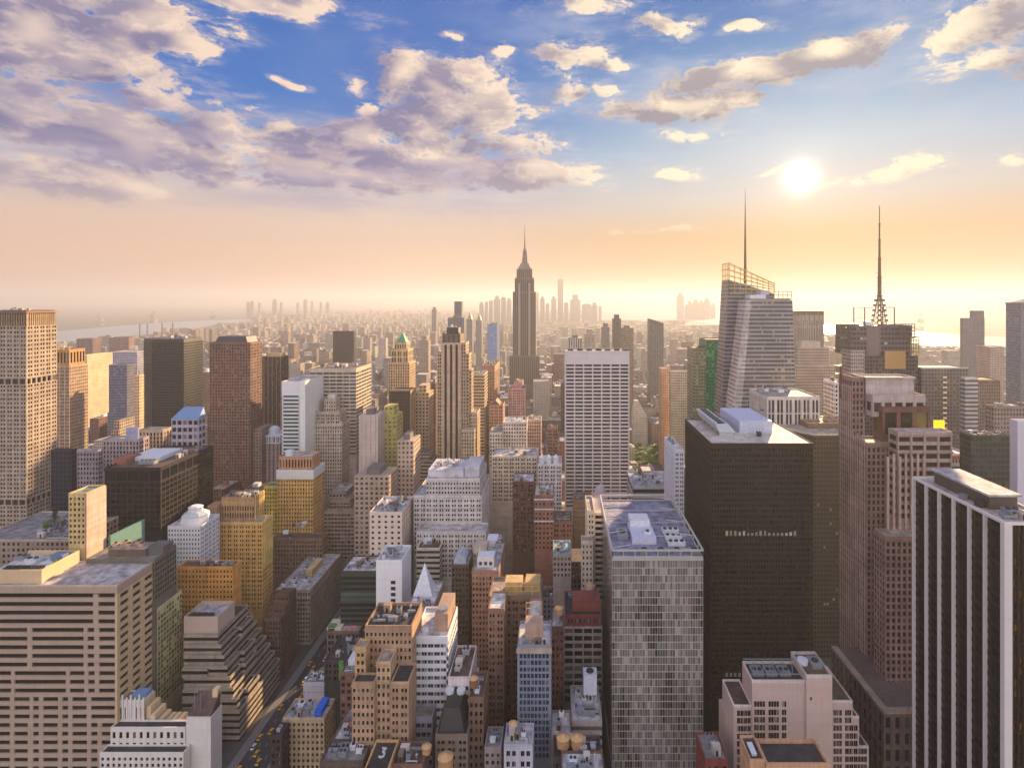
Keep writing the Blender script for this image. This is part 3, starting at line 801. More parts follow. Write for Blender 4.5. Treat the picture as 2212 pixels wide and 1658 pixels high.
b = mk('striped_tower', 'tall tan tower with three dark vertical window stripes and black crown', 'setback tower', 953, 995, 722, 570, 990, D=26, nick='three striped tan tower')
W6 = wall((192, 154, 118)); zsh = Z_(740, 570)
geo_tier(b, b.x0, b.x1, 570, 594, 0, zsh, W6, glass((30, 24, 24), (60, 50, 46), .1), 5.6, 3.7, .56, .4, .9, kind='stripe', faces='F', zlo=Z_(1000, 570), edge=1.5, band=2)
b.box('crown', b.x0 + .8, b.x1 - .8, 571, 593, zsh, b.z, wall((116, 96, 84)))
pm = MB()
for k in range(4):
    x = b.x0 + 2.4 + k * (b.x1 - b.x0 - 4.8) / 3; pm.box(x - .8, x + .8, 570.2, 571, zsh, b.z + 2)
b.part(pm, 'crown_pier', wall((90, 76, 72)))
b.box('penthouse', X_(962, 570), X_(988, 570), 575, 588, b.z, Z_(708, 570), plain((58, 50, 52), .6))
clutter(b, X_(964, 570), X_(986, 570), 576, 587, Z_(708, 570), 4, 3, 1.2)
sm = MB()
for p0, p1, py, y0, y1, f in [(942, 952.9, 763, 573, 600, 'F'), (995.1, 1004, 742, 574, 596, 'FR'), (1004.1, 1011, 766, 575, 592, 'FR'), (1011.1, 1016, 800, 576, 590, 'FR')]:
    geo_tier(b, X_(p0, 570), X_(p1, 570), y0, y1, 0, Z_(py, 570), wall((188, 150, 112)), GLASS_BROWN, 2.4, 3.7, .5, .45, .4, faces=f, zlo=Z_(1000, 570), rm=ROOF_BROWN, par=.8)
geo_tier(b, X_(1016.1, 570), X_(1030, 570), 571, 594, 0, Z_(892, 570), wall((192, 158, 122)), GLASS_BROWN, 2.4, 3.7, .5, .45, .4, zlo=Z_(1010, 570), rm=ROOF_TAN)
geo_tier(b, X_(996, 560), X_(1024, 560), 560, 570.8, 0, Z_(930, 560), wall((186, 152, 122)), GLASS_BROWN, 2.4, 3.7, .5, .45, .4, zlo=Z_(1010, 560), rm=ROOF_TAN)
b.foot(X_(940, 570), X_(1036, 570), 558, 600); SEEN.append((940, 1042, 890, 1000, 560, None, 940, 1042))

b = mk('grid_block', 'broad pale stone block of small square windows below the three striped tan tower', 'office building', 893, 1040, 1073, 395, 1180, far=1047, nick='broad pale grid block')
W7 = wall((196, 184, 178)); zt = Z_(1073, 395)
geo_tier(b, b.x0, b.x1, 395, 440, 0, zt, W7, GLASS_BROWN, 2.5, 3.5, .5, .5, .4, zlo=Z_(1200, 395), rm=ROOF_LILAC, par=1.2, band=2)
b.foot(b.x0 - 3, b.x1, 395, 440)
geo_tier(b, X_(920, 397), X_(1036, 397), 397, 436, zt, Z_(1036, 397), W7, GLASS_BROWN, 2.5, 3.5, .5, .5, .4, zlo=zt, rm=ROOF_LILAC, par=1.0, band=2)
b.box('penthouse', X_(923, 402), X_(1000, 402), 404, 432, Z_(1036, 397), Z_(1016, 402), wall((200, 190, 194)))
b.box('penthouse', X_(1002, 402), X_(1034, 402), 404, 432, Z_(1036, 397), Z_(1010, 402), wall((190, 180, 184)))
geo_tier(b, X_(905, 388), X_(1052, 388), 380, 394.9, 0, Z_(1150, 380), W7, GLASS_BROWN, 2.5, 3.5, .5, .5, .4, zlo=Z_(1250, 380), rm=ROOF_LILAC, faces='F')
clutter(b, X_(925, 402), X_(995, 402), 406, 430, Z_(1016, 402), 31, 5, 1.0)

# ---- buildings behind, left
b = mk('pale_block', 'pale sunlit blank block between the gothic crowned tower and the grey blue tower', 'office building', 176, 188, 768, 900, 842, far=243, nick='pale sunlit block')
shade_tier(b, b.x0, b.x1, b.y0, b.y1, 0, b.z, fac((226, 190, 140), (190, 160, 120), (200, 170, 130), .5, .4, .3), 4, 4, ROOF_TAN)
b = mk('glass_block', 'grey blue tower with a tan right flank, left of the black glass tower', 'office tower', 235, 274, 789, 760, 860, far=293, nick='grey blue tower')
shade_tier(b, b.x0, b.x1, b.y0, b.y1, 0, b.z, fac((120, 116, 134), (70, 74, 94), (130, 134, 150), .7, .5, .3), 3, 3.6, ROOF_GREY)
b = mk('grey_block', 'wide bluish block seen over the pale sunlit block', 'office building', 238, 296, 761, 1000, 790, D=40, nick=None)
shade_tier(b, b.x0, b.x1, b.y0, b.y1, 0, b.z, fac((160, 156, 172), (90, 92, 112), (150, 150, 160), .6, .5, .3), 4, 4, ROOF_LILAC)
b = mk('reddish_block', 'reddish stepped block by the river bank, behind the gothic crowned tower', 'apartment block', 165, 200, 732, 1500, 758, far=217, nick=None)
shade_tier(b, b.x0, b.x1, b.y0, b.y1, 0, b.z, fac((150, 104, 92)), 4, 4, ROOF_BROWN)
b = mk('reddish_block', 'rosy apartment slab in front of the river smokestacks', 'apartment block', 236, 278, 729, 1600, 748, far=290, nick=None)
shade_tier(b, b.x0, b.x1, b.y0, b.y1, 0, b.z, fac((156, 112, 104)), 4, 4, ROOF_BROWN)
b = mk('slim_tower', 'slim cream stepped tower touching the left side of the black glass tower', 'setback tower', 291, 301, 812, 650, 920, far=311, nick='slim cream tower')
shade_tier(b, b.x0, b.x1, b.y0, b.y1, 0, b.z, fac((216, 180, 136), wf=.4, hf=.4), 2.6, 3.6, ROOF_TAN)
b.box('setback', b.x0 + 1.5, b.x1 - 1.2, b.y0 + 3, b.y1 - 4, b.z, b.z + 5, wall((216, 180, 136)))
b = mk('blue_roofed_block', 'grey block with sloping blue metal roof and dark loggia windows', 'office building', 370, 428, 905, 470, 978, far=444, nick='blue roofed block')
geo_tier(b, b.x0, b.x1, b.y0, b.y1, 0, b.z, wall((172, 160, 172)), GLASS, 4.5, 5.5, .25, .4, .8, zlo=Z_(985, 470), band=1.2)
m = MB(); m.prism([(b.x0 - .4, b.y0 - .4), (b.x1 + .4, b.y0 - .4), (b.x1 + .4, b.y1), (b.x0 - .4, b.y1)], b.z, b.z + 9, 3, 3, top=[(b.x0 + 5, b.y0 + 9), (b.x1 - 1, b.y0 + 9), (b.x1 - 1, b.y1 - 1), (b.x0 + 5, b.y1 - 1)]); b.part(m, 'roof', plain((120, 146, 186), .35, .2))
b = mk('pier_block', 'low tan block of tall piers, left of the blue roofed block', 'office building', 300, 352, 930, 480, 978, far=372, nick=None)
geo_tier(b, b.x0, b.x1, b.y0, b.y1, 0, b.z, wall((180, 150, 122)), GLASS_BROWN, 3.2, 3.6, .5, .2, .5, kind='grid', zlo=Z_(985, 480), rm=ROOF_LILAC)
b = mk('pier_block', 'lilac grey block of close vertical piers behind the black gridded block', 'office building', 222, 300, 950, 450, 1010, far=322, nick='lilac pier block')
geo_tier(b, b.x0, b.x1, b.y0, b.y1, 0, b.z, wall((164, 142, 146)), GLASS_BROWN, 2.6, 3.6, .45, .3, .5, zlo=Z_(1020, 450), rm=ROOF_LILAC)
b.box('penthouse', b.x0 + 14, b.x0 + 24, b.y0 + 6, b.y1 - 4, b.z, b.z + 9, wall((150, 150, 176)))
b = mk('grey_block', 'narrow lilac facade with white roof, left of the black gridded block', 'office building', 166, 212, 974, 430, 1070, far=222, nick='narrow lilac block')
geo_tier(b, b.x0, b.x1, b.y0, b.y1, 0, b.z, wall((146, 128, 134)), GLASS, 2.3, 3.6, .4, .4, .4, zlo=Z_(1090, 430), rm=ROOF_WHITE)
b = mk('dark_block', 'windowless navy block at the foot of the gothic crowned tower', 'office building', 110, 154, 974, 440, 1080, far=166, nick='navy block')
shade_tier(b, b.x0, b.x1, b.y0, b.y1, 0, b.z, fac((42, 40, 56), (30, 30, 42), (50, 50, 66), .7, .7, .2, .4), 3, 3.6, ROOF_DARK)
b = mk('gridded_block', 'wide black block with thin vertical mullions and white plant on its roof', 'office building', 226, 347, 1012, 380, 1145, far=460, nick='black gridded block')
WD = wall((38, 32, 30))
geo_tier(b, b.x0, b.x1, b.y0, b.y1, 0, b.z - 9, WD, glass((12, 13, 13), (34, 38, 36), .25), 4.0, 3.8, .16, .22, .6, zlo=Z_(1150, 380), band=.8)
geo_tier(b, b.x0, b.x1, b.y0, b.y1, b.z - 9, b.z, WD, glass((20, 20, 26), (40, 40, 48), .1), 8.0, 7.5, .1, .1, .9, zlo=b.z - 9, band=1.4, rm=ROOF_BROWN, par=1.0)
b.box('plant_room', X_(282, 400), X_(350, 400), 398, 422, b.z + .1, b.z + 3, WHITE)
b.box('plant_room', X_(240, 388), X_(268, 388), 390, 404, b.z + .1, b.z + 4, wall((156, 84, 62)))
unit(b, X_(318, 390), 391, b.z, 11, 4.5, 2.2, METAL, 4, leg=.4)
clutter(b, X_(365, 400), b.x1 - 2, 402, 432, b.z + .1, 17, 8, 1.3)

b = mk('yellow_block', 'small yellow and pink walled block below the navy block', 'building', 148, 184, 1068, 330, 1150, far=228, nick='yellow and pink block')
geo_tier(b, b.x0, b.x1, b.y0, b.y1, 0, b.z, wall((214, 170, 96)), GLASS_BROWN, 2.6, 3.6, .5, .5, .35, zlo=Z_(1180, 330), rm=ROOF_GREEN)  # front's yellow paints warm reflected light onto a cream wall
b.box('end_wall', b.x1, b.x1 + .5, b.y0 + .4, b.y1, 0, b.z + .6, wall((206, 158, 134)))

b = mk('terraced_roofs', 'broad low block with cluttered roof garden in front of the huge slab tower', 'building', -60, 150, 1168, 342, 1172, D=46, nick='roof garden block')
shade_tier(b, b.x0, b.x1, b.y0, b.y1, 0, b.z, fac((150, 128, 110)), 3, 3.6, ROOF_GREY, 1.0, wall(TAN))
clutter(b, b.x0 + 30, b.x1 - 3, b.y0 + 3, b.y1 - 3, b.z + .1, 41, 14, 1.2)
GARDEN = (b, b.z)

b = mk('green_grey_block', 'dark green grey building with brown rooftop plant, right behind the near ribbon block', 'office building', 186, 334, 1210, 326, 1280, far=381, nick='green grey block')
geo_tier(b, b.x0, b.x1, b.y0, b.y1, 0, b.z, wall((104, 98, 84)), glass((40, 46, 38), (80, 84, 64), .3), 2.4, 3.5, .3, .4, .4, zlo=Z_(1300, 326), rm=ROOF_GREY, par=1.0)
m = wall((112, 88, 74))
b.box('plant_room', X_(231, 330), X_(311, 330), 331, 342, b.z + .1, Z_(1187, 331), m)
b.box('plant_room', X_(316, 332), X_(350, 332), 333, 342, b.z + .1, Z_(1180, 333), wall((96, 92, 88)))
b.box('plant_roof', X_(232.5, 330), X_(309.5, 330), 331.6, 341.4, Z_(1187, 331), Z_(1187, 331) + .2, ROOF_TAN)
for k in range(5): unit(b, X_(245 + k * 14, 334), 336 + (k % 2) * 3, Z_(1187, 331) + .2, 3, 2.5, 1.6, plain((206, 160, 130), .6), 1)
m = MB(); m.prism([(X_(187, 330), 346), (X_(192, 330), 346), (X_(262, 352), 372), (X_(257, 352), 372)], 60, b.z + 6, 3, 3); b.part(m, 'screen_wall', plain((110, 150, 140), .5))

b = mk('white_turret', 'white octagonal stepped building with small lantern, left of the golden ornate tower', 'building', 362, 432, 1138, 382, 1215, D=22, nick='white stepped turret building')
WW = wall((214, 212, 216), grime=.14)
geo_tier(b, b.x0, b.x1, 382, 404, 0, b.z, WW, GLASS, 2.4, 3.5, .55, .5, .35, zlo=Z_(1230, 382), rm=ROOF_WHITE, par=.8)
cx_, cy_ = (b.x0 + b.x1) / 2 + 1, 393
m = MB(); m.cyl(cx_, cy_, 9.5, 8.5, b.z, b.z + 5, 8); b.part(m, 'upper_storey', WW)
m = MB(); m.cyl(cx_, cy_, 8.9, 6, b.z + 5, b.z + 7, 8); b.part(m, 'roof', plain((196, 206, 208), .6))
m = MB(); m.cyl(cx_, cy_, 4.6, 4.4, b.z + 7, b.z + 10, 8); m.cyl(cx_, cy_, 5, 3, b.z + 10, b.z + 11, 8); b.part(m, 'lantern', WW)

b = mk('golden_tower', 'golden ornate brick tower with lit right edge, its orange lower wing at its foot', 'setback tower', 437, 567, 1131, 410, 1306, far=590, nick='golden ornate tower')
WG = wall((218, 164, 92), vivid=True); WO = wall((214, 148, 74), vivid=True); zt = b.z  # yellow brick tones raised: reflected golden glow painted into the colour
geo_tier(b, b.x0, b.x1, 410, 425, 0, zt, WG, GLASS_BROWN, 2.5, 3.5, .52, .5, .45, zlo=Z_(1320, 410), rm=ROOF_TAN, par=1.2)
geo_tier(b, X_(478, 417), X_(549, 417), 417, 432, zt, Z_(1078, 417), wall((186, 136, 84)), GLASS_BROWN, 2.2, 7, .5, .3, .7, zlo=zt, rm=ROOF_GREY, par=1.5, band=5)
b.box('stair_tower', X_(448, 414), X_(468, 414), 414, 424, zt, Z_(1092, 414), wall((206, 142, 96)))
b.box('stair_tower', X_(437.5, 414), X_(446, 414), 415, 423, zt, Z_(1108, 414), wall((206, 142, 96)))
pm = MB()
for k in range(6):
    y = 411.5 + k * 2.3; pm.box(b.x1 - .2, b.x1 + .7, y, y + .8, 60, zt + 2.5 + (k % 2) * 2); 
for k in range(5):
    y = 418 + k * 2.8; pm.box(X_(549, 417) - .2, X_(549, 417) + .6, y, y + .8, zt, Z_(1070, 417))
b.part(pm, 'buttress', wall((232, 186, 112), vivid=True))  # lighter gold paints sunlight along the right edge
clutter(b, X_(480, 417), X_(546, 417), 419, 431, Z_(1078, 417), 51, 5, 1.0)
geo_tier(b, X_(383, 371), X_(503, 371), 371, 380.9, 0, Z_(1226, 371), WO, GLASS_BROWN, 2.6, 3.5, .55, .5, .4, zlo=Z_(1340, 371), rm=ROOF_BROWN, faces='F')
b.foot(X_(383, 371), X_(503, 371), 371, 381); SEEN.append((383, 503, 1222, 1320, 371, None, 383, 503))
clutter(b, X_(420, 371), X_(500, 371), 372, 380, Z_(1226, 371), 52, 4, .9)

b = mk('yellow_tower', 'yellow tower with white crown band and penthouse, right of the golden ornate tower', 'setback tower', 599, 676, 1017, 482, 1165, far=699, nick='white crowned yellow tower')
WY = wall((216, 166, 92), vivid=True); WC = wall((226, 214, 204), grime=.08)  # tower's yellow includes golden glow reflected onto the front, as colour
geo_tier(b, b.x0, b.x1, 482, b.y1, 0, Z_(1034, 482), WY, GLASS_BROWN, 2.3, 3.5, .52, .45, .45, zlo=Z_(1175, 482), band=1)
b.box('crown', b.x0 - .7, b.x1 + .7, 481.3, b.y1 + .6, Z_(1034, 482), b.z, WC)
roof(b, b.x0 - .7, b.x1 + .7, 481.3, b.y1 + .6, b.z, ROOF_WHITE, WC, 1.0)
geo_tier(b, X_(601, 485), X_(678, 485) - 2, 486, b.y1 - 1, b.z + .1, Z_(988, 486), wall((200, 130, 84)), GLASS_BROWN, 2.6, 9, .5, .2, .4, zlo=b.z + .1, rm=ROOF_LILAC, faces='F')
b.box('stair_tower', X_(616, 490), X_(630, 490), 490, 495, Z_(988, 486), Z_(973, 490), WHITE)
geo_tier(b, X_(570, 490), X_(598.5, 490), 490, 502, 0, Z_(1052, 490), wall((212, 180, 76), vivid=True), GLASS_BROWN, 2.4, 3.5, .5, .5, .4, zlo=Z_(1175, 490), rm=ROOF_GREEN, faces='F')
geo_tier(b, X_(591, 474), X_(700, 474), 470, 481.2, 0, Z_(1162, 472), wall((150, 112, 84)), GLASS_BROWN, 2.6, 3.5, .5, .5, .4, zlo=Z_(1240, 472), rm=ROOF_BROWN)
b.foot(X_(570, 482), X_(706, 472), 468, 504); SEEN.append((570, 706, 1045, 1230, 472, None, 570, 706))

b = mk('setback_block', 'brown banded setback block with pale terraces, right of the white crowned yellow tower', 'office building', 700, 764, 1106, 503, 1200, far=798, nick='brown banded setback block')
WB = wall((164, 132, 112))
geo_tier(b, b.x0, b.x1, 503, b.y1, 0, b.z, WB, GLASS_BROWN, 3, 3.5, .2, .5, .35, kind='ribbon', zlo=Z_(1210, 503), rm=ROOF_TAN)
geo_tier(b, b.x0 + 2, b.x1 - 6, 510, b.y1 - 2, b.z, Z_(1082, 510), WB, GLASS_BROWN, 3, 3.5, .2, .5, .35, kind='ribbon', zlo=b.z, rm=ROOF_TAN)
geo_tier(b, b.x0 - 1, b.x1 - 12, 516, b.y1 - 4, Z_(1082, 510), Z_(1064, 516), WB, GLASS_BROWN, 3, 3.5, .4, .5, .35, zlo=Z_(1082, 510), rm=ROOF_LILAC)
clutter(b, b.x0, b.x1 - 13, 410, b.y1 - 5, Z_(1064, 516), 61, 3)

b = mk('corner_building', 'grey stone corner building with white plant on its roof beside the avenue', 'office building', 595, 670, 1276, 415, 1420, far=737, nick='avenue corner building')
WK = wall((160, 134, 120))
geo_tier(b, b.x0, b.x1, b.y0, b.y1, 0, b.z - 5, WK, GLASS_BROWN, 2.3, 3.6, .42, .45, .5, zlo=Z_(1450, 415), band=1.0)
geo_tier(b, b.x0, b.x1, b.y0, b.y1, b.z - 5, b.z, wall((176, 152, 136)), GLASS_BROWN, 2.3, 4, .5, .3, .6, zlo=b.z - 5, band=1.2, rm=ROOF_LILAC, par=1.0)
for k in range(4): unit(b, X_(612 + k * 13, 421), 422 + (k % 2) * 7, b.z, 3.2, 3, 2, WHITE, 1, leg=.3)
b.box('penthouse', X_(668, 430) - 6, X_(668, 430) - 1, 437, 457, b.z + .1, b.z + 5, wall((212, 170, 100)))
clutter(b, b.x0 + 2, b.x1 - 9, 433, b.y1 - 3, b.z, 63, 5)

b = mk('stepped_building', 'dark stepped building of concrete terraces with pale blank penthouse', 'office building', 397, 517, 1535, 324, 1650, far=598, nick='terraced dark building')
WT = wall((158, 140, 124)); xr = b.x1
lv = [(0, b.z), (1, 69), (2, 73.6), (3, 78.2), (4, 82.8), (5, 87.4)]
zb = 0
for k in range(8):
    z1 = b.z + 5.4 * k
    ox = 2.7 * k; yf = 324 + 1.5 * k; xl_ = X_(396, yf)
    geo_tier(b, xl_, xr - ox, yf, b.y1 + 4 - (.6 * k), zb, z1, WT, glass((14, 12, 12), (50, 46, 42), .2), 40, 5.4 if k else 3.9, 0, .46, .9, kind='ribbon', zlo=(Z_(1665, 324) if k == 0 else zb), band=1.2 if k else 1.4, rm=(ROOF_DARK if k != 4 else roofm((92, 110, 76))), par=.9)
    if k in (1, 2, 4):
        geo_tier(b, xl_, xr - ox - 11, yf - 1.4, yf - .05, zb, z1, WT, glass((26, 24, 24), (70, 66, 60), .2), 40, 5.4, 0, .46, .7, kind='ribbon', zlo=zb, band=1.2, faces='F')
    if k in (1, 3, 4, 6):
        ya_ = yf + 6 + 2.0 * k
        geo_tier(b, xr - ox - 5, xr - ox + 2.4, ya_, ya_ + 13, zb, z1, WT, glass((14, 12, 12), (50, 46, 42), .2), 40, 5.4, 0, .46, .7, kind='ribbon', zlo=zb, band=1.2, rm=ROOF_DARK, par=.9)
    zb = z1
zp = zb; y0p = 324 + 1.5 * 8
WP_ = wall((196, 164, 142), grime=.1)
p0, p1 = X_(397, y0p), X_(470, y0p); pe = FP * p1 / (507 - CX)
m = MB(); zq = Z_(1331, y0p)
m.box(p0, p1, y0p, y0p + .5, zp, zq); m.box(p0, p1, pe - .5, pe, zp, zq); m.box(p0, p0 + .5, y0p + .5, pe - .5, zp, zq); m.box(p1 - .5, p1, y0p + .5, pe - .5, zp, zq); b.part(m, 'penthouse', WP_)
b.box('penthouse_roof', p0 + .5, p1 - .5, y0p + .5, pe - .5, zp, zq - 2.2, ROOF_LILAC)
for k in range(4): unit(b, p0 + 2.6 + k * 3.7, y0p + 4, zq - 2.2, 2.8, 3.4, 1.5, METAL_DARK, 1)

b = mk('brick_block', 'dark brown brick block stepping down along the avenue behind the terraced dark building', 'building', 570, 606, 1338, 376, 1470, D=26, nick='dark brick avenue block')
WBK = wall((112, 82, 66))
b.foot(b.x0, b.x1, 376, 402)
for k in range(4):
    geo_tier(b, b.x0, b.x1 - .3 * k, 376 + 6.2 * k, 382.1 + 6.2 * k, 0, b.z + (5 * k if k < 3 else 8), WBK, GLASS_BROWN, 2.2, 3.5, .5, .5, .4, zlo=Z_(1480, 376), rm=ROOF_BROWN)

# the near ribbon block in the left foreground
b = mk('ribbon_office', 'large near tan office block of long dark ribbon windows, bottom left', 'office building', -40, 253, 1266, 300, 1658, far=334, nick='near ribbon block')
WR = wall((176, 148, 128), grime=.14); WR_SUNLIT = wall((214, 172, 120), grime=.1)  # second tone paints golden sunlight on the side and penthouse walls
bx0, bx1 = b.x0, b.x1
zt = b.z - 4.0
W = MB(); d = .9
W.box(bx0, bx1 - d, 300 + d, b.y1, 0, zt); W.box(bx0, bx1, 300, b.y1, zt, b.z)
gl = glass((24, 18, 20), (60, 48, 44), .15)
rows = [(541 + 56 * k) / 3 + 1105 for k in range(21)]
segsets = [[(-120, 602), (635, 742)]] * 4 + [[(-120, 175), (205, 540), (565, 608), (640, 742)]] * 5 + [[(-120, 70), (92, 425), (450, 545), (570, 612), (640, 742)]] * 3 + \
    [[(-120, 62), (90, 190), (212, 250), (278, 375), (402, 440), (466, 560), (588, 742)]] * 3 + [[(-120, 62), (90, 178), (212, 250), (278, 372), (400, 440), (466, 562), (588, 630), (656, 742)]] * 6
spans = []
for j, py in enumerate(rows):
    zc_ = Z_(py, 300); hh = 2.5
    for a, c in segsets[j]:
        xa, xb = X_(a / 3, 300), X_(c / 3, 300)
        b.wins.setdefault(('F', round(xb - xa, 3), hh, gl.name), []).append((((xa + xb) / 2, 300 + d - .1, zc_), gl))
    edges = sorted(segsets[j]); prev = bx0 - .0
    for a, c in edges:
        xa = X_(a / 3, 300)
        if xa > prev + .05: W.box(prev, xa, 300.12, 300 + d, zc_ - hh / 2, zc_ + hh / 2)
        prev = X_(c / 3, 300)
    W.box(prev, bx1 - d, 300.12, 300 + d, zc_ - hh / 2, zc_ + hh / 2)
    zu = zt if j == 0 else Z_(rows[j - 1], 300) - hh / 2
    W.box(bx0, bx1 - d, 300, 300 + d, zc_ + hh / 2, zu)
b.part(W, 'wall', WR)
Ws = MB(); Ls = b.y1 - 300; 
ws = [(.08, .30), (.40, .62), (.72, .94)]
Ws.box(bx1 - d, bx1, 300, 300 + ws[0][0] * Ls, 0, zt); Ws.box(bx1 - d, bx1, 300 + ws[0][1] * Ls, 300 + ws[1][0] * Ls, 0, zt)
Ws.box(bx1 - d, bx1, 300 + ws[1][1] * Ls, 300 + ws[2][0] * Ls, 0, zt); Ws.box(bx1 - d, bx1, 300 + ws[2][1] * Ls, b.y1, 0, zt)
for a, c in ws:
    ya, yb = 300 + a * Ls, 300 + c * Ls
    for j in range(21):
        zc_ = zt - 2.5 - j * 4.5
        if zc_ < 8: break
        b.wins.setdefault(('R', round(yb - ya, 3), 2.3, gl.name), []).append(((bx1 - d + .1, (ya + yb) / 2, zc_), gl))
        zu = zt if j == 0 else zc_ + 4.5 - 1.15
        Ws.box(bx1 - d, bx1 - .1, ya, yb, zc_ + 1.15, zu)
b.part(Ws, 'side_wall', WR_SUNLIT)
b.winmax = 100
roof(b, bx0, bx1, 300, b.y1, b.z, ROOF_LILAC, wall((196, 166, 146)), .8)
px1 = X_(90, 303); zq = Z_(1230, 303)
m = MB(); m.box(bx0, px1, 303, 303.6, b.z, zq); m.box(px1 - .6, px1, 303.6, b.y1 - 1, b.z, zq); m.box(bx0, px1 - .6, b.y1 - 1.6, b.y1 - 1, b.z, zq); b.part(m, 'penthouse', WR_SUNLIT)
b.box('penthouse_roof', bx0, px1 - .6, 303.6, b.y1 - 1.6, b.z + .1, zq - 2, ROOF_WHITE)
for k in range(5): unit(b, px1 - 5 - k * 4.2, 307, zq - 2, 3.4, 3.6, 1.6, METAL_DARK, 2)
unit(b, X_(120, 318), 321, zq - 2, 7, 5, 2.6, plain((110, 124, 160), .5), 0); unit(b, X_(75, 318), 317, zq - 2, 7, 4, 1.8, WHITE, 2); unit(b, X_(40, 318), 320, zq - 2, 6, 4, 2, METAL, 2)
b.box('roof_tank', px1 - 6, px1 - 3.6, 316, 318, zq - 2, zq - 1, plain((120, 170, 90), .6))

b = mk('green_glass_block', 'yellow green glass curtain wall block tucked behind the near ribbon block', 'office building', 300, 340, 1319, 328, 1500, far=393, nick='yellow green glass block')
geo_tier(b, b.x0, b.x1, b.y0, b.y1, 0, b.z, wall((196, 176, 122)), glass((92, 104, 62), (190, 190, 120), .45, .15), 2.6, 3.2, .16, .2, .35, zlo=Z_(1530, 328), rm=ROOF_TAN, par=1.6, band=.8)

b = mk('art_deco_building', 'white art deco building with golden stepped top and tall blank pier, bottom left', 'building', 402, 455, 1549, 297, 1658, far=482, nick='white art deco building')
WA = wall((226, 206, 196), grime=.1); WA_SUNLIT = wall((232, 186, 130), grime=.1)  # second tone is the first with golden sunlight painted in
yb = b.y1
b.box('stair_tower', b.x0, b.x1, 297, 307, 0, b.z, WA)
m = MB(); m.prism([(b.x0 + .5, 298), (b.x1 - .5, 298), (b.x1 - .5, 306.5), (b.x0 + .5, 306.5)], b.z, [b.z + 1, b.z + 1, b.z + 8, b.z + 8]); b.part(m, 'sloped_roof', ROOF_BROWN)
b.box('chimney', b.x1 - 3.5, b.x1 - .7, 304, 307.5, b.z, b.z + 10, WA_SUNLIT)
w2 = GLASS_BROWN
geo_tier(b, X_(222, 293), X_(401.5, 293), 291, 296.5, 0, Z_(1628, 291), WA, w2, 3.3, 3.9, .5, .45, .5, zlo=5, faces='F', rm=ROOF_DARK)
geo_tier(b, X_(240, 297), X_(401, 297), 296.6, 302, 0, Z_(1572, 297), WA, w2, 3.6, 5.2, .55, .4, .5, zlo=10, faces='F', rm=ROOF_DARK)
geo_tier(b, X_(258, 303), X_(312, 303), 302.1, 310, 0, Z_(1512, 303), WA, w2, 3.4, 12, .55, .45, .6, zlo=Z_(1572, 297), faces='F', band=3, rm=ROOF_TAN)
m = MB()
for k in range(7):
    x = X_(312 + k * 12, 306); h_ = Z_(1505 + k * 13, 306) if k < 4 else Z_(1550, 306); m.box(x, x + 2.4, 302.2 + (k % 2), 311, Z_(1590, 302), h_)
b.part(m, 'stepped_top', WA_SUNLIT)
pm = MB()
for k in range(7):
    x = X_(259 + k * 9, 303); pm.box(x - .4, x + .4, 301.7, 302.1, Z_(1590, 302), Z_(1505, 302) + (k % 2) * 1.5)
b.part(pm, 'pilaster', WA)
b.box('roof_tank', X_(292, 306), X_(320, 306), 304, 309, Z_(1512, 303), Z_(1492, 306), plain((120, 150, 190), .5))
pm = MB()
for p in (415, 428): pm.bar((X_(p, 297), 299, b.z), (X_(p, 297), 299, b.z + 12), .25)
b.part(pm, 'antenna', METAL)
b.foot(X_(210, 293), b.x1, 289, 312); SEEN.append((205, 482, 1500, 1658, 291, None, 205, 482))
# ================================================================ CENTRE
# the tall spired skyscraper
b = mk('spired_skyscraper', 'tall grey stone skyscraper with stepped shoulders and needle spire, alone in the haze', 'skyscraper', 1115, 1149, 600, 1270, 820, D=40, nick='needle spired skyscraper')
Y = 1270; WE = wall((96, 80, 74), grime=.12); GE = glass((34, 30, 30), (64, 58, 56), .2)
cxm = X_(1132, Y)
geo_tier(b, X_(1107, Y), X_(1157, Y), Y + 2, Y + 40, 0, Z_(630, Y), WE, GE, 4.6, 3.8, .5, .3, 1.0, kind='stripe', faces='F', zlo=Z_(830, Y), band=3)
geo_tier(b, X_(1111, Y), X_(1153, Y), Y + 3.5, Y + 39, Z_(630, Y), Z_(600, Y), WE, GE, 4.6, 3.8, .5, .3, 1.0, kind='stripe', faces='F', zlo=Z_(630, Y), band=3)
geo_tier(b, X_(1115, Y), X_(1149, Y), Y + 5, Y + 37, Z_(600, Y), Z_(580, Y), WE, GE, 4.6, 3.8, .5, .3, 1.0, kind='stripe', faces='F', zlo=Z_(600, Y), band=3)
geo_tier(b, X_(1100, Y), X_(1165, Y), Y - 2, Y + 1.9, 0, Z_(768, Y), WE, GE, 4.6, 3.8, .5, .3, .8, kind='stripe', faces='F', zlo=Z_(830, Y), band=3)
pm = MB()
for px in (1121, 1143): pm.box(X_(px - 2, Y), X_(px + 2, Y), Y + .6, Y + 2.01, Z_(830, Y), Z_(612, Y))
b.part(pm, 'pilaster', wall((150, 132, 120), grime=.1))
m = MB(); zc = Z_(580, Y)
m.box(cxm - 14, cxm + 14, Y + 8, Y + 34, zc, zc + 6); m.box(cxm - 10.5, cxm + 10.5, Y + 11, Y + 31, zc + 6, zc + 12)
b.part(m, 'crown', wall((120, 106, 102)))
m = MB(); z0 = zc + 12; m.cyl(cxm, Y + 21, 8.0, 6.0, z0, z0 + 9, 12); m.cyl(cxm, Y + 21, 5.4, 4.4, z0 + 9, z0 + 30, 12); m.cyl(cxm, Y + 21, 4.4, 1.8, z0 + 30, z0 + 38, 12)
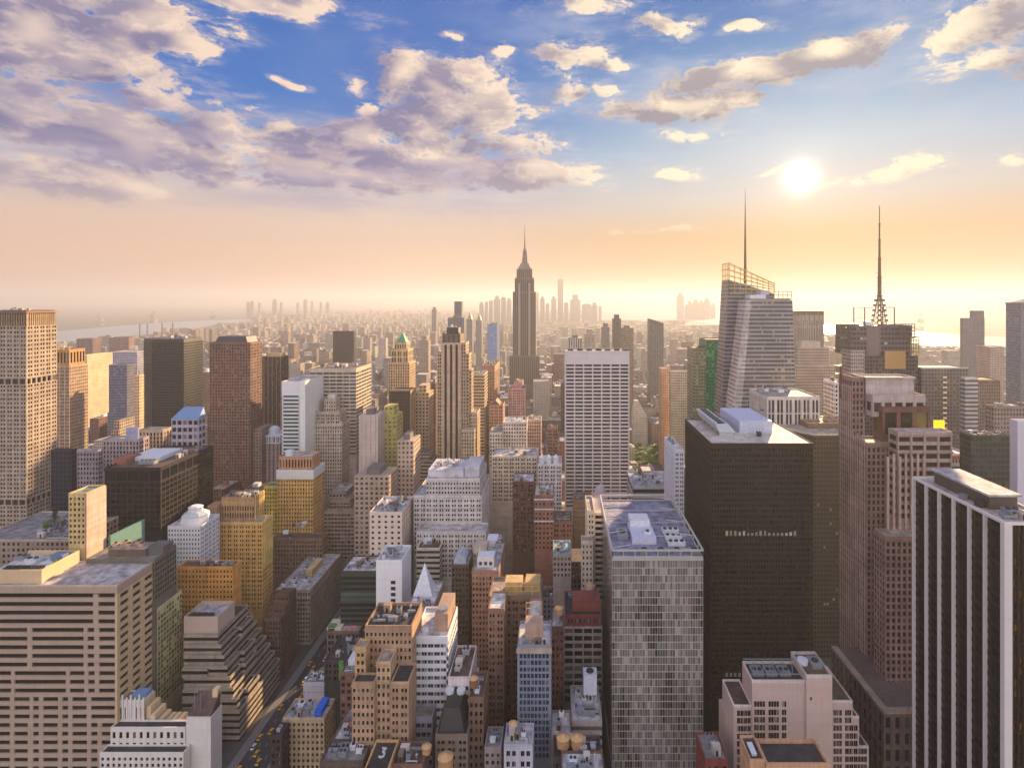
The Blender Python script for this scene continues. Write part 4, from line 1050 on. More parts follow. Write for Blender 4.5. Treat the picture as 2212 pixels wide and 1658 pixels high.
for a in range(4):
    an = a * math.pi / 2 + math.pi / 4; m.bar((cxm + 7.5 * math.cos(an), Y + 21 + 7.5 * math.sin(an), z0), (cxm + 4.2 * math.cos(an), Y + 21 + 4.2 * math.sin(an), z0 + 30), 1.6)
b.part(m, 'mooring_mast', wall((110, 98, 98)))
mast(b, cxm, Y + 21, z0 + 38, Z_(480, Y), 1.5)
b.winmax = 0
b.winmax = 60
b.foot(X_(1098, Y), X_(1168, Y), Y - 3, Y + 42)

# the white gridded slab
b = mk('gridded_slab', 'white slab tower with a bold grid of dark windows in seven columns', 'office tower', 1220, 1359, 759, 560, 1090, D=32, nick='white gridded slab')
WV = wall((198, 184, 182), grime=.1)
geo_tier(b, b.x0, b.x1, 560, 592, 0, b.z, WV, glass((20, 18, 22), (60, 54, 52), .12, .1), 9.2, 3.72, .13, .44, .9, zlo=Z_(1098, 560), band=13, faces='FL', edge=.5, sidebay=8, rm=ROOF_GREY, par=.6)
m = MB()
for k in range(7): 
    x = b.x0 + 3 + k * 9.4; m.box(x, x + 5.5, 562, 566, b.z + .6, b.z + 2.0 + (k % 2) * .8)
m.bar((b.x0 - 1, 561, b.z + 2.6), (b.x1 - 10, 561, b.z + 2.6), .5); m.bar((b.x0 + 8, 561, b.z), (b.x0 + 8, 561, b.z + 3), .4); m.bar((b.x1 - 14, 561, b.z), (b.x1 - 14, 561, b.z + 3.4), .4)
b.part(m, 'roof_gantry', METAL_DARK)
unit(b, b.x1 - 4, 566, b.z, 6, 4, 3, METAL, 2)

def simple(name, label, cat, p0, p1, py, Y, vb, D=None, far=None, nick=None, wm=None, gm=None, bay=2.6, fl=3.6, pf=.48, sf=.48, rm=ROOF_GREY, kind='grid', par=1.0, cl=3, fm=None, d=.45, band=1.5, zlo=None, winmax=95, edge=0.0):
    b = mk(name, label, cat, p0, p1, py, Y, vb, D, far, nick)
    if fm: shade_tier(b, b.x0, b.x1, b.y0, b.y1, 0, b.z, fm, bay, fl, rm, par)
    else:
        geo_tier(b, b.x0, b.x1, b.y0, b.y1, 0, b.z, wm or wall(TAN), gm or GLASS_BROWN, bay, fl, pf, sf, d, kind=kind, band=band, rm=rm, par=par, zlo=max(0, Z_(vb + 25, Y)) if zlo is None else zlo, winmax=winmax, edge=edge)
    if cl: clutter(b, b.x0 + 1, b.x1 - 1, b.y0 + 1, b.y1 - 1, b.z + .12, int(p0 * 7 + py), cl)
    return b

# middle distance around the striped tower
simple('banded_block', 'green banded office block just right of the three striped tan tower', 'office building', 1010, 1046, 809, 640, 960, D=30, nick='green banded block', wm=wall((190, 160, 118)), gm=glass((70, 80, 66), (130, 130, 100), .3), kind='ribbon', pf=0, sf=.5, fl=3.7, bay=20, rm=ROOF_TAN)
simple('brown_tower', 'brown tower with heavy dark cap, right of the green banded block', 'office tower', 1040, 1068, 791, 700, 960, far=1079, nick='dark capped brown tower', wm=wall((150, 108, 78)), rm=ROOF_DARK, bay=3, cl=2, band=8)
simple('blue_glass_tower', 'pale blue glass tower with dark cap and sunlit flank, left of the needle spired skyscraper', 'office tower', 1052, 1073, 701, 1000, 800, far=1079, nick='pale blue capped tower', fm=fac((96, 84, 84), (130, 152, 196), (150, 170, 206), .86, .9, .4, .4), bay=3.5, rm=ROOF_DARK, cl=0)
simple('pink_hotel', 'pink stone hotel with gabled top in the centre of the skyline', 'setback tower', 1097, 1133, 840, 760, 930, D=30, nick='pink gabled hotel', wm=wall((204, 150, 142)), rm=ROOF_BROWN, bay=2.8, cl=0)
b = ALL[-1]; m = MB(); m.gable(X_(1104, 765), X_(1126, 765), 765, 785, b.z + .2, b.z + 11); b.part(m, 'gabled_top', wall((196, 128, 124)))
simple('tan_block', 'small tan block with peaked roof, left of the pink gabled hotel', 'building', 1057, 1086, 876, 650, 940, D=24, wm=wall((176, 132, 106)), rm=ROOF_BROWN, cl=1)
b = ALL[-1]; m = MB(); m.gable(b.x0 + 2, b.x0 + 12, b.y0 + 2, b.y1 - 2, b.z + .2, b.z + 6); b.part(m, 'gabled_top', plain((120, 76, 60), .8))
simple('pale_block', 'pale square block with white roof below the pink gabled hotel', 'building', 1086, 1137, 913, 560, 985, D=26, nick='white roofed pale block', wm=wall((206, 186, 172)), rm=ROOF_WHITE)
simple('pale_block', 'pale low block of many small windows, left of the white roofed pale block', 'building', 1057, 1085.5, 936, 550, 985, D=26, wm=wall((200, 182, 166)), rm=ROOF_TAN)
simple('tan_block', 'sunlit peach block, right of the white roofed pale block', 'building', 1138, 1168, 908, 600, 975, D=22, wm=wall((208, 166, 136)), rm=ROOF_TAN)
simple('brick_tower', 'slender red brick tower between the peach block and the white gridded slab', 'building', 1182, 1204, 926, 580, 990, D=16, nick='slender red brick tower', wm=wall((170, 108, 84)), rm=ROOF_BROWN, cl=1)
simple('stone_block', 'broad light stone block between the broad pale grid block and the white gridded slab', 'office building', 1062, 1160, 987, 500, 1060, D=30, nick='broad light stone block', wm=wall((194, 172, 152)), rm=ROOF_LILAC, bay=2.5, cl=6)
simple('ornate_block', 'white ornate block with rooftop pavilions against the left side of the white gridded slab', 'building', 1161, 1213, 1004, 490, 1095, D=26, nick='white ornate block', wm=wall((206, 196, 200)), rm=ROOF_WHITE, cl=3)
b = ALL[-1]
for k in range(3):
    m = MB(); x = X_(1170 + k * 15, 492); m.box(x - 2, x + 2, 491, 495, b.z, b.z + 6); m.pyramid(x - 2.4, x + 2.4, 490.6, 495.4, b.z + 6, b.z + 9); b.part(m, 'pavilion', WHITE)
simple('red_brick_block', 'deep red brick block with pale roof edge below the broad light stone block', 'building', 1107, 1153, 1042, 440, 1170, D=22, nick='deep red brick block', wm=wall((112, 58, 54)), rm=ROOF_LILAC, bay=2.8, cl=3)
simple('banded_brick_block', 'brick block with white string courses and white roof, right of the deep red brick block', 'building', 1154, 1195, 1071, 425, 1165, D=26, nick='white banded brick block', wm=wall((156, 92, 74)), rm=ROOF_WHITE, bay=2.8, cl=6)
b = ALL[-1]
m = MB()
for py in (1078, 1099, 1125): m.box(b.x0 - .3, b.x1 + .3, b.y0 - .35, b.y0 - .021, Z_(py, 425) - .5, Z_(py, 425) + .5)
b.part(m, 'string_course', WHITE)
simple('brown_block', 'blank brown block at the foot of the white gridded slab', 'building', 1238, 1279, 1082, 470, 1110, D=20, wm=wall((160, 118, 84)), rm=ROOF_BROWN, sf=.8, cl=2)
simple('brick_block', 'low brick block behind the teal roofed building', 'building', 1194, 1236, 1128, 440, 1160, D=22, wm=wall((150, 100, 82)), rm=ROOF_BROWN, cl=4)
simple('teal_roofed_building', 'low building with bright teal roof in the dark gap below the white banded brick block', 'building', 1194, 1233, 1199, 370, 1225, D=22, nick='teal roofed building', wm=wall((170, 156, 150)), rm=ROOF_TEAL, cl=2)
# turret and striped slim tower left of the mirrored block
b = mk('turreted_building', 'cream building with a lilac domed turret in front of the white gridded slab', 'building', 1278, 1316, 1098, 400, 1110, D=20, nick='domed turret building')
WD2 = wall((212, 190, 170))
geo_tier(b, b.x0, b.x1, 400, 420, 0, b.z, WD2, GLASS_BROWN, 2.4, 3.5, .5, .45, .4, zlo=Z_(1140, 400), rm=ROOF_TAN)
tx = X_(1296, 404)
m = MB(); m.cyl(tx, 405, 4.4, 4.2, b.z, b.z + 8, 10); m.cyl(tx, 405, 4.9, 4.9, b.z + 8, b.z + 9, 10); b.part(m, 'turret', WD2)
m = MB(); m.dome(tx, 405, 4.5, b.z + 9, 6.5, 12); m.cyl(tx, 405, .4, .1, b.z + 15.3, b.z + 18, 6); b.part(m, 'dome', plain((176, 160, 168), .6))
b = mk('striped_slim_tower', 'slim cream tower with a column of black window slots, beside the mirrored glass block', 'building', 1268, 1300, 1106, 330, 1280, D=26, nick='black slotted cream tower')
geo_tier(b, b.x0, b.x1 - 4.4, 330, 356, 0, b.z, WD2, GLASS_BROWN, 2.2, 3.4, .6, .5, .4, zlo=Z_(1300, 330), faces='F', rm=ROOF_TAN)
geo_tier(b, b.x1 - 4.3, b.x1 + 1.6, 330.6, 356, 0, b.z - .5, WD2, glass((22, 20, 22), (50, 46, 44), .1), 6, 3.5, .12, .42, .8, zlo=Z_(1300, 330), faces='F')
geo_tier(b, X_(1255, 327), X_(1279, 327), 322, 329.9, 0, Z_(1168, 324), WD2, GLASS_BROWN, 2.2, 3.4, .6, .5, .4, zlo=Z_(1300, 327), faces='F', rm=ROOF_TAN)
b.foot(X_(1255, 327), b.x1 + 2, 322, 356)

# mirrored glass block
b = mk('mirrored_block', 'pale faceted glass block with patchwork panes and steel framed roof', 'office tower', 1322, 1518, 1203, 250, 1658, far=1296, nick='mirrored glass block')
GM = glass((128, 120, 112), (168, 158, 148), .6, .1, 1.0); GM2 = glass((98, 94, 80), (132, 126, 108), .6, .1, 1.0); GM3 = glass((118, 100, 98), (150, 130, 126), .5, .1, 1.0); GM4 = glass((46, 42, 38), (86, 78, 70), .5, .08, 1.0)
WM = wall((172, 164, 158), grime=.1)
zt = b.z - 1.5; zl = Z_(1675, 250)
W = MB(); d = .5; W.box(b.x0 + .4, b.x1, 250 + d, b.y1, zl, zt); W.box(b.x0, b.x1, 250, b.y1, 0, zl); W.box(b.x0 - .1, b.x1 + .1, 249.9, b.y1 + .1, zt, b.z)
r_ = random.Random(11); fl = 3.3; nf = int((zt - zl) / fl); fl = (zt - zl) / nf; nb = 36; bw = (b.x1 - b.x0) / nb
for k in range(nb + 1): W.box(b.x0 + k * bw - .07, b.x0 + k * bw + .07, 250.28 - (.12 if k % 6 == 0 else 0), 250 + d, zl, zt)
for j in range(nf + 1): W.box(b.x0, b.x1, 250.2, 250 + d, zl + j * fl - .13, zl + j * fl + .13)
ph = [r_.uniform(0, 6.28) for _ in range(6)]
for j in range(nf):
    z = zl + j * fl
    for k in range(nb):
        n_ = math.sin(k * .35 + ph[0] + j * .12) + math.sin(k * .81 + ph[1] - j * .31) * .7 + math.sin(j * .55 + ph[2]) * .8 + math.sin((k + j) * .23 + ph[3]) + r_.uniform(-1.1, 1.1)
        if j > nf - 5: n_ += 1.2
        g = GM4 if n_ < -1.7 else (GM2 if n_ < -.4 else (GM3 if n_ < .1 else GM))  # smooth waves pick pane colours, painting broad reflections into the glass
        h = fl - .3
        b.wins.setdefault(('F', round(bw - .16, 3), round(h, 3), g.name), []).append(((b.x0 + (k + .5) * bw, 250 + d - .05 - r_.choice([0, 0, .04, .08]), z + fl / 2), g))
for j in range(nf):
    nL = 8; bl = (b.y1 - 250.5) / nL
    for k in range(nL):
        g = r_.choice([GM, GM2, GM3]); b.wins.setdefault(('L', round(bl - .3, 3), round(fl - .34, 3), g.name), []).append(((b.x0 + .33, 250.5 + (k + .5) * bl, zl + (j + .5) * fl), g))
b.part(W, 'wall', WM); b.winmax = 100
m = MB(); z = b.z; x0, x1, y0, y1 = b.x0, b.x1, 250, b.y1
for (p, q) in [((x0, y0), (x1, y0)), ((x1, y0), (x1, y1)), ((x1, y1), (x0, y1)), ((x0, y1), (x0, y0))]:
    m.bar((p[0], p[1], z + 3.2), (q[0], q[1], z + 3.2), .7)
for k in range(9):
    m.bar((x0 + k * (x1 - x0) / 8, y0, z), (x0 + k * (x1 - x0) / 8, y0, z + 3.2), .35); m.bar((x0, y0 + k * (y1 - y0) / 8, z), (x0, y0 + k * (y1 - y0) / 8, z + 3.2), .35); m.bar((x1, y0 + k * (y1 - y0) / 8, z), (x1, y0 + k * (y1 - y0) / 8, z + 3.2), .35)
for k in range(5):
    y = y0 + 3 + k * (y1 - y0 - 6) / 4; m.bar((x0, y, z + 3.0), (x0 + 9, y + 3, z + 3.0), .35); m.bar((x1 - 10, y, z + 3.0), (x1, y - 3, z + 3.0), .35); m.bar((x0 + 3, y, z + 1.5), (x1 - 3, y, z + 1.5), .3)
b.part(m, 'roof_frame', plain((196, 184, 178), .5))
roof(b, x0, x1, y0, y1, z, roofm((150, 146, 168)), WM, .5)
b.box('plant_room', X_(1366, 262), X_(1418, 262), 263, 281, z + .12, z + 3.4, plain((206, 204, 222), .6)); b.box('plant_room', X_(1362, 274), X_(1404, 274), 275.5, 285, z + 3.4, z + 6.4, WHITE)
for k in range(4): unit(b, X_(1392 + k * 36, 253), 254.6, z, 4.2, 4.2, 1.4, METAL, 1)
for k in range(3): unit(b, X_(1458, 264), 262 + k * 7, z, 8, 3.4, 1.6, WHITE, 3, leg=.4)
unit(b, X_(1345, 268), 272, z, 5, 9, 1.8, METAL, 1, leg=.4); unit(b, X_(1398, 268), 268, z + 3.4, 3.6, 2.4, .8, WHITE, 1)

# lower centre
simple('white_tower', 'white blank walled tower with one column of small windows, left of the white pyramid roof', 'building', 812, 868, 1213, 330, 1340, far=888, nick='white blank tower', wm=wall((226, 216, 218), grime=.08), rm=ROOF_WHITE, cl=4, sf=.5, pf=.45, zlo=0, kind='none')
b = ALL[-1]; b.wins.clear()
WBk = plain((30, 28, 32), .3)
for px, py0, n in ((849, 1257, 6), (828, 1309, 3)):
    for k in range(n):
        z = Z_(py0 + k * 13, 330); m = MB(); m.box(X_(px - 5, 330), X_(px + 5, 330), 329.9, 330.5, z - 1, z + 1); b.part(m, 'window', WBk)
b = mk('pyramid_roofed_building', 'small building with a white glass pyramid on its roof, right of the white blank tower', 'building', 876, 934, 1319, 300, 1340, D=30, nick='white pyramid roof')
geo_tier(b, b.x0, b.x1, 300, 330, 0, b.z, wall((150, 120, 108)), GLASS_BROWN, 2.6, 3.5, .5, .5, .4, zlo=Z_(1380, 300), rm=ROOF_WHITE)
m = MB(); m.pyramid(X_(893, 316), X_(935, 316), 314, 325, b.z + .2, b.z + 17); b.part(m, 'pyramid', plain((216, 218, 232), .4))
clutter(b, b.x0 + 1, b.x1 - 1, 301, 313, b.z + .12, 77, 5)
simple('dark_glass_block', 'dark low glass block with white roof fringe, left of the white blank tower', 'office building', 735, 812, 1236, 352, 1335, D=22, nick='dark glass low block', wm=wall((64, 62, 56)), gm=glass((34, 42, 36), (80, 96, 86), .35), kind='ribbon', pf=0, sf=.35, bay=20, fl=3.5, rm=ROOF_WHITE, band=2.5, cl=5)
simple('pale_tower', 'cream tower with white roof and gold lit lower windows, above the dark glass low block', 'building', 798, 868, 1108, 375, 1215, far=893, nick='cream square tower', wm=wall((216, 190, 172), grime=.1), rm=ROOF_LILAC, bay=4.2, fl=3.7, pf=.62, sf=.58, cl=6)
b = mk('colourful_roofed_building', 'low building with a pink and cream roof strewn with blue and green sheds', 'building', 706, 775, 1365, 345, 1400, far=786, D=36, nick='pink roofed low building')
geo_tier(b, b.x0, b.x1, 345, 381, 0, b.z, wall((110, 92, 84)), GLASS_BROWN, 3, 4, .4, .4, .4, zlo=0, rm=roofm((206, 150, 142)), par=.8)
for px, py, y, w, dd, h, c in [(728, 1345, 352, 9, 10, 1.2, (216, 200, 170)), (752, 1350, 356, 7, 8, 1, (70, 70, 170)), (790, 1330, 366, 7, 12, 4, (20, 110, 200)), (718, 1360, 349, 4, 4, 2, (90, 130, 90)), (762, 1338, 368, 6, 6, 2, (230, 206, 170))]:
    unit(b, X_(px, y), y, b.z + .12, w, dd, h, plain(c, .6), 0, 'roof_shed')
simple('green_scaffold_building', 'dark building with a green netted corner under the pink roofed low building', 'building', 700, 770, 1428, 318, 1450, D=22, nick='green netted building', wm=wall((64, 60, 60)), rm=ROOF_DARK, cl=3)
b = ALL[-1]
b.box('netting', X_(731, 317), X_(741, 317), 317.2, 317.7, b.z - 10, b.z + 1, wall((98, 150, 66), vivid=True)); b.box('netting', X_(750, 317), X_(768, 317), 317.2, 317.7, b.z - 4, b.z + 2, wall((66, 76, 120), vivid=True))
simple('lilac_building', 'lilac walled low building with pale green roof and yellow roof shed', 'building', 655, 728, 1476, 330, 1520, far=742, nick='lilac walled low building', wm=wall((196, 180, 190), grime=.1), rm=ROOF_GREEN, sf=.9, cl=3)
b = ALL[-1]; unit(b, X_(724, 350), 350, b.z + .12, 11, 6, 4, plain((226, 176, 70), .6), 0, 'roof_shed')
simple('cream_building', 'small cream apartment building with a blue tarp on its roof', 'apartment building', 610, 700, 1554, 280, 1640, far=724, nick='blue tarp cream building', wm=wall((196, 160, 116)), rm=ROOF_LILAC, bay=2.8, fl=3.4, cl=5)
b = ALL[-1]; b.box('tarp', X_(682, 284), X_(697, 284), 282, 292, b.z + .15, b.z + 3, plain((30, 100, 210), .5))

b = mk('twin_bay_building', 'tan brick building of many windows with dark parapet roof and orange lit corner', 'apartment building', 788, 889, 1357, 234, 1658, D=18, nick='tan twin bay building')
WTB = wall((176, 132, 98))
geo_tier(b, b.x0, b.x1, 234, 252, 0, b.z, WTB, GLASS_BROWN, 2.05, 3.5, .5, .52, .4, zlo=Z_(1670, 234), rm=ROOF_DARK, par=1.4, faces='F')
geo_tier(b, X_(774, 232), X_(797, 232), 228, 233.9, 0, Z_(1395, 230), wall((206, 152, 96)), GLASS_BROWN, 2.05, 3.5, .5, .52, .4, zlo=Z_(1670, 230), rm=ROOF_TAN, faces='F')  # orange tone paints warm light on the corner bay
geo_tier(b, X_(768, 226), X_(815, 226), 222, 227.9, 0, Z_(1470, 224), WTB, GLASS_BROWN, 2.05, 3.5, .5, .52, .4, zlo=Z_(1670, 224), rm=ROOF_DARK, faces='F')
geo_tier(b, X_(850, 226), X_(888, 226), 222, 233.9, 0, Z_(1470, 224), WTB, GLASS_BROWN, 2.05, 3.5, .5, .52, .4, zlo=Z_(1670, 224), rm=ROOF_DARK, faces='F')
geo_tier(b, X_(818, 228), X_(848, 228), 225, 233.9, 0, Z_(1430, 226), wall((196, 150, 112)), GLASS_BROWN, 2.05, 3.5, .5, .52, .4, zlo=Z_(1670, 226), rm=ROOF_TAN, faces='F')
clutter(b, b.x0 + 1, b.x1 - 1, 236, 251, b.z, 81, 5); b.foot(X_(768, 226), b.x1, 222, 252); SEEN.append((768, 889, 1340, 1658, 222, None, 768, 889))

b = mk('white_ribbon_building', 'white building of ribbon windows with white roof and brown brick tank house', 'office building', 892, 967, 1378, 242, 1560, far=983, nick='white ribbon windowed building')
WRB = wall((216, 212, 216), grime=.1)
geo_tier(b, b.x0, b.x1, b.y0, b.y1 + 6, 0, b.z, WRB, glass((50, 50, 56), (150, 150, 156), .4), 2.6, 3.6, .12, .52, .4, kind='ribbon', zlo=Z_(1580, 242), rm=ROOF_WHITE, band=2.4, edge=.6)
b.box('tank_house', X_(938, 246), X_(966, 246), 247, b.y1 + 5.5, b.z + .1, Z_(1325, 247), wall((176, 134, 104)))
m = MB(); m.cyl(X_(952, 246), 250.5, 2.2, 2.2, Z_(1325, 247), Z_(1325, 247) + 1.0, 16); b.part(m, 'cooling_fan', METAL)
m = MB(); m.cyl(X_(917, 246), 247, 1.7, 1.7, b.z + .12, b.z + 1.5, 16); b.part(m, 'cooling_fan', WHITE)
geo_tier(b, X_(889, 238), X_(938, 238), 234, 241.9, 0, Z_(1545, 236), wall((150, 146, 160)), GLASS, 2.6, 3.6, .2, .5, .3, kind='ribbon', zlo=Z_(1670, 236), rm=ROOF_GREY, faces='F')
simple('brown_roofed_building', 'narrow white building with a brown sloping roof deck, right of the white ribbon windowed building', 'building', 967.5, 1014, 1466, 238, 1530, far=1030, nick='brown roofed white building', wm=wall((212, 196, 194)), rm=ROOF_BROWN, cl=2, band=3)
simple('white_roofed_building', 'narrow brick tower with white roof and white plant box with three fans', 'building', 1019, 1077, 1234, 330, 1500, far=1090, nick='white plant roofed brick tower', wm=wall((158, 112, 90)), rm=ROOF_LILAC, bay=2.4, cl=0, band=3)
b = ALL[-1]
b.box('plant_room', X_(1030, 334), X_(1066, 334), 335, 343, b.z + .1, b.z + 6.5, WHITE)
for k in range(3):
    m = MB(); m.box(X_(1034 + k * 11, 334), X_(1040 + k * 11, 334), 334.85, 334.99, b.z + 1.6, b.z + 3.6); b.part(m, 'louver', METAL_DARK)
b.box('plant_room', X_(1022, 352), X_(1050, 352), 353, 362, b.z + .1, b.z + 5, wall((190, 166, 146))); b.box('plant_room', X_(1052, 366), X_(1074, 366), 364, 374, b.z + .1, b.z + 4, WHITE)
clutter(b, b.x0 + 8, b.x1 - 1, 345, 380, b.z + .1, 91, 5)
simple('dark_building', 'narrow dark tower with small pale gabled roof house, right of the white pyramid roof', 'building', 975, 1012, 1222, 352, 1350, D=18, nick='narrow dark tower', wm=wall((96, 76, 68)), rm=ROOF_LILAC, cl=2)
b = ALL[-1]; m = MB(); m.gable(b.x0 + 1, b.x1 - 2, 354, 366, b.z + 3, b.z + 7); m.box(b.x0 + 1, b.x1 - 2, 354, 366, b.z + .1, b.z + 3); b.part(m, 'roof_house', plain((190, 196, 210), .5))

b = mk('court_building', 'brown brick building with twin wings round a light court and orange roof house', 'building', 1055, 1170, 1291, 282, 1600, D=20, nick='brown court building')
WCB = wall((140, 94, 72))
geo_tier(b, b.x0, b.x1, 282, 302, 0, b.z, WCB, GLASS_BROWN, 2.3, 3.5, .52, .5, .4, zlo=Z_(1620, 282), rm=ROOF_TAN, faces='F')
for p0, p1, py in ((1055, 1089, 1318), (1140, 1169, 1335)):
    geo_tier(b, X_(p0, 268), X_(p1, 268), 266, 281.9, 0, Z_(py, 266), wall((156, 108, 86)), GLASS_BROWN, 2.3, 3.5, .52, .5, .4, zlo=Z_(1620, 266), rm=ROOF_WHITE, faces='FR')
b.box('roof_house', X_(1091, 288), X_(1128, 288), 286, 294, b.z + .1, b.z + 6, wall((212, 164, 92))); b.box('roof_house', X_(1134, 288), X_(1166, 288), 288, 297, b.z + .1, b.z + 5, wall((196, 150, 80)))
m = MB(); x0, x1 = X_(1064, 284), X_(1166, 284)
for z in (b.z + 3, b.z + 5.5): m.bar((x0, 283, z), (x1, 283, z), .3)
for k in range(7): m.bar((x0 + k * (x1 - x0) / 6, 283, b.z), (x0 + k * (x1 - x0) / 6, 283, b.z + 5.5), .3)
b.part(m, 'roof_frame', plain((206, 160, 96), .6))
b.foot(b.x0, b.x1, 264, 302); SEEN.append((1055, 1170, 1290, 1620, 266, None, 1055, 1170))

b = mk('blue_glass_building', 'slim blue glass fronted tower with white cornice roof and brown roof house', 'hotel', 1117, 1190, 1398, 236, 1600, D=18, nick='slim blue glass tower')
geo_tier(b, b.x0, b.x1, 236, 254, 0, b.z, wall((128, 128, 138), grime=.12), glass((30, 52, 84), (96, 120, 150), .4), 1.75, 3.1, .25, .3, .35, zlo=Z_(1640, 236), rm=ROOF_WHITE, par=1.2, band=2.6, faces='F', edge=.8)
b.box('cornice', b.x0 - .3, b.x1 + .3, 235.6, 236, b.z - 2.2, b.z, wall((186, 156, 134)))
b.box('roof_house', X_(1134, 240), X_(1172, 240), 240, 247, b.z + .1, Z_(1348, 240), wall((186, 142, 116)))
m = MB(); x0, x1 = X_(1136, 247), X_(1170, 247)
for k in range(4): m.bar((x0 + k * (x1 - x0) / 3, 247.3, b.z), (x0 + k * (x1 - x0) / 3, 247.3, b.z + 13), .3)
m.bar((x0, 247.3, b.z + 13), (x1, 247.3, b.z + 13), .3); m.bar((x0, 247.3, b.z + 10.5), (x1, 247.3, b.z + 10.5), .3); b.part(m, 'roof_frame', plain((200, 160, 120), .6))
clutter(b, b.x0 + 1, b.x1 - 1, 237.5, 240, b.z, 96, 4, .8)
simple('brown_building', 'dark red brown building squeezed against the right side of the slim blue glass tower', 'building', 1190.5, 1217, 1357, 262, 1530, D=18, wm=wall((104, 66, 54)), rm=ROOF_LILAC, cl=2)
b = mk('red_topped_building', 'pale grid fronted building with a red attic storey, left of the mirrored glass block', 'building', 1218, 1300, 1332, 285, 1500, D=24, nick='red attic grid building')
geo_tier(b, b.x0, b.x1, 285, 309, 0, b.z - 5, wall((176, 162, 156)), GLASS_BROWN, 5.2, 3.9, .14, .35, .6, zlo=Z_(1520, 285), faces='F', band=.8)
geo_tier(b, b.x0 + .4, b.x1 - .4, 285.5, 309, b.z - 5, b.z, wall((150, 62, 54)), GLASS_PALE, 2.6, 4.2, .4, .4, .4, zlo=b.z - 5, faces='F', band=1.2, rm=ROOF_DARK)
b.box('attic', X_(1236, 290), X_(1296, 290), 290, 300, b.z + .1, b.z + 6, wall((160, 70, 58)))
clutter(b, b.x0 + 1, b.x1 - 1, 301, 308, b.z, 101, 3)
simple('low_grey_building', 'low pale roofed building with a tall white tank box, left of the mirrored glass block', 'building', 1234, 1300, 1560, 238, 1620, D=22, nick='tank box low building', wm=wall((160, 146, 146)), rm=ROOF_LILAC, kind='ribbon', pf=0, sf=.5, bay=20, cl=4)
b = ALL[-1]; unit(b, X_(1274, 252), 253, b.z, 6, 5, 9, plain((206, 202, 216), .6), 1, 'tank_box', leg=3)
simple('lilac_roofed_building', 'lilac roofed low building between the slim blue glass tower and the tank box low building', 'building', 1190, 1233, 1600, 226, 1620, D=16, nick='lilac roofed low building', wm=wall((140, 120, 112)), rm=ROOF_LILAC, cl=3)
b = mk('dark_pitched_building', 'dark roofed building with dormer rows and twin white vents, below the brown roofed white building', 'building', 940, 1010, 1590, 222, 1658, D=18, nick='dark dormered building')
geo_tier(b, b.x0, b.x1, 222, 240, 0, b.z, wall((122, 104, 90)), GLASS_BROWN, 2.3, 3.6, .45, .5, .4, zlo=Z_(1680, 222), rm=ROOF_DARK, faces='F')
m = MB(); m.prism([(b.x0 + 1, 224), (b.x1 - 2, 224), (b.x1 - 2, 239), (b.x0 + 1, 239)], b.z + .2, b.z + 8, 3, 3, top=[(b.x0 + 2.5, 227), (b.x1 - 4, 227), (b.x1 - 4, 238), (b.x0 + 2.5, 238)]); b.part(m, 'mansard', plain((56, 50, 48), .7))
for px in (971, 996):
    m = MB(); m.cyl(X_(px, 236), 236, 1.9, 1.9, b.z + 8, b.z + 9.2, 14); b.part(m, 'vent', WHITE)
simple('brown_slim_tower', 'slim brown brick tower rising beside the dark dormered building', 'building', 1012, 1044, 1510, 228, 1658, D=16, nick='slim brown tower', wm=wall((116, 88, 70)), rm=ROOF_BROWN, cl=2)

# ---- bottom edge roofs and tanks
simple('yellow_edged_building', 'dark flat roof with yellow edges and a small white curved vent, on the bottom edge', 'building', 786, 838, 1666, 206, 1658, D=14, nick='yellow edged roof', wm=wall((206, 150, 80)), rm=ROOF_DARK, cl=0, zlo=20)
b = ALL[-1]
m = MB()
import itertools as _it
xc_, yc_ = (b.x0 + b.x1) / 2 - .2, 214
ptsv = [(-.8, 2.4), (.9, 2.4), (-.1, .6), (.9, .2), (.9, -1.4), (-.1, -2.0), (-.9, -1.4)]
for p, q in zip(ptsv, ptsv[1:]): m.bar((xc_ + p[0], yc_ + p[1], b.z + .5), (xc_ + q[0], yc_ + q[1], b.z + .5), .5)
b.part(m, 'vent_pipe', WHITE)
LOW = [('low dark roofed building with pale rail, left of the yellow edged roof', 690, 784, 1648, 214, (96, 78, 70), ROOF_GREY), ('low brown roofed house on the bottom edge, right of the yellow edged roof', 845, 912, 1655, 210, (120, 84, 70), ROOF_BROWN),
       ('low white roofed building with roof pipes, right of the slim brown tower', 1046, 1082, 1618, 222, (150, 130, 124), ROOF_GREY), ('cluttered white roofed building at the foot of the slim blue glass tower', 1088, 1150, 1612, 214, (176, 168, 180), ROOF_WHITE),
       ('dark tank roofed building below the lilac roofed low building', 1194, 1300, 1640, 214, (84, 70, 66), ROOF_DARK), ('low brick building with white roof patches, nearest the foot of the mirrored glass block', 1212, 1306, 1678, 204, (128, 80, 66), ROOF_WHITE),
       ('dark low building in the shadow left of the blue tarp cream building', 583, 608, 1590, 270, (66, 54, 52), ROOF_DARK)]
for k, (lb, p0, p1, py, Y, c, rm) in enumerate(LOW):
    simple('low_building', lb, 'building', p0, p1, py, Y, 1658, D=11 if k != 6 else 8, wm=wall(c), rm=rm, cl=6, zlo=max(0, Z_(1690, Y)))
tank(X_(1216, 219), 219, Z_(1640, 214) + .12, 'tan capped round water tank, left one of a pair on the dark tank roofed building', 2.5, 3.2, 1.5)
tank(X_(1246, 219), 219, Z_(1640, 214) + .12, 'tan capped round water tank, right one of a pair on the dark tank roofed building', 2.5, 3.2, 1.5)
tank(X_(962, 213), 213, Z_(1655, 210) - 6, 'big tan water tank on the bottom edge in front of the dark dormered building', 2.8, 4.5, 3)
tank(X_(921, 216), 216, Z_(1655, 210) - 1, 'small tan water tank on the low brown roofed house', 1.7, 2.6, 1.5)
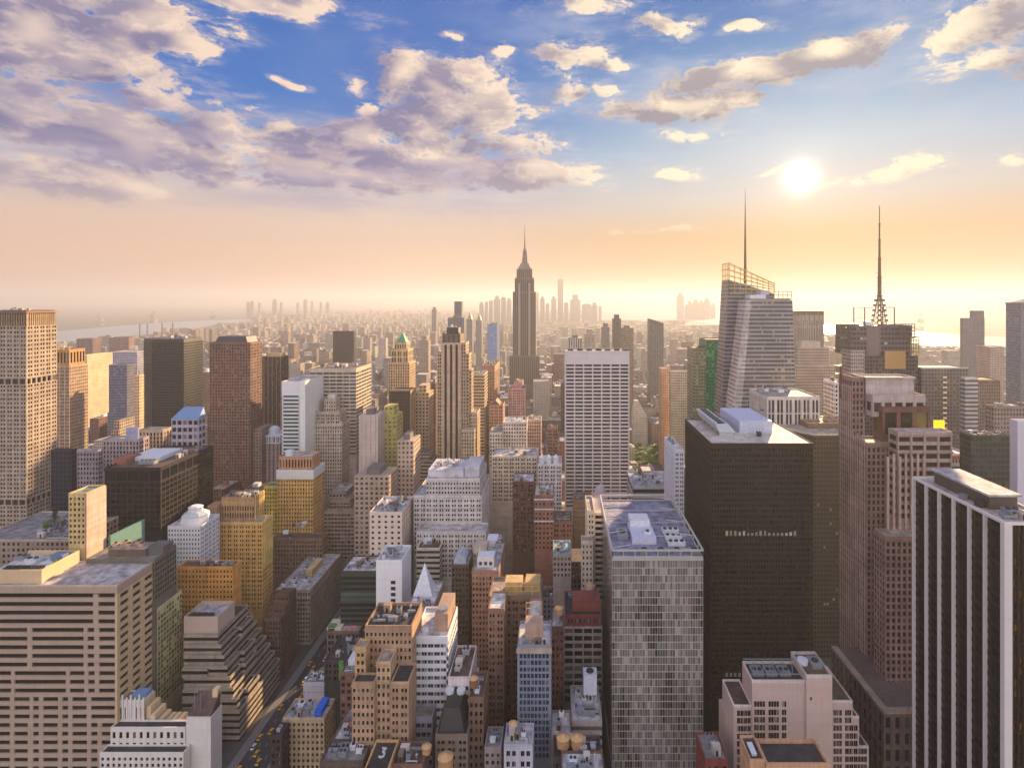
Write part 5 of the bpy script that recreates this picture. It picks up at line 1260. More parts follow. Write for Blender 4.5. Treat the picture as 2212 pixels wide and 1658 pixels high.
tank(X_(1022, 232), 233, Z_(1510, 228) + .12, 'brown water tank on top of the slim brown tower', 1.8, 3.2, 2.2, plain((140, 96, 70), .8))
tank(X_(957, 303), 306, Z_(1319, 300) - 6, 'tan conical water tank right of the white pyramid roof', 2.4, 3.4, 3)
tank(X_(1207, 270), 270, Z_(1357, 262) + .12, 'tan water tank on the dark red brown building beside the red attic grid building', 2.0, 3.0, 2.4)
tank(X_(1278, 296), 305, Z_(1332, 285) + .12, 'pale water tank behind the red attic of the grid building', 2.4, 3.2, 3, plain((206, 186, 160), .7))
tank(X_(1108, 221), 221, Z_(1612, 214) + .12, 'white twin banded water tank on the cluttered white roofed building', 1.6, 2.6, 1.2, WHITE)
# ================================================================ RIGHT SIDE
b = mk('dark_tower', 'huge dark brown office tower with white flat roof, right of the mirrored glass block', 'office tower', 1535, 1756, 959, 285, 1520, far=1479, nick='huge dark brown tower')
WDB = wall((40, 31, 29), grime=.14)
GDB = glass((18, 14, 14), (54, 44, 40), .25, .14, .35)
zb1, zb2 = Z_(1156, 285), Z_(1146, 285)
geo_tier(b, b.x0, b.x1, b.y0, b.y1, 0, b.z, WDB, GDB, 1.75, 3.05, .38, .42, .45, zlo=Z_(1700, 285), band=2.2)
b.foot(b.x0, b.x1, b.y0, b.y1)
roof(b, b.x0, b.x1, b.y0, b.y1, b.z, roofm((214, 198, 184), .18), WDB, .5)
for k in range(17):
    m = MB(); x = X_(1569 + k * 9.2, 285); m.box(x - rnd.uniform(.4, .75), x + .6, 284.86, 284.97, zb1, zb2 - rnd.choice([0, .6, 1.0])); b.part(m, 'lit_window', glow((128, 116, 100), rnd.choice([.04, .1, .2, .3])))
for k in range(6):
    m = MB(); x = X_(1569 + k * 9.2, 285); m.box(x - .6, x + .6, 284.86, 284.97, Z_(1460, 285), Z_(1452, 285)); b.part(m, 'lit_window', glow((120, 110, 96), .1))
m = MB(); y0, y1 = 302, 345; xa = X_(1553, 302); m.prism([(xa, y0), (xa + 9, y0), (xa + 9, y1), (xa, y1)], b.z + 2.0, b.z + 6.5, 3, 3, top=[(xa - 2, y0), (xa + 5, y0), (xa + 5, y1), (xa - 2, y1)])
for k in range(5): m.box(xa + .5, xa + 8, y0 + 1 + k * 9, y0 + 2 + k * 9, b.z + .1, b.z + 2)
ct = b.part(m, 'cooling_tower', plain((196, 196, 204), .5))
for k in range(8):
    f = MB(); f.cyl(xa + 1.6, y0 + 3 + k * 5.2, 2.0, 1.8, b.z + 6.5, b.z + 7.2, 12); b.part(f, 'fan', METAL_DARK, ct)
b.box('plant_room', X_(1597, 308), X_(1667, 308), 308, 345, b.z + .1, b.z + 7, plain((196, 196, 216), .6))
unit(b, X_(1648, 330), 332, b.z + 7, 4, 3, .8, METAL, 1); unit(b, X_(1640, 300), 301, b.z, 2.2, 2, 2.4, METAL_DARK, 0)
m = MB()
for k in range(5): m.bar((X_(1622 + k * 7, 300), 302, b.z), (X_(1622 + k * 7, 300), 302, b.z + 4.5), .18)
b.part(m, 'antenna', METAL)

b = mk('chamfered_tower', 'olive tower with chamfered corner and frame topped plant room, behind the huge dark brown tower', 'office tower', 1757, 1850, 940, 400, 1440, D=50, nick='olive chamfered tower')
xl = X_(1704, 412)
m = MB(); pts = [(b.x0, 400), (b.x1, 400), (b.x1, 450), (xl, 450), (xl, 420), (xl + 7, 407)]
m.prism(pts, 0, b.z, 2.2, 3.4); b.part(m, 'wall', fac((76, 64, 44), (36, 30, 24), (206, 190, 140), .5, .45, .06))
m = MB(); m.prism([(p[0] - .3, p[1] - .3) for p in pts], b.z, b.z + 1.2, 3, 3); b.part(m, 'parapet', wall((206, 188, 164)))
m = MB(); m.prism([(p[0] * .985 + xl * .015 + .4, p[1] + .5) for p in pts], b.z + 1.2, b.z + 1.3, 3, 3); b.part(m, 'roof', ROOF_TAN)
b.box('plant_room', X_(1745, 415), X_(1834, 415), 416, 440, b.z + 1.3, Z_(914, 416), wall((122, 96, 76)))
m = MB(); z = Z_(914, 416) + .3; xa, xb = X_(1745, 415), X_(1834, 415)
for k in range(6): m.bar((xa + k * (xb - xa) / 5, 416, z), (xa + (k + .6) * (xb - xa) / 5, 440, z), .6)
for y in (416, 428, 440): m.bar((xa, y, z), (xb, y, z), .6)
b.part(m, 'roof_frame', plain((190, 156, 122), .6))
b.foot(xl, b.x1, 400, 450)

b = mk('finned_block', 'white finned block with dark windows in front of the faceted lattice topped tower', 'office building', 1656, 1770, 859, 430, 912, far=1618, nick='white finned block')
geo_tier(b, b.x0, b.x1, b.y0, b.y1, 0, b.z, wall((212, 196, 182)), GLASS, 3.3, 9, .46, .08, .8, zlo=Z_(925, 430), rm=ROOF_TAN, band=1.6, sidebay=2.2)
for k in range(5): unit(b, X_(1640 + k * 14, 455), 452 + (k % 3) * 5, b.z, 4.5, 4, 2.6, [METAL, WHITE][k % 2], k % 3, leg=.5)

# faceted tower with lattice crown
b = mk('faceted_tower', 'grey faceted glass skyscraper with yellow lattice crown and thin spire', 'skyscraper', 1574, 1672, 612, 545, 890, D=26, nick='faceted lattice topped tower')
Y = 545; FB = fac((132, 126, 130), (66, 64, 72), (112, 106, 106), 1.0, .5, .2, .28)
FB2 = fac((150, 144, 144), (66, 64, 70), (176, 152, 106), .9, .5, .16, .28)
def P(px, py, y): return (X_(px, y), Z_(py, y))
yb_, yf = 545, 520
# rear, taller volume (sloping top)
xa0, xa1 = X_(1574, yb_), X_(1672, yb_); xb0, xb1 = X_(1540, yb_), X_(1680, yb_)
m = MB(); m.prism([(xb0, yb_), (xb1, yb_), (xb1, yb_ + 26), (xb0, yb_ + 26)], 0, [Z_(604, yb_), Z_(634, yb_), Z_(634, yb_), Z_(604, yb_)], 3.2, 3.9, top=[(xa0, yb_), (xa1, yb_), (xa1, yb_ + 24), (xa0, yb_ + 24)])
b.part(m, 'rear_wall', FB)
# front volume with a pale folded facet on its left
top = [(X_(1613, yf), yf + 3), (X_(1622, yf), yf), (X_(1711, yf), yf), (X_(1711, yf), yb_ - .2), (X_(1613, yf), yb_ - .2)]
bot = [(X_(1540, yf), yf + 3), (X_(1568, yf), yf), (X_(1732, yf), yf), (X_(1732, yf), yb_ - .2), (X_(1540, yf), yb_ - .2)]
zt = Z_(648, yf)
m = MB(); m.prism(bot[1:4] + [(bot[1][0] + .1, yb_ - .2)], 0, zt, 3.2, 3.9, top=top[1:4] + [(top[1][0] + .1, yb_ - .2)]); b.part(m, 'front_wall', FB2)
m = MB(); m.prism([bot[0], (bot[1][0] - .02, bot[1][1]), (bot[1][0] - .02, yb_ - .2), bot[4]], 0, zt, 3.2, 3.9, top=[top[0], (top[1][0] - .02, top[1][1]), (top[1][0] - .02, yb_ - .2), top[4]])
b.part(m, 'folded_facet', fac((196, 182, 174), (150, 138, 134), (206, 194, 184), 1.0, .4, .3, .45))
m = MB(); m.box(X_(1622, yf), X_(1708, yf), yf + 1, yb_ - 1, zt, zt + 1.4); b.part(m, 'front_parapet', wall((150, 132, 130)))
b.box('plant_room', X_(1618, 528), X_(1652, 528), 526, 540, zt + 1.4, zt + 5, WHITE); b.box('plant_room', X_(1642, 528), X_(1660, 528), 527, 540, zt + 5, zt + 8.5, plain((190, 186, 200), .6))
LAT = plain((214, 176, 60), .45, .3)
def lattice(pA, pB, y, zlo, zhiA, zhiB, n, rows, wd=.55, depth=0):
    m = MB(); xA, xB = X_(pA, y), X_(pB, y)
    for k in range(n + 1):
        f = k / n; m.bar((xA + (xB - xA) * f, y, zlo), (xA + (xB - xA) * f, y, zhiA + (zhiB - zhiA) * f), wd)
    for j in range(rows + 1):
        f = j / rows; m.bar((xA, y, zlo + (zhiA - zlo) * f), (xB, y, zlo + (zhiB - zlo) * f), wd)
    if depth:
        for k in range(5):
            yy = y + depth * k / 4; m.bar((xA, yy, zlo), (xA, yy, zhiA), wd)
        for j in range(rows + 1):
            f = j / rows; m.bar((xA, y, zlo + (zhiA - zlo) * f), (xA, y + depth, zlo + (zhiA - zlo) * f), wd)
    return m
b.part(lattice(1574, 1672, yb_ + .2, Z_(634, yb_), Z_(568, yb_), Z_(612, yb_), 8, 5, .6, 22), 'lattice_crown', LAT)
b.part(lattice(1574, 1672, yb_ + 22, Z_(634, yb_), Z_(568, yb_), Z_(612, yb_), 8, 5, .6), 'lattice_crown', LAT)
b.part(lattice(1672, 1709, yf + 6, zt + 1.4, Z_(629, yf), Z_(629, yf), 4, 2, .5), 'lattice_screen', LAT)
b.part(lattice(1672, 1709, yf + 20, zt + 1.4, Z_(629, yf), Z_(629, yf), 4, 2, .5), 'lattice_screen', LAT)
mast(b, X_(1612, 552), 556, Z_(612, 552), Z_(408, 556), 1.5, mat=STEEL_WARM, n=6)
b.foot(X_(1540, yb_), X_(1740, yb_), 518, 572)

b = mk('green_glass_tower', 'emerald green glass tower with brown neighbour wing, left of the faceted lattice topped tower', 'office tower', 1497, 1566, 735, 640, 895, D=30, nick='emerald green tower')
m = MB(); m.wbox(X_(1525, 640), b.x1 + 6, 640, 672, 0, b.z, 3.2, 3.8); b.part(m, 'wall', fac((26, 108, 74), (16, 82, 66), (70, 168, 96), .8, .7, .45, .3))
m = MB(); m.wbox(b.x0, X_(1524.8, 640), 641, 670, 0, Z_(753, 640), 3.2, 3.8); b.part(m, 'wing_wall', fac((112, 118, 92), (66, 86, 70), (170, 160, 110), .7, .5, .3, .4))
roof(b, b.x0, X_(1524.8, 640), 641, 670, Z_(753, 640), ROOF_BROWN, wall(BROWN), .8); roof(b, X_(1525, 640), b.x1 + 6, 640, 672, b.z, ROOF_BROWN, wall((120, 84, 60)), 1.0)

# media tower with mast
b = mk('mast_topped_tower', 'grey tower crowned with open metal frames and a tall tapering broadcast mast', 'skyscraper', 1838, 1985, 768, 540, 860, D=18, nick='broadcast mast tower')
Y = 540
m = MB(); m.wbox(X_(1867, Y), b.x1, Y + 2, Y + 34, 0, b.z, 3, 3.8); b.part(m, 'wall', fac((84, 70, 66), (36, 36, 44), (100, 90, 86), .7, .6, .25, .4))
m = MB(); m.wbox(b.x0, X_(1866.7, Y), Y, Y + 18, 0, Z_(757, Y), 2.2, 3.6); b.part(m, 'left_wing_wall', fac((178, 158, 146), (72, 64, 66), (120, 108, 104), .55, .55, .25))
m = MB(); m.wbox(X_(1840, Y), X_(1976, Y), Y + 5, Y + 33, b.z, Z_(706, Y), 3.4, 4.4); b.part(m, 'upper_wall', fac((96, 82, 82), (48, 44, 52), (190, 176, 170), .75, .5, .12, .5))
m = MB(); cxd = X_(1893, Y); m.cyl(cxd, Y + 14, 11.5, 11.5, Z_(790, Y), Z_(704, Y), 28); b.part(m, 'drum', plain((122, 106, 104), .45, .3))
roof(b, X_(1840, Y), X_(1976, Y), Y + 5, Y + 33, Z_(706, Y), ROOF_GREY, wall((90, 80, 80)), 1.2)
FRM = plain((84, 74, 70), .5, .3)
def cage(p0, p1, py0, py1, y, n, rows, dp=8):
    m = lattice(p0, p1, y, Z_(py1, y), Z_(py0, y), Z_(py0, y), n, rows, .55)
    m2 = lattice(p0, p1, y + dp, Z_(py1, y), Z_(py0, y), Z_(py0, y), n, rows, .55)
    off = len(m.v); m.v += m2.v; m.f += [tuple(i + off for i in f) for f in m2.f]; m.uv += m2.uv; m.mi += m2.mi
    xA, xB = X_(p0, y), X_(p1, y)
    for x in (xA, xB):
        for z in (Z_(py1, y), Z_(py0, y)): m.bar((x, y, z), (x, y + dp, z), .55)
    return m
b.part(cage(1823, 1842, 700, 742, Y + 1, 3, 6), 'sign_frame', FRM); b.part(cage(1943, 1975, 700, 730, Y + 1.5, 5, 4), 'sign_frame', FRM); b.part(cage(1966, 1984, 728, 766, Y + .5, 3, 5), 'sign_frame', plain((150, 128, 70), .5, .3))
b.box('reflecting_panel', X_(1912, Y), X_(1957, Y), Y + 1.2, Y + 1.9, Z_(797, Y), Z_(758, Y), glass((196, 150, 90), (240, 210, 150), .5, .15, .6))  # added panel: gold colour stands in for sun reflected in the facade
unit(b, X_(1884, Y), Y + 9, Z_(706, Y), 6, 5, 5, WHITE); unit(b, X_(1858, Y), Y + 9, Z_(706, Y), 5, 5, 3, METAL)
m = MB(); xm = X_(1899, 555); ym = 555; zr = Z_(706, 540)
for k in range(4):
    a = k * math.pi / 2 + .785
    m.bar((xm + 6.5 * math.cos(a), ym + 6.5 * math.sin(a), zr), (xm + 1.6 * math.cos(a), ym + 1.6 * math.sin(a), Z_(640, 555)), .7)
for j in range(6):
    z = zr + j * (Z_(640, 555) - zr) / 6; r = 6.5 - j * .82
    for k in range(4):
        a, c = k * math.pi / 2 + .785, (k + 1) * math.pi / 2 + .785
        m.bar((xm + r * math.cos(a), ym + r * math.sin(a), z), (xm + r * math.cos(c), ym + r * math.sin(c), z), .5)
        m.bar((xm + r * math.cos(a), ym + r * math.sin(a), z), (xm + (r - .8) * math.cos(c), ym + (r - .8) * math.sin(c), z + (Z_(640, 555) - zr) / 6), .4)
    for k in range(6):
        a = k * 1.047 + j; m.cyl(xm + (r + 1.6) * math.cos(a), ym + (r + 1.6) * math.sin(a), 1.0, 1.0, z, z + 2.2, 8)
b.part(m, 'mast_base', plain((110, 98, 92), .5, .3))
m = MB()
for px in (1867, 1931):
    for y in (546, 566): m.bar((X_(px, 546), y, zr), (X_(px, 546), y, Z_(664, 546)), .8)
m.bar((X_(1867, 546), 546, Z_(664, 546)), (X_(1885, 546), 546, Z_(664, 546)), .6); m.bar((X_(1912, 546), 546, Z_(664, 546)), (X_(1931, 546), 546, Z_(664, 546)), .6)
for px in (1867, 1931): m.bar((X_(px, 546), 546, Z_(664, 546)), (X_(px, 546), 566, Z_(664, 546)), .6)
b.part(m, 'mast_frame', FRM)
mm = MB(); zz = [Z_(p, 555) for p in (640, 600, 560, 520, 485, 445)]
for k, r in enumerate((1.9, 1.5, 1.1, .75, .45)):
    mm.cyl(xm, ym, r, r * .92, zz[k], zz[k + 1], 8); mm.cyl(xm, ym, r + .8, r + .8, zz[k], zz[k] + 1.0, 8)
for k in range(10): 
    z = zz[0] + k * 2.6; a = k * 2.4; mm.bar((xm, ym, z), (xm + 3.2 * math.cos(a), ym + 3.2 * math.sin(a), z), .35)
b.part(mm, 'mast', STEEL_WARM)
b.foot(b.x0, b.x1 + 2, 538, 576)

simple('white_grid_block', 'hazy white gridded block, left of the pink granite tower', 'office building', 1803, 1850, 828, 450, 930, D=20, nick='hazy white grid block', wm=wall((212, 204, 196)), bay=2.6, pf=.35, sf=.35, rm=ROOF_TAN, cl=1)

# pink granite tower
b = mk('granite_tower', 'pink granite setback tower with vertical piers and pale boxy crown, right side', 'setback tower', 1877, 1995, 860, 276, 1300, D=30, nick='pink granite tower')
X0 = 155.0; X1 = 190.0; WPG = wall((144, 110, 98)); WPG2 = wall((112, 72, 64)); WPL = wall((182, 160, 150)); GPG = glass((44, 34, 34), (104, 84, 78), .2)
b.x0, b.x1 = X0, X1
geo_tier(b, X0, X0 + 6, 292, 306, 0, Z_(812, 302), WPG, GPG, 2.2, 3.5, .4, .35, .6, zlo=Z_(1560, 300), faces='FL', rm=ROOF_TAN)
geo_tier(b, X0, X1, 278, 291.9, 0, Z_(960, 278), WPG, GPG, 2.6, 3.5, .42, .3, .7, zlo=Z_(1560, 278), faces='FL', rm=ROOF_TAN)
m = MB(); m.prism([(X0 - .6, 302), (X0 + .8, 302), (X0 + .8, 305), (X0 - .6, 305)], Z_(860, 302), Z_(790, 302), 3, 3, top=[(X0 - .1, 303), (X0 + .4, 303), (X0 + .4, 304), (X0 - .1, 304)]); b.part(m, 'corner_fin', WPG2)
# upper blocks
geo_tier(b, X_(1904, 284), X1, 283, 291.8, Z_(960, 278), Z_(882, 283), WPG2, glass((46, 42, 30), (110, 100, 58), .4), 7, 14, .25, .25, 1.0, zlo=Z_(960, 278), faces='FL', rm=ROOF_TAN, band=2)
geo_tier(b, X_(1877, 290), X_(1990, 290), 287, 305, Z_(900, 287), Z_(856, 288), WPL, GPG, 5, 5, .3, .35, .8, zlo=Z_(900, 287), faces='FL', rm=ROOF_LILAC, band=3)
b.box('crown', X_(1870, 292), X_(1974, 292), 292.1, 304, Z_(856, 288) + .2, Z_(818, 292), WPL)
roof(b, X_(1868, 292), X_(1976, 292), 291.6, 304.5, Z_(818, 292), roofm((220, 196, 170)), WPL, 1.0)
geo_tier(b, X_(1919, 277.5), X1 + 2, 270, 277.9, 0, Z_(932, 274), wall((162, 136, 124)), GPG, 6.8, 4.2, .16, .42, .8, zlo=Z_(1120, 274), faces='FL', rm=ROOF_LILAC)
# front shoulder
geo_tier(b, X_(1907, 262), X1 + 2, 260, 269.9, 0, Z_(1163, 260), WPG, GPG, 2.9, 3.5, .34, .3, .9, zlo=Z_(1560, 260), faces='FL', rm=ROOF_TAN, sidebay=2.2)
pm = MB()
for k in range(7):
    x = X_(1916, 270) + k * 2.9; pm.box(x - .5, x + .5, 269.2, 269.95, Z_(1163, 260) + .5, Z_(985 - (k % 2) * 6, 270))
for k in range(6):
    y = 293 + k * 2.1; pm.box(X0 - .25, X0 - .02, y, y + .8, 40, Z_(830, 300))
for k in range(6):
    y = 279.5 + k * 2.2; pm.box(X0 - .25, X0 - .02, y, y + .7, 40, Z_(960, 278) + 2 + (k % 2) * 2)
b.part(pm, 'pier', wall((190, 150, 128)))
# podium
geo_tier(b, 141, X1 + 4, 240, 286, 0, Z_(1541, 240), wall((104, 84, 76)), GPG, 4.2, 7, .5, .3, .8, zlo=Z_(1690, 240), faces='FL', band=1.4)
m = MB(); zq = Z_(1541, 240); m.box(141, 144, 240, 286, zq, zq + .9); m.box(144, X1 + 4, 240, 243, zq, zq + .9); b.part(m, 'terrace_edge', wall((166, 136, 116)))
b.winmax = 100
b.foot(141, 196, 238, 308); SEEN.append((1790, 1998, 812, 1658, 240, None, 1790, 2010))

# black tower with white fins
b = mk('black_finned_tower', 'black tower with bright white vertical fins and flat roof, cut by the right photo edge', 'office tower', 2169, 2290, 1128, 190, 1658, far=1975, nick='white finned black tower')
WBL = wall((22, 17, 18), grime=.1); Y1 = b.y1
zl = 0
W = MB(); d = .8
W.box(b.x0 + .5, b.x1, 190 + .5, Y1, 0, b.z - 1)
nf = 48; flh = (b.z - 1) / nf
for j in range(nf):
    W.box(b.x0 + .40, b.x0 + .5, 190.5, Y1, j * flh, j * flh + 1.5); W.box(b.x0, b.x1, 190.2, 190.5, j * flh, j * flh + 1.4)
b.part(W, 'wall', WBL)
GBL = glass((12, 11, 15), (36, 31, 33), .2, .1); GBR = glass((40, 26, 14), (130, 84, 32), .4, .12)  # gold tone of the front panes is a painted reflection
ys = [FP * b.x0 / (p - CX) for p in (1974, 2001, 2029, 2060, 2094, 2128)] + [190.0]
fm = MB()
WFIN = wall((226, 206, 200), grime=.06)
for y in ys[:-1]:
    f = MB(); f.box(b.x0 - .8, b.x0 + .5, y - .3, y + .3, 0, b.z); b.part(f, 'fin', WFIN)
f = MB(); f.box(b.x0 - .8, b.x0 + 1.9, 189.0, 190.9, 0, b.z); b.part(f, 'corner_fin', WFIN)
for k in range(len(ys) - 1):
    a, c = sorted((ys[k], ys[k + 1]))
    n = 4; w = (c - a - 1.2) / n
    for q in range(n):
        for j in range(nf):
            if j * flh > 60: b.wins.setdefault(('L', round(w - .25, 3), round(flh - 1.5, 3), GBL.name), []).append(((b.x0 + .42, a + .6 + (q + .5) * w, j * flh + 1.5 + (flh - 1.5) / 2), GBL))
n = 9; w = (b.x1 - b.x0 - 2.8) / n
pm = MB()
for q in range(n):
    pm.box(b.x0 + 2.7 + q * w, b.x0 + 2.7 + q * w + .35, 189.9, 190.5, 60, b.z - 1)
    for j in range(nf):
        if j * flh > 60: b.wins.setdefault(('F', round(w - .4, 3), round(flh - 1.4, 3), GBR.name), []).append(((b.x0 + 2.8 + (q + .5) * w, 190.45, j * flh + 1.4 + (flh - 1.4) / 2), GBR))
b.part(pm, 'mullion', plain((70, 48, 30), .4, .4))
b.winmax = 100
roof(b, b.x0 - .6, b.x1, 189.2, Y1 + .6, b.z - .6, roofm((206, 190, 176), .2), WFIN, 1.0, .7)
b.box('raised_roof', b.x0 + 5, b.x1 - 4, 203, Y1 - 5, b.z - .3, b.z + 4.4, plain((84, 70, 66), .6)); b.box('raised_roof_deck', b.x0 + 4.2, b.x1 - 3, 202.2, Y1 - 4.2, b.z + 4.4, b.z + 5.2, ROOF_LILAC)
unit(b, b.x0 + 9, 198, b.z - .4, 5, 4, 1.6, METAL, 2, leg=.3); unit(b, b.x0 + 4, 206, b.z - .4, 2.4, 3, 2.2, METAL_DARK, 1); unit(b, b.x0 + 3.4, 214, b.z - .4, 2, 2, 1.6, METAL, 0); clutter(b, b.x0 + 3, b.x1 - 2, 192, 200, b.z - .4, 131, 4, .8)

# stepped concrete building bottom right
b = mk('concrete_building', 'pinkish concrete building with blank upper walls and stepped wings, bottom right', 'office building', 1624, 1741, 1474, 224, 1658, D=11, nick='blank walled concrete building')
WCN = wall((190, 160, 148), grime=.1); Y = 224
def win4(B, p0, p1, py, n, y=224, h=2.2):
    w = (X_(p1, y) - X_(p0, y)) / n
    for k in range(n):
        g = GLASS_BROWN; B.wins.setdefault(('F', round(w - .14, 3), h, g.name), []).append(((X_(p0, y) + (k + .5) * w, y - .03, Z_(py, y)), g))
def cbox(p0, p1, py, y0, y1, name='wall'):
    m = MB(); x0, x1 = X_(p0, y0), X_(p1, y0); m.box(x0, x1, y0, y1, 0, Z_(py, y0)); b.part(m, name, WCN); return x0, x1, Z_(py, y0)
x0, x1, z = cbox(1624, 1741, 1474, 224, 236); roof(b, x0, x1, 224, 236, z, ROOF_DARK, wall((206, 186, 176)), 1.2)
for k in range(3): unit(b, x0 + 4 + k * 5.5, 230, z, 4.4, 5, 1.4, METAL, 2)
m = MB()
for k in range(5): m.bar((x0 + 1 + k * 4, 225.5, z + 2.6), (x0 + 4.5 + k * 4, 235, z + 2.6), .3)
m.bar((x0, 225.5, z + 2.6), (x1, 225.5, z + 2.6), .3); m.bar((x0, 235, z + 2.6), (x1, 235, z + 2.6), .3); b.part(m, 'roof_frame', METAL)
x0, x1, z = cbox(1741.2, 1797, 1463, 223, 238, 'blank_wall'); roof(b, x0, x1, 223, 238, z, ROOF_BROWN, wall((206, 186, 176)), 1.2)
m = MB(); m.cyl(x0 + 2.4, 232, 2.2, 2.2, z, z + 1.8, 16); b.part(m, 'cooling_fan', WHITE); unit(b, x0 + 7, 231, z, 4, 6, 1.6, METAL, 1)
for p0, p1, py, y1 in ((1584, 1623.8, 1526, 240), (1797.2, 1841, 1516, 246), (1841.2, 1855, 1550, 244), (1855.2, 1876, 1614, 240)):
    x0, x1, z = cbox(p0, p1, py, 224.6, y1); roof(b, x0, x1, 224.6, y1, z, ROOF_BROWN, wall((206, 186, 176)), .8)
for j, py in enumerate((1519, 1537, 1553, 1570, 1587, 1603, 1620, 1637, 1654)):
    for a, c, n in ((1628, 1652, 4), (1659, 1682, 4), (1688, 1698, 2)): win4(b, a, c, py, n)
    if py > 1530: win4(b, 1591, 1621, py + 2, 4, 224.6)
    if py > 1520: win4(b, 1799, 1818, py + 1, 3, 224.6); win4(b, 1824, 1838 + (14 if py > 1560 else 0), py + 1, 3, 224.6)
    if py > 1615: win4(b, 1852, 1872, py + 1, 3, 224.6)
x0, x1, z = cbox(1567, 1583.8, 1545, 232, 242, 'side_wall')
m = MB(); m.box(X_(1744, 223) + 1.0, X_(1744, 223) + 1.6, 222.9, 223, Z_(1511, 223), Z_(1504, 223)); b.part(m, 'vent', METAL_DARK)
b.winmax = 100
b.foot(X_(1560, 224), X_(1880, 224), 222, 248); SEEN.append((1560, 1880, 1425, 1658, 224, None, 1560, 1880))

b = mk('orange_walled_building', 'low orange walled building with sunken black roof, below the blank walled concrete building', 'building', 1655, 1792, 1648, 192, 1658, D=9, nick='sunken black roof')
WOR = wall((206, 142, 96))
b.box('wall', b.x0, b.x1, 192, 203, 0, b.z - 1.4, WOR)
roof(b, b.x0, b.x1, 192, 203, b.z - 1.4, ROOF_DARK, WOR, 1.4, .7)
m = MB(); m.box(X_(1617, 194), b.x0 - .05, 193, 204, 0, b.z - .4); b.part(m, 'side_wing_wall', WOR)
roof(b, X_(1617, 194), b.x0 - .05, 193, 204, b.z - .4, ROOF_DARK, WOR, 1.0, .5)
unit(b, b.x0 - 3, 198, b.z - .3, 1.6, 5, .8, WHITE)
simple('red_low_building', 'low dark red walled building with cluttered roof, left of the sunken black roof', 'building', 1522, 1572, 1645, 214, 1658, D=14, wm=wall((150, 56, 48)), rm=ROOF_GREY, cl=7)

# behind, right
b = mk('concave_tower', 'hazy tower with concave front, right of the faceted lattice topped tower', 'office tower', 1712, 1779, 672, 800, 850, D=30, nick='hazy concave tower')
n = 8; pts = []
for k in range(n + 1):
    f = k / n; pts.append((b.x0 + (b.x1 - b.x0) * f, 800 + 14 * math.sin(math.pi * f)))
pts += [(b.x1, 835), (b.x0, 835)]
m = MB(); m.prism(pts, 0, b.z - 6, 3, 3.8); b.part(m, 'wall', fac((166, 146, 132), (120, 108, 102), (176, 160, 146), .5, .9, .2))
m = MB(); m.prism(pts, b.z - 6, b.z, 3, 3.8); b.part(m, 'crown_band', wall((112, 84, 66)))
simple('hazy_block', 'hazy stepped stone block below the hazy concave tower', 'setback tower', 1722, 1790, 752, 700, 850, D=30, nick='hazy stepped block', fm=fac((196, 172, 150)), rm=ROOF_TAN, cl=0)
b = ALL[-1]; shade_tier(b, X_(1714, 690), X_(1800, 690), 686, 699.9, 0, Z_(790, 690), fac((196, 172, 150)), 3, 3.6, ROOF_TAN); b.box('setback', b.x0 + 8, b.x1 - 8, b.y0 + 6, b.y1 - 6, b.z, b.z + 8, wall((196, 172, 150)))
b = mk('billboard_building', 'grey curved glass building with slanted rows of lit windows, right of the broadcast mast tower', 'hotel', 1990, 2091, 796, 545, 960, D=30, nick='slant lit grey building')
m = MB(); m.wbox(b.x0, b.x1, 545, 575, 0, b.z, 3, 3.6); b.part(m, 'wall', fac((112, 100, 92), (70, 68, 70), (170, 130, 90), .55, .5, .25, .5)); roof(b, b.x0, b.x1, 545, 575, b.z, ROOF_GREY, wall(GREYW), 1)
for k in range(16):
    m = MB(); x = X_(2038, 544); z = Z_(815 + k * 11, 544); m.box(x - .3, x + 3.4, 544.4, 544.95, z - .6, z + .7); b.part(m, 'lit_sign', glow((196, 170, 130), .25))
simple('striped_block', 'white horizontally striped slab, right of the slant lit grey building', 'office building', 2084, 2112, 818, 520, 945, far=2074, nick='white striped slab', fm=fac((196, 188, 180), (84, 84, 92), (120, 116, 116), 1.0, .5, .2), bay=20, fl=4, cl=0)
simple('brown_block', 'brown flat block behind the white striped slab', 'office building', 2110, 2160, 822, 600, 900, D=26, fm=fac((132, 96, 76), wf=.5, hf=.5), rm=ROOF_BROWN, cl=0)
b = mk('billboard', 'big plain yellow lit billboard on a frame above the gold ribbon building', 'billboard', 2019, 2042, 907, 420, 940, D=3, nick='yellow billboard')
m = MB(); m.box(b.x0 + .2, b.x1 - .2, 421, 422.2, Z_(938, 420), b.z - .4); m.box(b.x0, b.x1, 421.1, 422.1, Z_(937, 420), b.z - 1); b.part(m, 'panel', glow((240, 206, 24), .3))
m = MB(); m.bar((b.x0 + 2, 423, Z_(1000, 420)), (b.x0 + 2, 423, b.z - 1), .6); m.bar((b.x1 - 2, 423, Z_(1000, 420)), (b.x1 - 2, 423, b.z - 1), .6); m.bar((b.x0, 423, b.z - 3), (b.x1, 423, b.z - 3), .5); b.part(m, 'frame', METAL_DARK)
FOOT.pop()
b = mk('gold_ribbon_building', 'low building of gold and dark ribbons with red topped storey under the yellow billboard', 'building', 1998, 2091, 1000, 385, 1030, D=30, nick='gold ribbon building')
geo_tier(b, b.x0, b.x1, 385, 415, 0, Z_(1006, 385), wall((196, 150, 96)), GLASS, 10, 5.2, .06, .5, .5, kind='ribbon', zlo=Z_(1040, 385), faces='F', band=.6)
geo_tier(b, b.x0 - .5, b.x1 + .5, 384.4, 415, Z_(1006, 385), Z_(982, 385), wall((214, 196, 186)), GLASS_BROWN, 2.4, 4, .4, .5, .5, zlo=Z_(1006, 385), faces='F', band=3.4, rm=ROOF_LILAC)
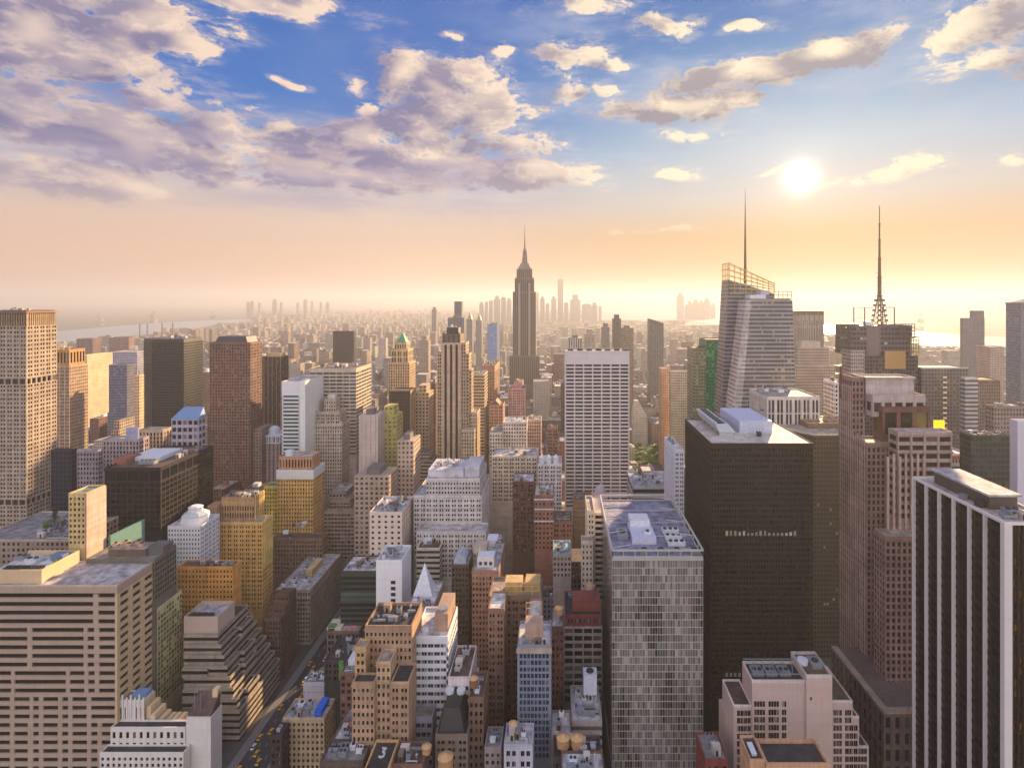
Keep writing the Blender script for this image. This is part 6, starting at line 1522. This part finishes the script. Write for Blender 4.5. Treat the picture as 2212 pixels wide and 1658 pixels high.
b.box('cornice', b.x0 - .7, b.x1 + .7, 384, 384.38, Z_(982, 385) - 3, Z_(982, 385) - .4, plain((196, 92, 60), .6))
b.box('small_sign', X_(2030, 383), X_(2055, 383), 384.5, 385.3, Z_(982, 385) + 1, Z_(982, 385) + 5.5, glow((226, 186, 40), .3)); clutter(b, b.x0 + 2, b.x1 - 8, 390, 412, Z_(982, 385), 141, 6)
simple('dark_glass_building', 'dark teal glass box, right of the gold ribbon building', 'office building', 2096, 2180, 942, 350, 1030, far=2072, nick='dark teal glass box', fm=fac((52, 62, 60), (34, 48, 48), (76, 84, 70), .8, .7, .35, .3), rm=ROOF_BROWN, cl=3)
simple('blue_roofed_building', 'broad brown building with bluish roof plant, above the dark teal glass box', 'office building', 2146, 2240, 880, 450, 925, far=2128, nick='bluish roofed building', fm=fac((150, 124, 112)), rm=roofm((140, 156, 184)), cl=6)
simple('blank_wall_building', 'tall blank lilac wall at the right photo edge, above the white finned black tower', 'building', 2197, 2270, 912, 300, 1045, D=5, nick='blank lilac wall', wm=wall((206, 196, 204), grime=.06), pf=.9, sf=.9, rm=ROOF_LILAC, cl=0, kind='none')
ALL[-1].wins.clear()
simple('slim_grey_tower', 'slim grey tower with raised right half standing in haze, near the right edge', 'office tower', 2080, 2126, 688, 1100, 810, D=9, nick='slim hazy grey tower', fm=fac((104, 102, 112), (76, 76, 90), (120, 118, 126), .5, .9, .2), rm=ROOF_GREY, cl=0)
b = ALL[-1]; shade_tier(b, X_(2100, 1100), b.x1 - .1, 1101, 1108, b.z, Z_(672, 1100), fac((104, 102, 112), (76, 76, 90), (120, 118, 126), .5, .9, .2), 3, 3.6, ROOF_GREY)
b = mk('blue_frame_tower', 'blue glass tower with framed slanted top, cut by the right photo edge', 'skyscraper', 2205, 2300, 648, 700, 850, D=24, nick='blue glass edge tower')
m = MB(); m.prism([(b.x0, 700), (b.x1, 700), (b.x1, 724), (b.x0, 724)], 0, [Z_(655, 700), Z_(632, 700), Z_(632, 700), Z_(655, 700)], 3, 3.8); b.part(m, 'wall', fac((110, 118, 140), (82, 94, 122), (120, 132, 156), .9, .8, .4, .35))
m = MB(); m.bar((b.x0, 699.5, Z_(655, 700)), (b.x1, 699.5, Z_(628, 700)), 2.2); m.bar((b.x0, 699.5, 0), (b.x0, 699.5, Z_(655, 700)), 2.0); m.bar((b.x0, 700, Z_(655, 700)), (b.x0, 724, Z_(655, 700)), 2.0); b.part(m, 'frame', plain((120, 116, 122), .4, .3))
simple('hazy_block', 'two hazy peach blocks joined, left of the blue glass edge tower', 'office building', 2138, 2168, 750, 900, 850, D=30, fm=fac((190, 160, 146)), rm=ROOF_TAN, cl=0)
# right of the white slab
simple('grey_long_building', 'long pale grey building behind the mirrored glass block, right of the white gridded slab', 'office building', 1367, 1456, 1052, 450, 1110, D=40, nick='long pale grey building', wm=wall((176, 168, 168)), rm=ROOF_LILAC, kind='ribbon', pf=0, bay=20, fl=7, sf=.55, cl=9)
simple('white_slim_tower', 'white narrow tower against the left side of the huge dark brown tower', 'office building', 1457, 1477, 975, 400, 1120, D=40, nick='white narrow tower', wm=wall((214, 206, 214), grime=.08), rm=ROOF_WHITE, bay=2, cl=1)
simple('tan_slender_tower', 'slender orange tan tower in haze, right of the white gridded slab', 'office tower', 1427, 1444, 797, 800, 930, D=18, nick='slender orange tan tower', fm=fac((206, 150, 108), wf=.4, hf=.5), rm=ROOF_TAN, cl=0)
simple('tan_grid_tower', 'pale tan gridded tower left of the emerald green tower', 'office tower', 1449, 1490, 803, 780, 900, far=1445, nick='pale tan grid tower', fm=fac((216, 184, 146), wf=.5, hf=.45), rm=ROOF_TAN, cl=0)
simple('hazy_pointed_building', 'pale hazy wedge topped building right of the white gridded slab', 'building', 1366, 1398, 900, 970, 960, D=26, nick='hazy wedge topped building', fm=fac((200, 186, 166)), rm=None, cl=0)
b = ALL[-1]; m = MB(); m.prism([(b.x0, b.y0), (b.x1, b.y0), (b.x1, b.y1), (b.x0, b.y1)], b.z, b.z + 27, 3, 3.6, top=[(b.x0 + 4, b.y0 + 8), (b.x0 + 11, b.y0 + 8), (b.x0 + 11, b.y1 - 8), (b.x0 + 4, b.y1 - 8)]); b.part(m, 'wedge_top', fac((200, 186, 166)))

# ---- farther skyline pieces
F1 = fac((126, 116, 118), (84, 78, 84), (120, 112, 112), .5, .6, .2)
def far(name, label, cat, p0, p1, py, Y, vb, D=30, fm=None, top=None, nick=None):
    b = mk(name, label, cat, p0, p1, py, Y, vb, D, None, nick)
    m = MB(); m.wbox(b.x0, b.x1, b.y0, b.y1, 0, b.z, 4, 4); b.part(m, 'wall', fm or F1)
    w = b.x1 - b.x0
    if top == 'spire':
        m = MB(); m.pyramid(b.x0 + w * .1, b.x1 - w * .1, b.y0 + 2, b.y1 - 2, b.z, b.z + w * 1.3); b.part(m, 'pointed_roof', plain((150, 130, 96), .6))
    elif top == 'step':
        m = MB(); m.wbox(b.x0 + w * .22, b.x1 - w * .22, b.y0 + 3, b.y1 - 3, b.z, b.z + w * .5, 4, 4); b.part(m, 'setback', fm or F1)
    elif top == 'slant':
        m = MB(); m.prism([(b.x0, b.y0), (b.x1, b.y0), (b.x1, b.y1), (b.x0, b.y1)], b.z, [b.z + 10, b.z + .1, b.z + .1, b.z + 10], 4, 4); b.part(m, 'slanted_top', fm or F1)
    elif top == 'mast':
        mast(b, (b.x0 + b.x1) / 2, b.y0 + b.D / 2, b.z, b.z + w * 1.1, w * .05)
    else:
        m = MB(); m.box(b.x0 + w * .3, b.x1 - w * .3, b.y0 + 4, b.y1 - 4, b.z, b.z + 5); b.part(m, 'penthouse', plain((110, 100, 100), .7))
    return b
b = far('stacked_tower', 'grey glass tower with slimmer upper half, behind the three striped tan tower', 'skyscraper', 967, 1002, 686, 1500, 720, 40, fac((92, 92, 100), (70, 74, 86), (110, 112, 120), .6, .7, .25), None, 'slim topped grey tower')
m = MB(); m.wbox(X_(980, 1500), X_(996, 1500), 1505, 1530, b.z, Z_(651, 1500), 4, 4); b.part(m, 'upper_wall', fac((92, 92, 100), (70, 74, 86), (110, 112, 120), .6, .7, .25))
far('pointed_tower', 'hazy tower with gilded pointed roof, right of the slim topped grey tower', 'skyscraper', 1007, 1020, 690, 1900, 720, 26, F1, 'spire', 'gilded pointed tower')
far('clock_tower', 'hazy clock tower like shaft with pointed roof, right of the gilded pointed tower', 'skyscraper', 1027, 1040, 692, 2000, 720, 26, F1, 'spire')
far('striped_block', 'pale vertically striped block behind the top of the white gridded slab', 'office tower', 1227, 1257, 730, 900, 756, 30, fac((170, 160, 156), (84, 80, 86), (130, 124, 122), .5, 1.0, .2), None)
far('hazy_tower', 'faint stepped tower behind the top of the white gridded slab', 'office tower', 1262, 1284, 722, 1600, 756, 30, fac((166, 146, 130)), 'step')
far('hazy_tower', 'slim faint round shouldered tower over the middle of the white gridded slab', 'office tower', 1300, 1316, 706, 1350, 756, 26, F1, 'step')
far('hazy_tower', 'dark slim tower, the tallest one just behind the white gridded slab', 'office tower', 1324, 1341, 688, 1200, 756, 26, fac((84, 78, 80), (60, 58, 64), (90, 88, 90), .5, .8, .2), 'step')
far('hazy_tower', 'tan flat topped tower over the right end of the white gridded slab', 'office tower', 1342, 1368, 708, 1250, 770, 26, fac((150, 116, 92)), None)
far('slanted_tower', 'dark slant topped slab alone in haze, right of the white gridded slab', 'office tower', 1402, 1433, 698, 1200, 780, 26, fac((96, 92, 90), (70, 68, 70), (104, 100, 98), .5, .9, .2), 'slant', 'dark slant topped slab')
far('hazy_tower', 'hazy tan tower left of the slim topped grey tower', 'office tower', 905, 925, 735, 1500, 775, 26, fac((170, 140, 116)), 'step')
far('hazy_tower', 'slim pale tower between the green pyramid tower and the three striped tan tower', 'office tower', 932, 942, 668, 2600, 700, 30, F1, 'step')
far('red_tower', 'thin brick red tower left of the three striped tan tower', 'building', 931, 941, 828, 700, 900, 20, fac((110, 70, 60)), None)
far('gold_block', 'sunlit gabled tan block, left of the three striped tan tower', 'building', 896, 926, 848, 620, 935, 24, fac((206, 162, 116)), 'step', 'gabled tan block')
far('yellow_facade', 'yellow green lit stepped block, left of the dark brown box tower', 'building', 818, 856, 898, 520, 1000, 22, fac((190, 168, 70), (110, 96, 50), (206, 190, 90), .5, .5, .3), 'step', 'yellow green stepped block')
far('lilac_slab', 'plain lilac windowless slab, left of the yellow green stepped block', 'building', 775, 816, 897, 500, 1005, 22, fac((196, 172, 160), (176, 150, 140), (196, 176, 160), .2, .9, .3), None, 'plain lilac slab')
far('tan_block', 'pale tan gridded block under the dark brown box tower', 'building', 858, 893, 952, 480, 1060, 24, fac((196, 166, 146), wf=.5, hf=.5), None)
far('tan_block', 'low tan block with brown roof below the plain lilac slab', 'building', 765, 840, 1028, 450, 1090, 26, fac((180, 146, 120), wf=.5, hf=.5), None)
far('white_domed_building', 'white columned pavilion topped building, left of the white and green slab', 'building', 560, 604, 958, 570, 1050, 24, fac((150, 132, 136), (96, 84, 90), (130, 116, 116), .4, .9, .2), None, 'white columned pavilion building')
b = ALL[-1]
geo_tier(b, b.x0 + .8, b.x1 - .8, b.y0 + 1, b.y1 - 1, b.z, b.z + 8, wall((206, 204, 214)), GLASS, 2, 7, .45, .1, .6, zlo=b.z, band=1.2, faces='F')
m = MB(); cx_, cy_ = (b.x0 + b.x1) / 2, b.y0 + 10; m.cyl(cx_, cy_, 6, 5.5, b.z + 8, b.z + 12, 12); m.dome(cx_, cy_, 5.6, b.z + 12, 4.5, 12); b.part(m, 'dome', plain((212, 212, 224), .6))

# downtown cluster and the far shores
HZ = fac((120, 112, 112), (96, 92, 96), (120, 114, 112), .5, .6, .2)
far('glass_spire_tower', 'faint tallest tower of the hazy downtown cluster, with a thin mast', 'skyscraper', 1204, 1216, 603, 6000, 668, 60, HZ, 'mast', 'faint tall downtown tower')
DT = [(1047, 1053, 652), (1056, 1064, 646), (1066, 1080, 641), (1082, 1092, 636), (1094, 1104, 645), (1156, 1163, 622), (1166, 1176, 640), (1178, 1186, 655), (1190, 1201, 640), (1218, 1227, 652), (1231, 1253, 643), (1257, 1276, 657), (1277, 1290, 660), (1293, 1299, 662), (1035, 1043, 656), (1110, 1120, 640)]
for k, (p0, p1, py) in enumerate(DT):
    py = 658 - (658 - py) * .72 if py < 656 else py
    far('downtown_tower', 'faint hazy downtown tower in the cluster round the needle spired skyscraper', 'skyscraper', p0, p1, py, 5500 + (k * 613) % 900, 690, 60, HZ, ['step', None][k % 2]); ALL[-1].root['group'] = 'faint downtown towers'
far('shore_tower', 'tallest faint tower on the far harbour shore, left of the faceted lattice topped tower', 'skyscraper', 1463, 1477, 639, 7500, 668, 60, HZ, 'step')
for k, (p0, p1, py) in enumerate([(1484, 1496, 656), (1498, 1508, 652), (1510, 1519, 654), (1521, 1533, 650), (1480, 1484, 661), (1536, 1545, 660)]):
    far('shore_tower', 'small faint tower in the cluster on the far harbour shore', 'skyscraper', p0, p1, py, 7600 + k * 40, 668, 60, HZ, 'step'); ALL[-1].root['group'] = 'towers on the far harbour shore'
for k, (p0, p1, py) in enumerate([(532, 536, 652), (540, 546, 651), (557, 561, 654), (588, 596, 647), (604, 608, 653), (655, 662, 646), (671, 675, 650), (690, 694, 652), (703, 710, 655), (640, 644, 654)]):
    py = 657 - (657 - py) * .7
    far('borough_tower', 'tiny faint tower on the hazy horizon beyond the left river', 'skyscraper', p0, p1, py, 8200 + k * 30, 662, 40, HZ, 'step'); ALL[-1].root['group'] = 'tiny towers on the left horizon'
for k, px in enumerate((302, 318, 350, 373)):
    Y = 3400; m = MB(); x = X_(px, Y); m.cyl(x, Y, 5, 3.6, 0, Z_(699 if k < 2 else 697, Y), 10); m.cyl(x, Y, 4.4, 4.4, Z_(699, Y) - 8, Z_(699, Y) - 5, 10)
    solo(m, 'smokestack', 'thin power station smokestack at the river, one of four in a row', 'smokestack', plain((110, 96, 100), .8), (x, Y, 0), 'smokestacks by the river')
for b in ALL: finish(b)

# ---------------------------------------------------------------- lower buildings filling the blocks between
FR = random.Random(2024)
def free(x0, x1, y0, y1, g=1.5):
    return not any(x0 < c + g and x1 > a - g and y0 < e + g and y1 > d - g for a, c, d, e in FOOT)
def limit(px0, px1, Y):
    """highest allowed top (smallest py) so that a filler does not cover what the photo shows behind it"""
    lim = 0
    for a, c, py, vb, y, nick, fa, fb in SEEN:
        if y > Y and c > px0 and a < px1: lim = max(lim, vb)
    return lim
def hidden(px0, px1, py, Y):
    for a, c, hy, vb, y, nick, fa, fb in SEEN:
        if y < Y and min(a, fa) <= px0 + 1 and max(c, fb) >= px1 - 1 and hy <= py: return True
    return False
KINDS = [('brick_building', 'red brick', (140, 86, 68)), ('brick_building', 'brown brick', (116, 84, 68)), ('stone_building', 'tan stone', (186, 156, 128)),
         ('stone_building', 'cream', (208, 188, 164)), ('concrete_building', 'grey', (150, 142, 140)), ('plaster_building', 'white', (214, 204, 200)),
         ('brick_building', 'orange brick', (186, 122, 82)), ('concrete_building', 'lilac grey', (168, 154, 164)), ('brick_building', 'dark brown', (88, 68, 60))]
ROOFS = [('white', ROOF_WHITE), ('grey', ROOF_GREY), ('lilac', ROOF_LILAC), ('tan', ROOF_TAN), ('dark', ROOF_DARK), ('brown', ROOF_BROWN)]
NEARM = {}
USED = {}
def nearest(px, py, Y):
    best = []
    for a, c, hy, vb, y, nick, fa, fb in SEEN:
        if not nick: continue
        cx = max(a, min(c, px)); cy_ = max(hy, min(vb, py))
        dd = math.hypot(px - cx, (py - cy_) * 1.3) + abs(math.log(Y / y)) * 60
        best.append((dd, nick, a, c, hy, vb, y))
    best.sort(); return best[:7]
ORD = ['', 'second ', 'third ', 'fourth ', 'fifth ', 'sixth ', 'seventh ', 'eighth ', 'ninth ', 'tenth ', 'eleventh ', 'twelfth ', 'thirteenth ', 'fourteenth ']
def label_for(size, colour, roofw, extra, px, py, Y):
    opts = []
    for dd, nick, a, c, hy, vb, y in nearest(px, py, Y):
        if px < a: rel = 'left of the '
        elif px > c: rel = 'right of the '
        elif Y > y: rel = 'behind the '
        elif py > vb - 10: rel = 'below the '
        else: rel = 'in front of the '
        opts.append('%s %s building, %s roof%s, %s%s' % (size, colour, roofw, extra, rel, nick))
    opts = [o for o in opts if len(o.split()) <= 16]
    for o in opts:
        if o not in USED: USED[o] = 1; return o
    return None
def filler(x0, x1, y0, y1, z, detail):
    px0, px1 = CX + x0 * FP / y0, CX + x1 * FP / y0
    py = CY + (H - z) * FP / y0
    name, cw, rgb = FR.choice(KINDS); rw, rm = FR.choice(ROOFS)
    w = x1 - x0; size = ('tall slim' if z > 2.6 * w else 'tall') if z > 75 else ('mid height' if z > 36 else 'low')
    kind = FR.choice(['', '', ', brick stair head', ', rooftop units', ', setback top', ', white plant box'])
    lb = label_for(size, cw, rw, kind, (px0 + px1) / 2, py, y0)
    if lb is None: return False
    root = thing(name, lb, 'building', ((x0 + x1) / 2, y0, 0), 'lower buildings between the towers')
    class S: pass
    B = S(); B.root = root; B.part = lambda mb, nm, mats, parent=None, **p: mb.build(nm, mats, parent or root, **p)
    B.box = lambda nm, a, c, d, e, f, g, mat, parent=None: (lambda m: (m.box(a, c, d, e, f, g), B.part(m, nm, mat, parent))[1])(MB())
    fm = fac(rgb, wf=FR.choice([.42, .5, .58]), hf=FR.choice([.42, .5, .56]), amount=.25)
    if FR.random() < .2: fm = fac(rgb, wf=1.0, hf=.45)
    zt = z
    shade_tier(B, x0, x1, y0, y1, 0, z, fm, 2.7, 3.5, rm, 1.0 if detail else 0, wall(rgb) if detail else None)
    m = MB(); a = FR.uniform(.1, .5); c = FR.uniform(.1, .5)
    if 'stair' in kind:
        m.box(x0 + w * a, x0 + w * a + 4, y0 + (y1 - y0) * c, y0 + (y1 - y0) * c + 4.5, z + .12, z + 4); B.part(m, 'stair_head', wall((150, 100, 78)))
    elif 'setback' in kind:
        shade_tier(B, x0 + w * .15, x1 - w * .15, y0 + 3, y1 - 3, z + .12, z + FR.choice([7, 10.5]), fm, 2.7, 3.5, rm, 0, None, 'setback')
    elif 'plant' in kind:
        m.box(x0 + w * a, x0 + w * (a + .35), y0 + (y1 - y0) * c, y0 + (y1 - y0) * (c + .35), z + .12, z + 3.4); B.part(m, 'plant_box', WHITE)
    elif 'units' in kind:
        if detail: clutter(B, x0 + 1, x1 - 1, y0 + 1, y1 - 1, z + .12, int(x0 * 31 + y0), 4)
        else:
            for k in range(2):
                u = MB(); xx = x0 + w * (.2 + .4 * k); u.box(xx, xx + 3, y0 + 3, y0 + 6, z + .1, z + 2.2); B.part(u, 'rooftop_unit', METAL)
    if detail and FR.random() < .8:
        clutter(B, x0 + 1, x1 - 1, y0 + 1, y1 - 1, z + .12, int(x0 * 17 + y0), 3)
    FOOT.append((x0, x1, y0, y1)); SEEN.append((px0, px1, py, min(py + 40, 1660), y0, None, CX + x0 * FP / y1, CX + x1 * FP / y1))
    return True
AVES = [(-1160, 20), (-955, 20), (-745, 20), (-555, 20), (-405, 20), (-268, 18), (AV5, 28), (140, 28), (405, 22), (640, 22), (880, 22)]
def lots(y_lo, y_hi, xa, xb, wr, dr):
    out = []
    y = y_lo
    while y < y_hi:
        for row in range(2):
            yy = y + 9 + row * 31
            d = 29
            x = xa
            while x < xb:
                w = FR.uniform(*wr)
                out.append((x, x + w, yy, yy + FR.uniform(d * dr, d))); x += w + FR.choice([.3, .3, 1.5, 4])
        y += 80
    return out
def on_avenue(x0, x1): return any(x0 < a + w / 2 and x1 > a - w / 2 for a, w in AVES)
SEEN.append((1361, 1432, 955, 1012, 790, None, 1361, 1432))
count = 0
near_lots = lots(200, 900, -900, 620, (8, 19), .55)
near_lots.sort(key=lambda l: l[2])
for x0, x1, y0, y1 in near_lots:
    if on_avenue(x0, x1) or not free(x0, x1, y0, y1, .4): continue
    px0, px1 = CX + x0 * FP / y0, CX + x1 * FP / y0
    if px1 < 0 or px0 > WPX: continue
    if 1360 < px0 < 1440 and 780 < y0 < 960: continue
    lim = limit(px0, px1, y0) + 6
    if lim > 1650: continue
    want = FR.uniform(24, 78) if FR.random() < .85 else FR.uniform(78, 112)
    if px0 > 1330 or px0 < 230: want *= .8
    z = min(want, Z_(lim, y0))
    if z < 9: continue
    py = CY + (H - z) * FP / y0
    if py > 1655 or hidden(px0, px1, py, y0): continue
    if count < 190 and filler(x0, x1, y0, y1, z, y0 < 520): count += 1
print('fillers', count, 'heroes', len(ALL))

# ---------------------------------------------------------------- the far city, too many to count: one mass
for a, c, v in [(-60, 215, 737), (215, 330, 722), (330, 460, 704), (460, 545, 693), (1285, 1480, 688), (1480, 1570, 698), (1660, 1860, 716), (1860, 1990, 738), (1990, 2230, 747)]:
    SEEN.append((a, c, 0, v, FP * H / (v - CY), None, a, c))
def far_city():
    m = MB(); r = random.Random(5); n = 0
    for _ in range(26000):
        Y = 620 + 11500 * r.random() ** 1.7
        px = r.uniform(-120, 2330); X = X_(px, Y)
        gy = CY + H * FP / Y
        # keep off the water and the park
        def inside(poly):
            c = False
            for k in range(len(poly)):
                (xa, ya), (xb, yb) = poly[k], poly[k - 1]
                if (ya > gy) != (yb > gy) and px < (xb - xa) * (gy - ya) / (yb - ya) + xa: c = not c
            return c
        if any(inside(p) for p in WPOLYS): continue
        if 1355 < px < 1440 and 780 < Y < 980: continue
        if Y < 2500 and on_avenue(X - 8, X + 8): continue
        w, d = r.uniform(12, 30) * (1 + Y / 9000), r.uniform(14, 30) * (1 + Y / 9000)
        q = r.random()
        left = px < 880
        h = r.uniform(14, 42) if q < .8 else (r.uniform(40, 80) if q < .97 else r.uniform(80, 125))
        if Y > 3600: h = r.uniform(8, 26) if q < .86 else r.uniform(26, 75)
        if px > 1560 and Y > 2500: h *= .45
        lim = limit(px - w / 2 * FP / Y, px + w / 2 * FP / Y, Y) + 4
        h = min(h, Z_(lim, Y))
        if h < 7: continue
        if not (Y > 2600 or free(X - w / 2, X + w / 2, Y, Y + d, .5)): continue
        if hidden(px - w / 2 * FP / Y, px + w / 2 * FP / Y, CY + (H - h) * FP / Y, Y): continue
        m.cur = 0; nf = max(1, round(h / 3.6))
        x0, x1, y0, y1 = X - w / 2, X + w / 2, Y, Y + d
        m.prism([(x0, y0), (x1, y0), (x1, y1), (x0, y1)], 0, h, 3.0, h / nf, cap=False)
        m.cur = 1 + r.randrange(3); m.face([(x0, y0, h), (x1, y0, h), (x1, y1, h), (x0, y1, h)])
        if r.random() < .5 and Y < 3000:
            a = r.uniform(.1, .5); m.box(x0 + w * a, x0 + w * (a + .35), y0 + d * .3, y0 + d * .7, h, h + r.uniform(2.5, 6))
        n += 1
        if n >= 9500: break
    o = m.build('distant_buildings', [fac((160, 130, 110), wf=.5, hf=.5, jitter=1.0), ROOF_GREY, ROOF_WHITE, ROOF_BROWN])
    o['kind'] = 'stuff'; o['label'] = 'mass of countless small hazy buildings filling the city to the horizon'; o['category'] = 'city'
    print('far city', n)
WPOLYS = [[(-60, 742), (60, 740), (150, 738), (215, 730), (330, 722), (462, 703), (545, 693), (546, 689), (450, 692), (350, 697), (230, 706), (130, 715), (-60, 724)],
          [(1285, 690), (1380, 690), (1480, 692), (1570, 702), (1650, 712), (1660, 676), (1560, 668), (1450, 662), (1330, 662), (1290, 672)],
          [(1660, 712), (1790, 722), (1860, 732), (1990, 746), (2110, 752), (2300, 762), (2500, 770), (2500, 740), (2300, 732), (2130, 726), (1985, 716), (1860, 706), (1790, 701), (1660, 690)]]
far_city()

# ---------------------------------------------------------------- park, roof garden trees
def leafm(rgb):
    m, t, b = new_mat('foliage')
    ge = t.n.new('ShaderNodeNewGeometry')
    t.put(b.inputs['Base Color'], t.vm('SCALE', lin(rgb), t.ss(ge.outputs['Random Per Island'], 0, 1, .55, 1.5, 'LINEAR'))); b.inputs['Roughness'].default_value = .7
    return m
LEAF = leafm((122, 142, 54)); LEAF_D = leafm((58, 72, 40)); BARK = wall((84, 66, 52))
def leaves(m, cx, cy, cz, r, n, s, rr):
    for _ in range(n):
        a, u, q = rr.uniform(0, 2 * math.pi), rr.uniform(-.8, 1), rr.random() ** .4
        s_ = math.sqrt(max(0, 1 - u * u)); x, y, z = cx + r * q * s_ * math.cos(a), cy + r * q * s_ * math.sin(a), cz + r * .8 * q * u
        t1, t2 = rr.uniform(0, 6.28), rr.uniform(-.6, .6)
        e1 = (s * math.cos(t1), s * math.sin(t1), s * t2); e2 = (-s * math.sin(t1) * .7, s * math.cos(t1) * .7, s * rr.uniform(-.4, .4))
        m.face([(x - e1[0], y - e1[1], z - e1[2]), (x + e2[0], y + e2[1], z + e2[2]), (x + e1[0], y + e1[1], z + e1[2]), (x - e2[0], y - e2[1], z - e2[2])])
rr = random.Random(9)
m = MB()
sheet('lawn', [(X_(1358, 800), 798), (X_(1440, 800), 798), (X_(1434, 940), 945), (X_(1360, 940), 945)], .3, plain((96, 120, 50), .9))
for k in range(110):
    x, y = rr.uniform(X_(1364, 830), X_(1432, 880)), rr.uniform(802, 940)
    if not free(x - 4, x + 4, y - 4, y + 4, 0): continue
    for _ in range(4): leaves(m, x + rr.uniform(-3, 3), y + rr.uniform(-3, 3), rr.uniform(9, 15), rr.uniform(3, 5), 60, 1.1, rr)
o = m.build('park_trees', LEAF); o['kind'] = 'stuff'; o['label'] = 'dense green treetops of the small park right of the white gridded slab'; o['category'] = 'trees'
gb, gz = GARDEN
for k, (px, Y, h, lb) in enumerate([(118, 366, 11, 'bushy dark green tree on the roof garden, left one of the pair of tall trees'), (156, 362, 15, 'tall dark cypress like tree on the roof garden, nearest the yellow and pink block'), (100, 356, 6, 'short light green bush on the roof garden, leftmost in the bed')]):
    x = X_(px, Y); t = thing('tree', lb, 'tree', (x, Y, gz + .12), 'roof garden trees')
    tr = MB(); tr.cyl(x, Y, .35, .18, gz + .12, gz + h * .7, 7)
    for q in range(5): a = q * 1.3; tr.bar((x, Y, gz + h * (.3 + .07 * q)), (x + 1.4 * math.cos(a), Y + 1.4 * math.sin(a), gz + h * (.45 + .07 * q)), .14)
    tr.build('trunk', BARK, t)
    c = MB()
    for q in range(9):
        f = q / 8; leaves(c, x + rr.uniform(-.7, .7), Y + rr.uniform(-.7, .7), gz + h * (.25 + .72 * f), (2.3 if k != 1 else 1.7) * (1 - .6 * f) + .4, 70, .38, rr)
    c.build('crown', [LEAF_D, LEAF_D, LEAF][k], t)

# ---------------------------------------------------------------- traffic on the avenue
CARG = glass((20, 22, 26), (60, 64, 70), .2)
def car(kind, paint):
    m = MB()
    m.cur = 0
    m.prism([(-.9, -2.3), (.9, -2.3), (.9, 2.3), (-.9, 2.3)], .35, .95, 9, 9, top=[(-.86, -2.2), (.86, -2.2), (.86, 2.2), (-.86, 2.2)])
    m.prism([(-.8, -1.5), (.8, -1.5), (.8, 1.1), (-.8, 1.1)], .95, 1.5, 9, 9, top=[(-.66, -1.0), (.66, -1.0), (.66, .7), (-.66, .7)], cap=False)
    m.mi[-4:] = [1] * 4
    m.face([(-.66, -1.0, 1.5), (.66, -1.0, 1.5), (.66, .7, 1.5), (-.66, .7, 1.5)])
    m.cur = 2
    for sx in (-.78, .78):
        for y in (-1.45, 1.4): m.cyl(sx, y, .32, .32, .0, .6, 8); 
    return m.mesh('car', [paint, CARG, METAL_DARK])
CARS = [(car('c', plain(c, .3, 0)), n, l, g) for c, n, l, g in [((236, 176, 30), 'taxi', 'yellow taxi in the traffic on the shadowed avenue', 'taxis on the avenue'), ((226, 226, 228), 'car', 'white car in the traffic on the shadowed avenue', 'white cars on the avenue'), ((36, 36, 40), 'car', 'dark car in the traffic on the shadowed avenue', 'dark cars on the avenue')]]
for k in range(40):
    me, n, l, g = CARS[rr.choice([0, 0, 1, 2])]
    lane = rr.randrange(4); y = 300 + k * 5.2 + rr.uniform(-1, 1)
    o = bpy.data.objects.new(n, me); scene.collection.objects.link(o); o.location = (AV5 - 6.4 + lane * 4.25, y, .01)
    o['label'] = l; o['category'] = n; o['group'] = g

# ---------------------------------------------------------------- the air
hz = MB(); hz.box(-60000, 60000, -2500, 105000, -2.0, 540.0)
hm = bpy.data.materials.new('haze'); hm.use_nodes = True
hn = hm.node_tree.nodes; hn.clear()
ho = hn.new('ShaderNodeOutputMaterial'); hv = hn.new('ShaderNodeVolumePrincipled')
hm.node_tree.links.new(hv.outputs[0], ho.inputs['Volume'])
hv.inputs['Color'].default_value = (0.61, 0.62, 0.70, 1); hv.inputs['Density'].default_value = HAZE_DENSITY; hv.inputs['Anisotropy'].default_value = 0.3
o = hz.build('haze', hm); o['kind'] = 'stuff'; o['label'] = 'thin pale haze hanging over the whole city'; o['category'] = 'haze'
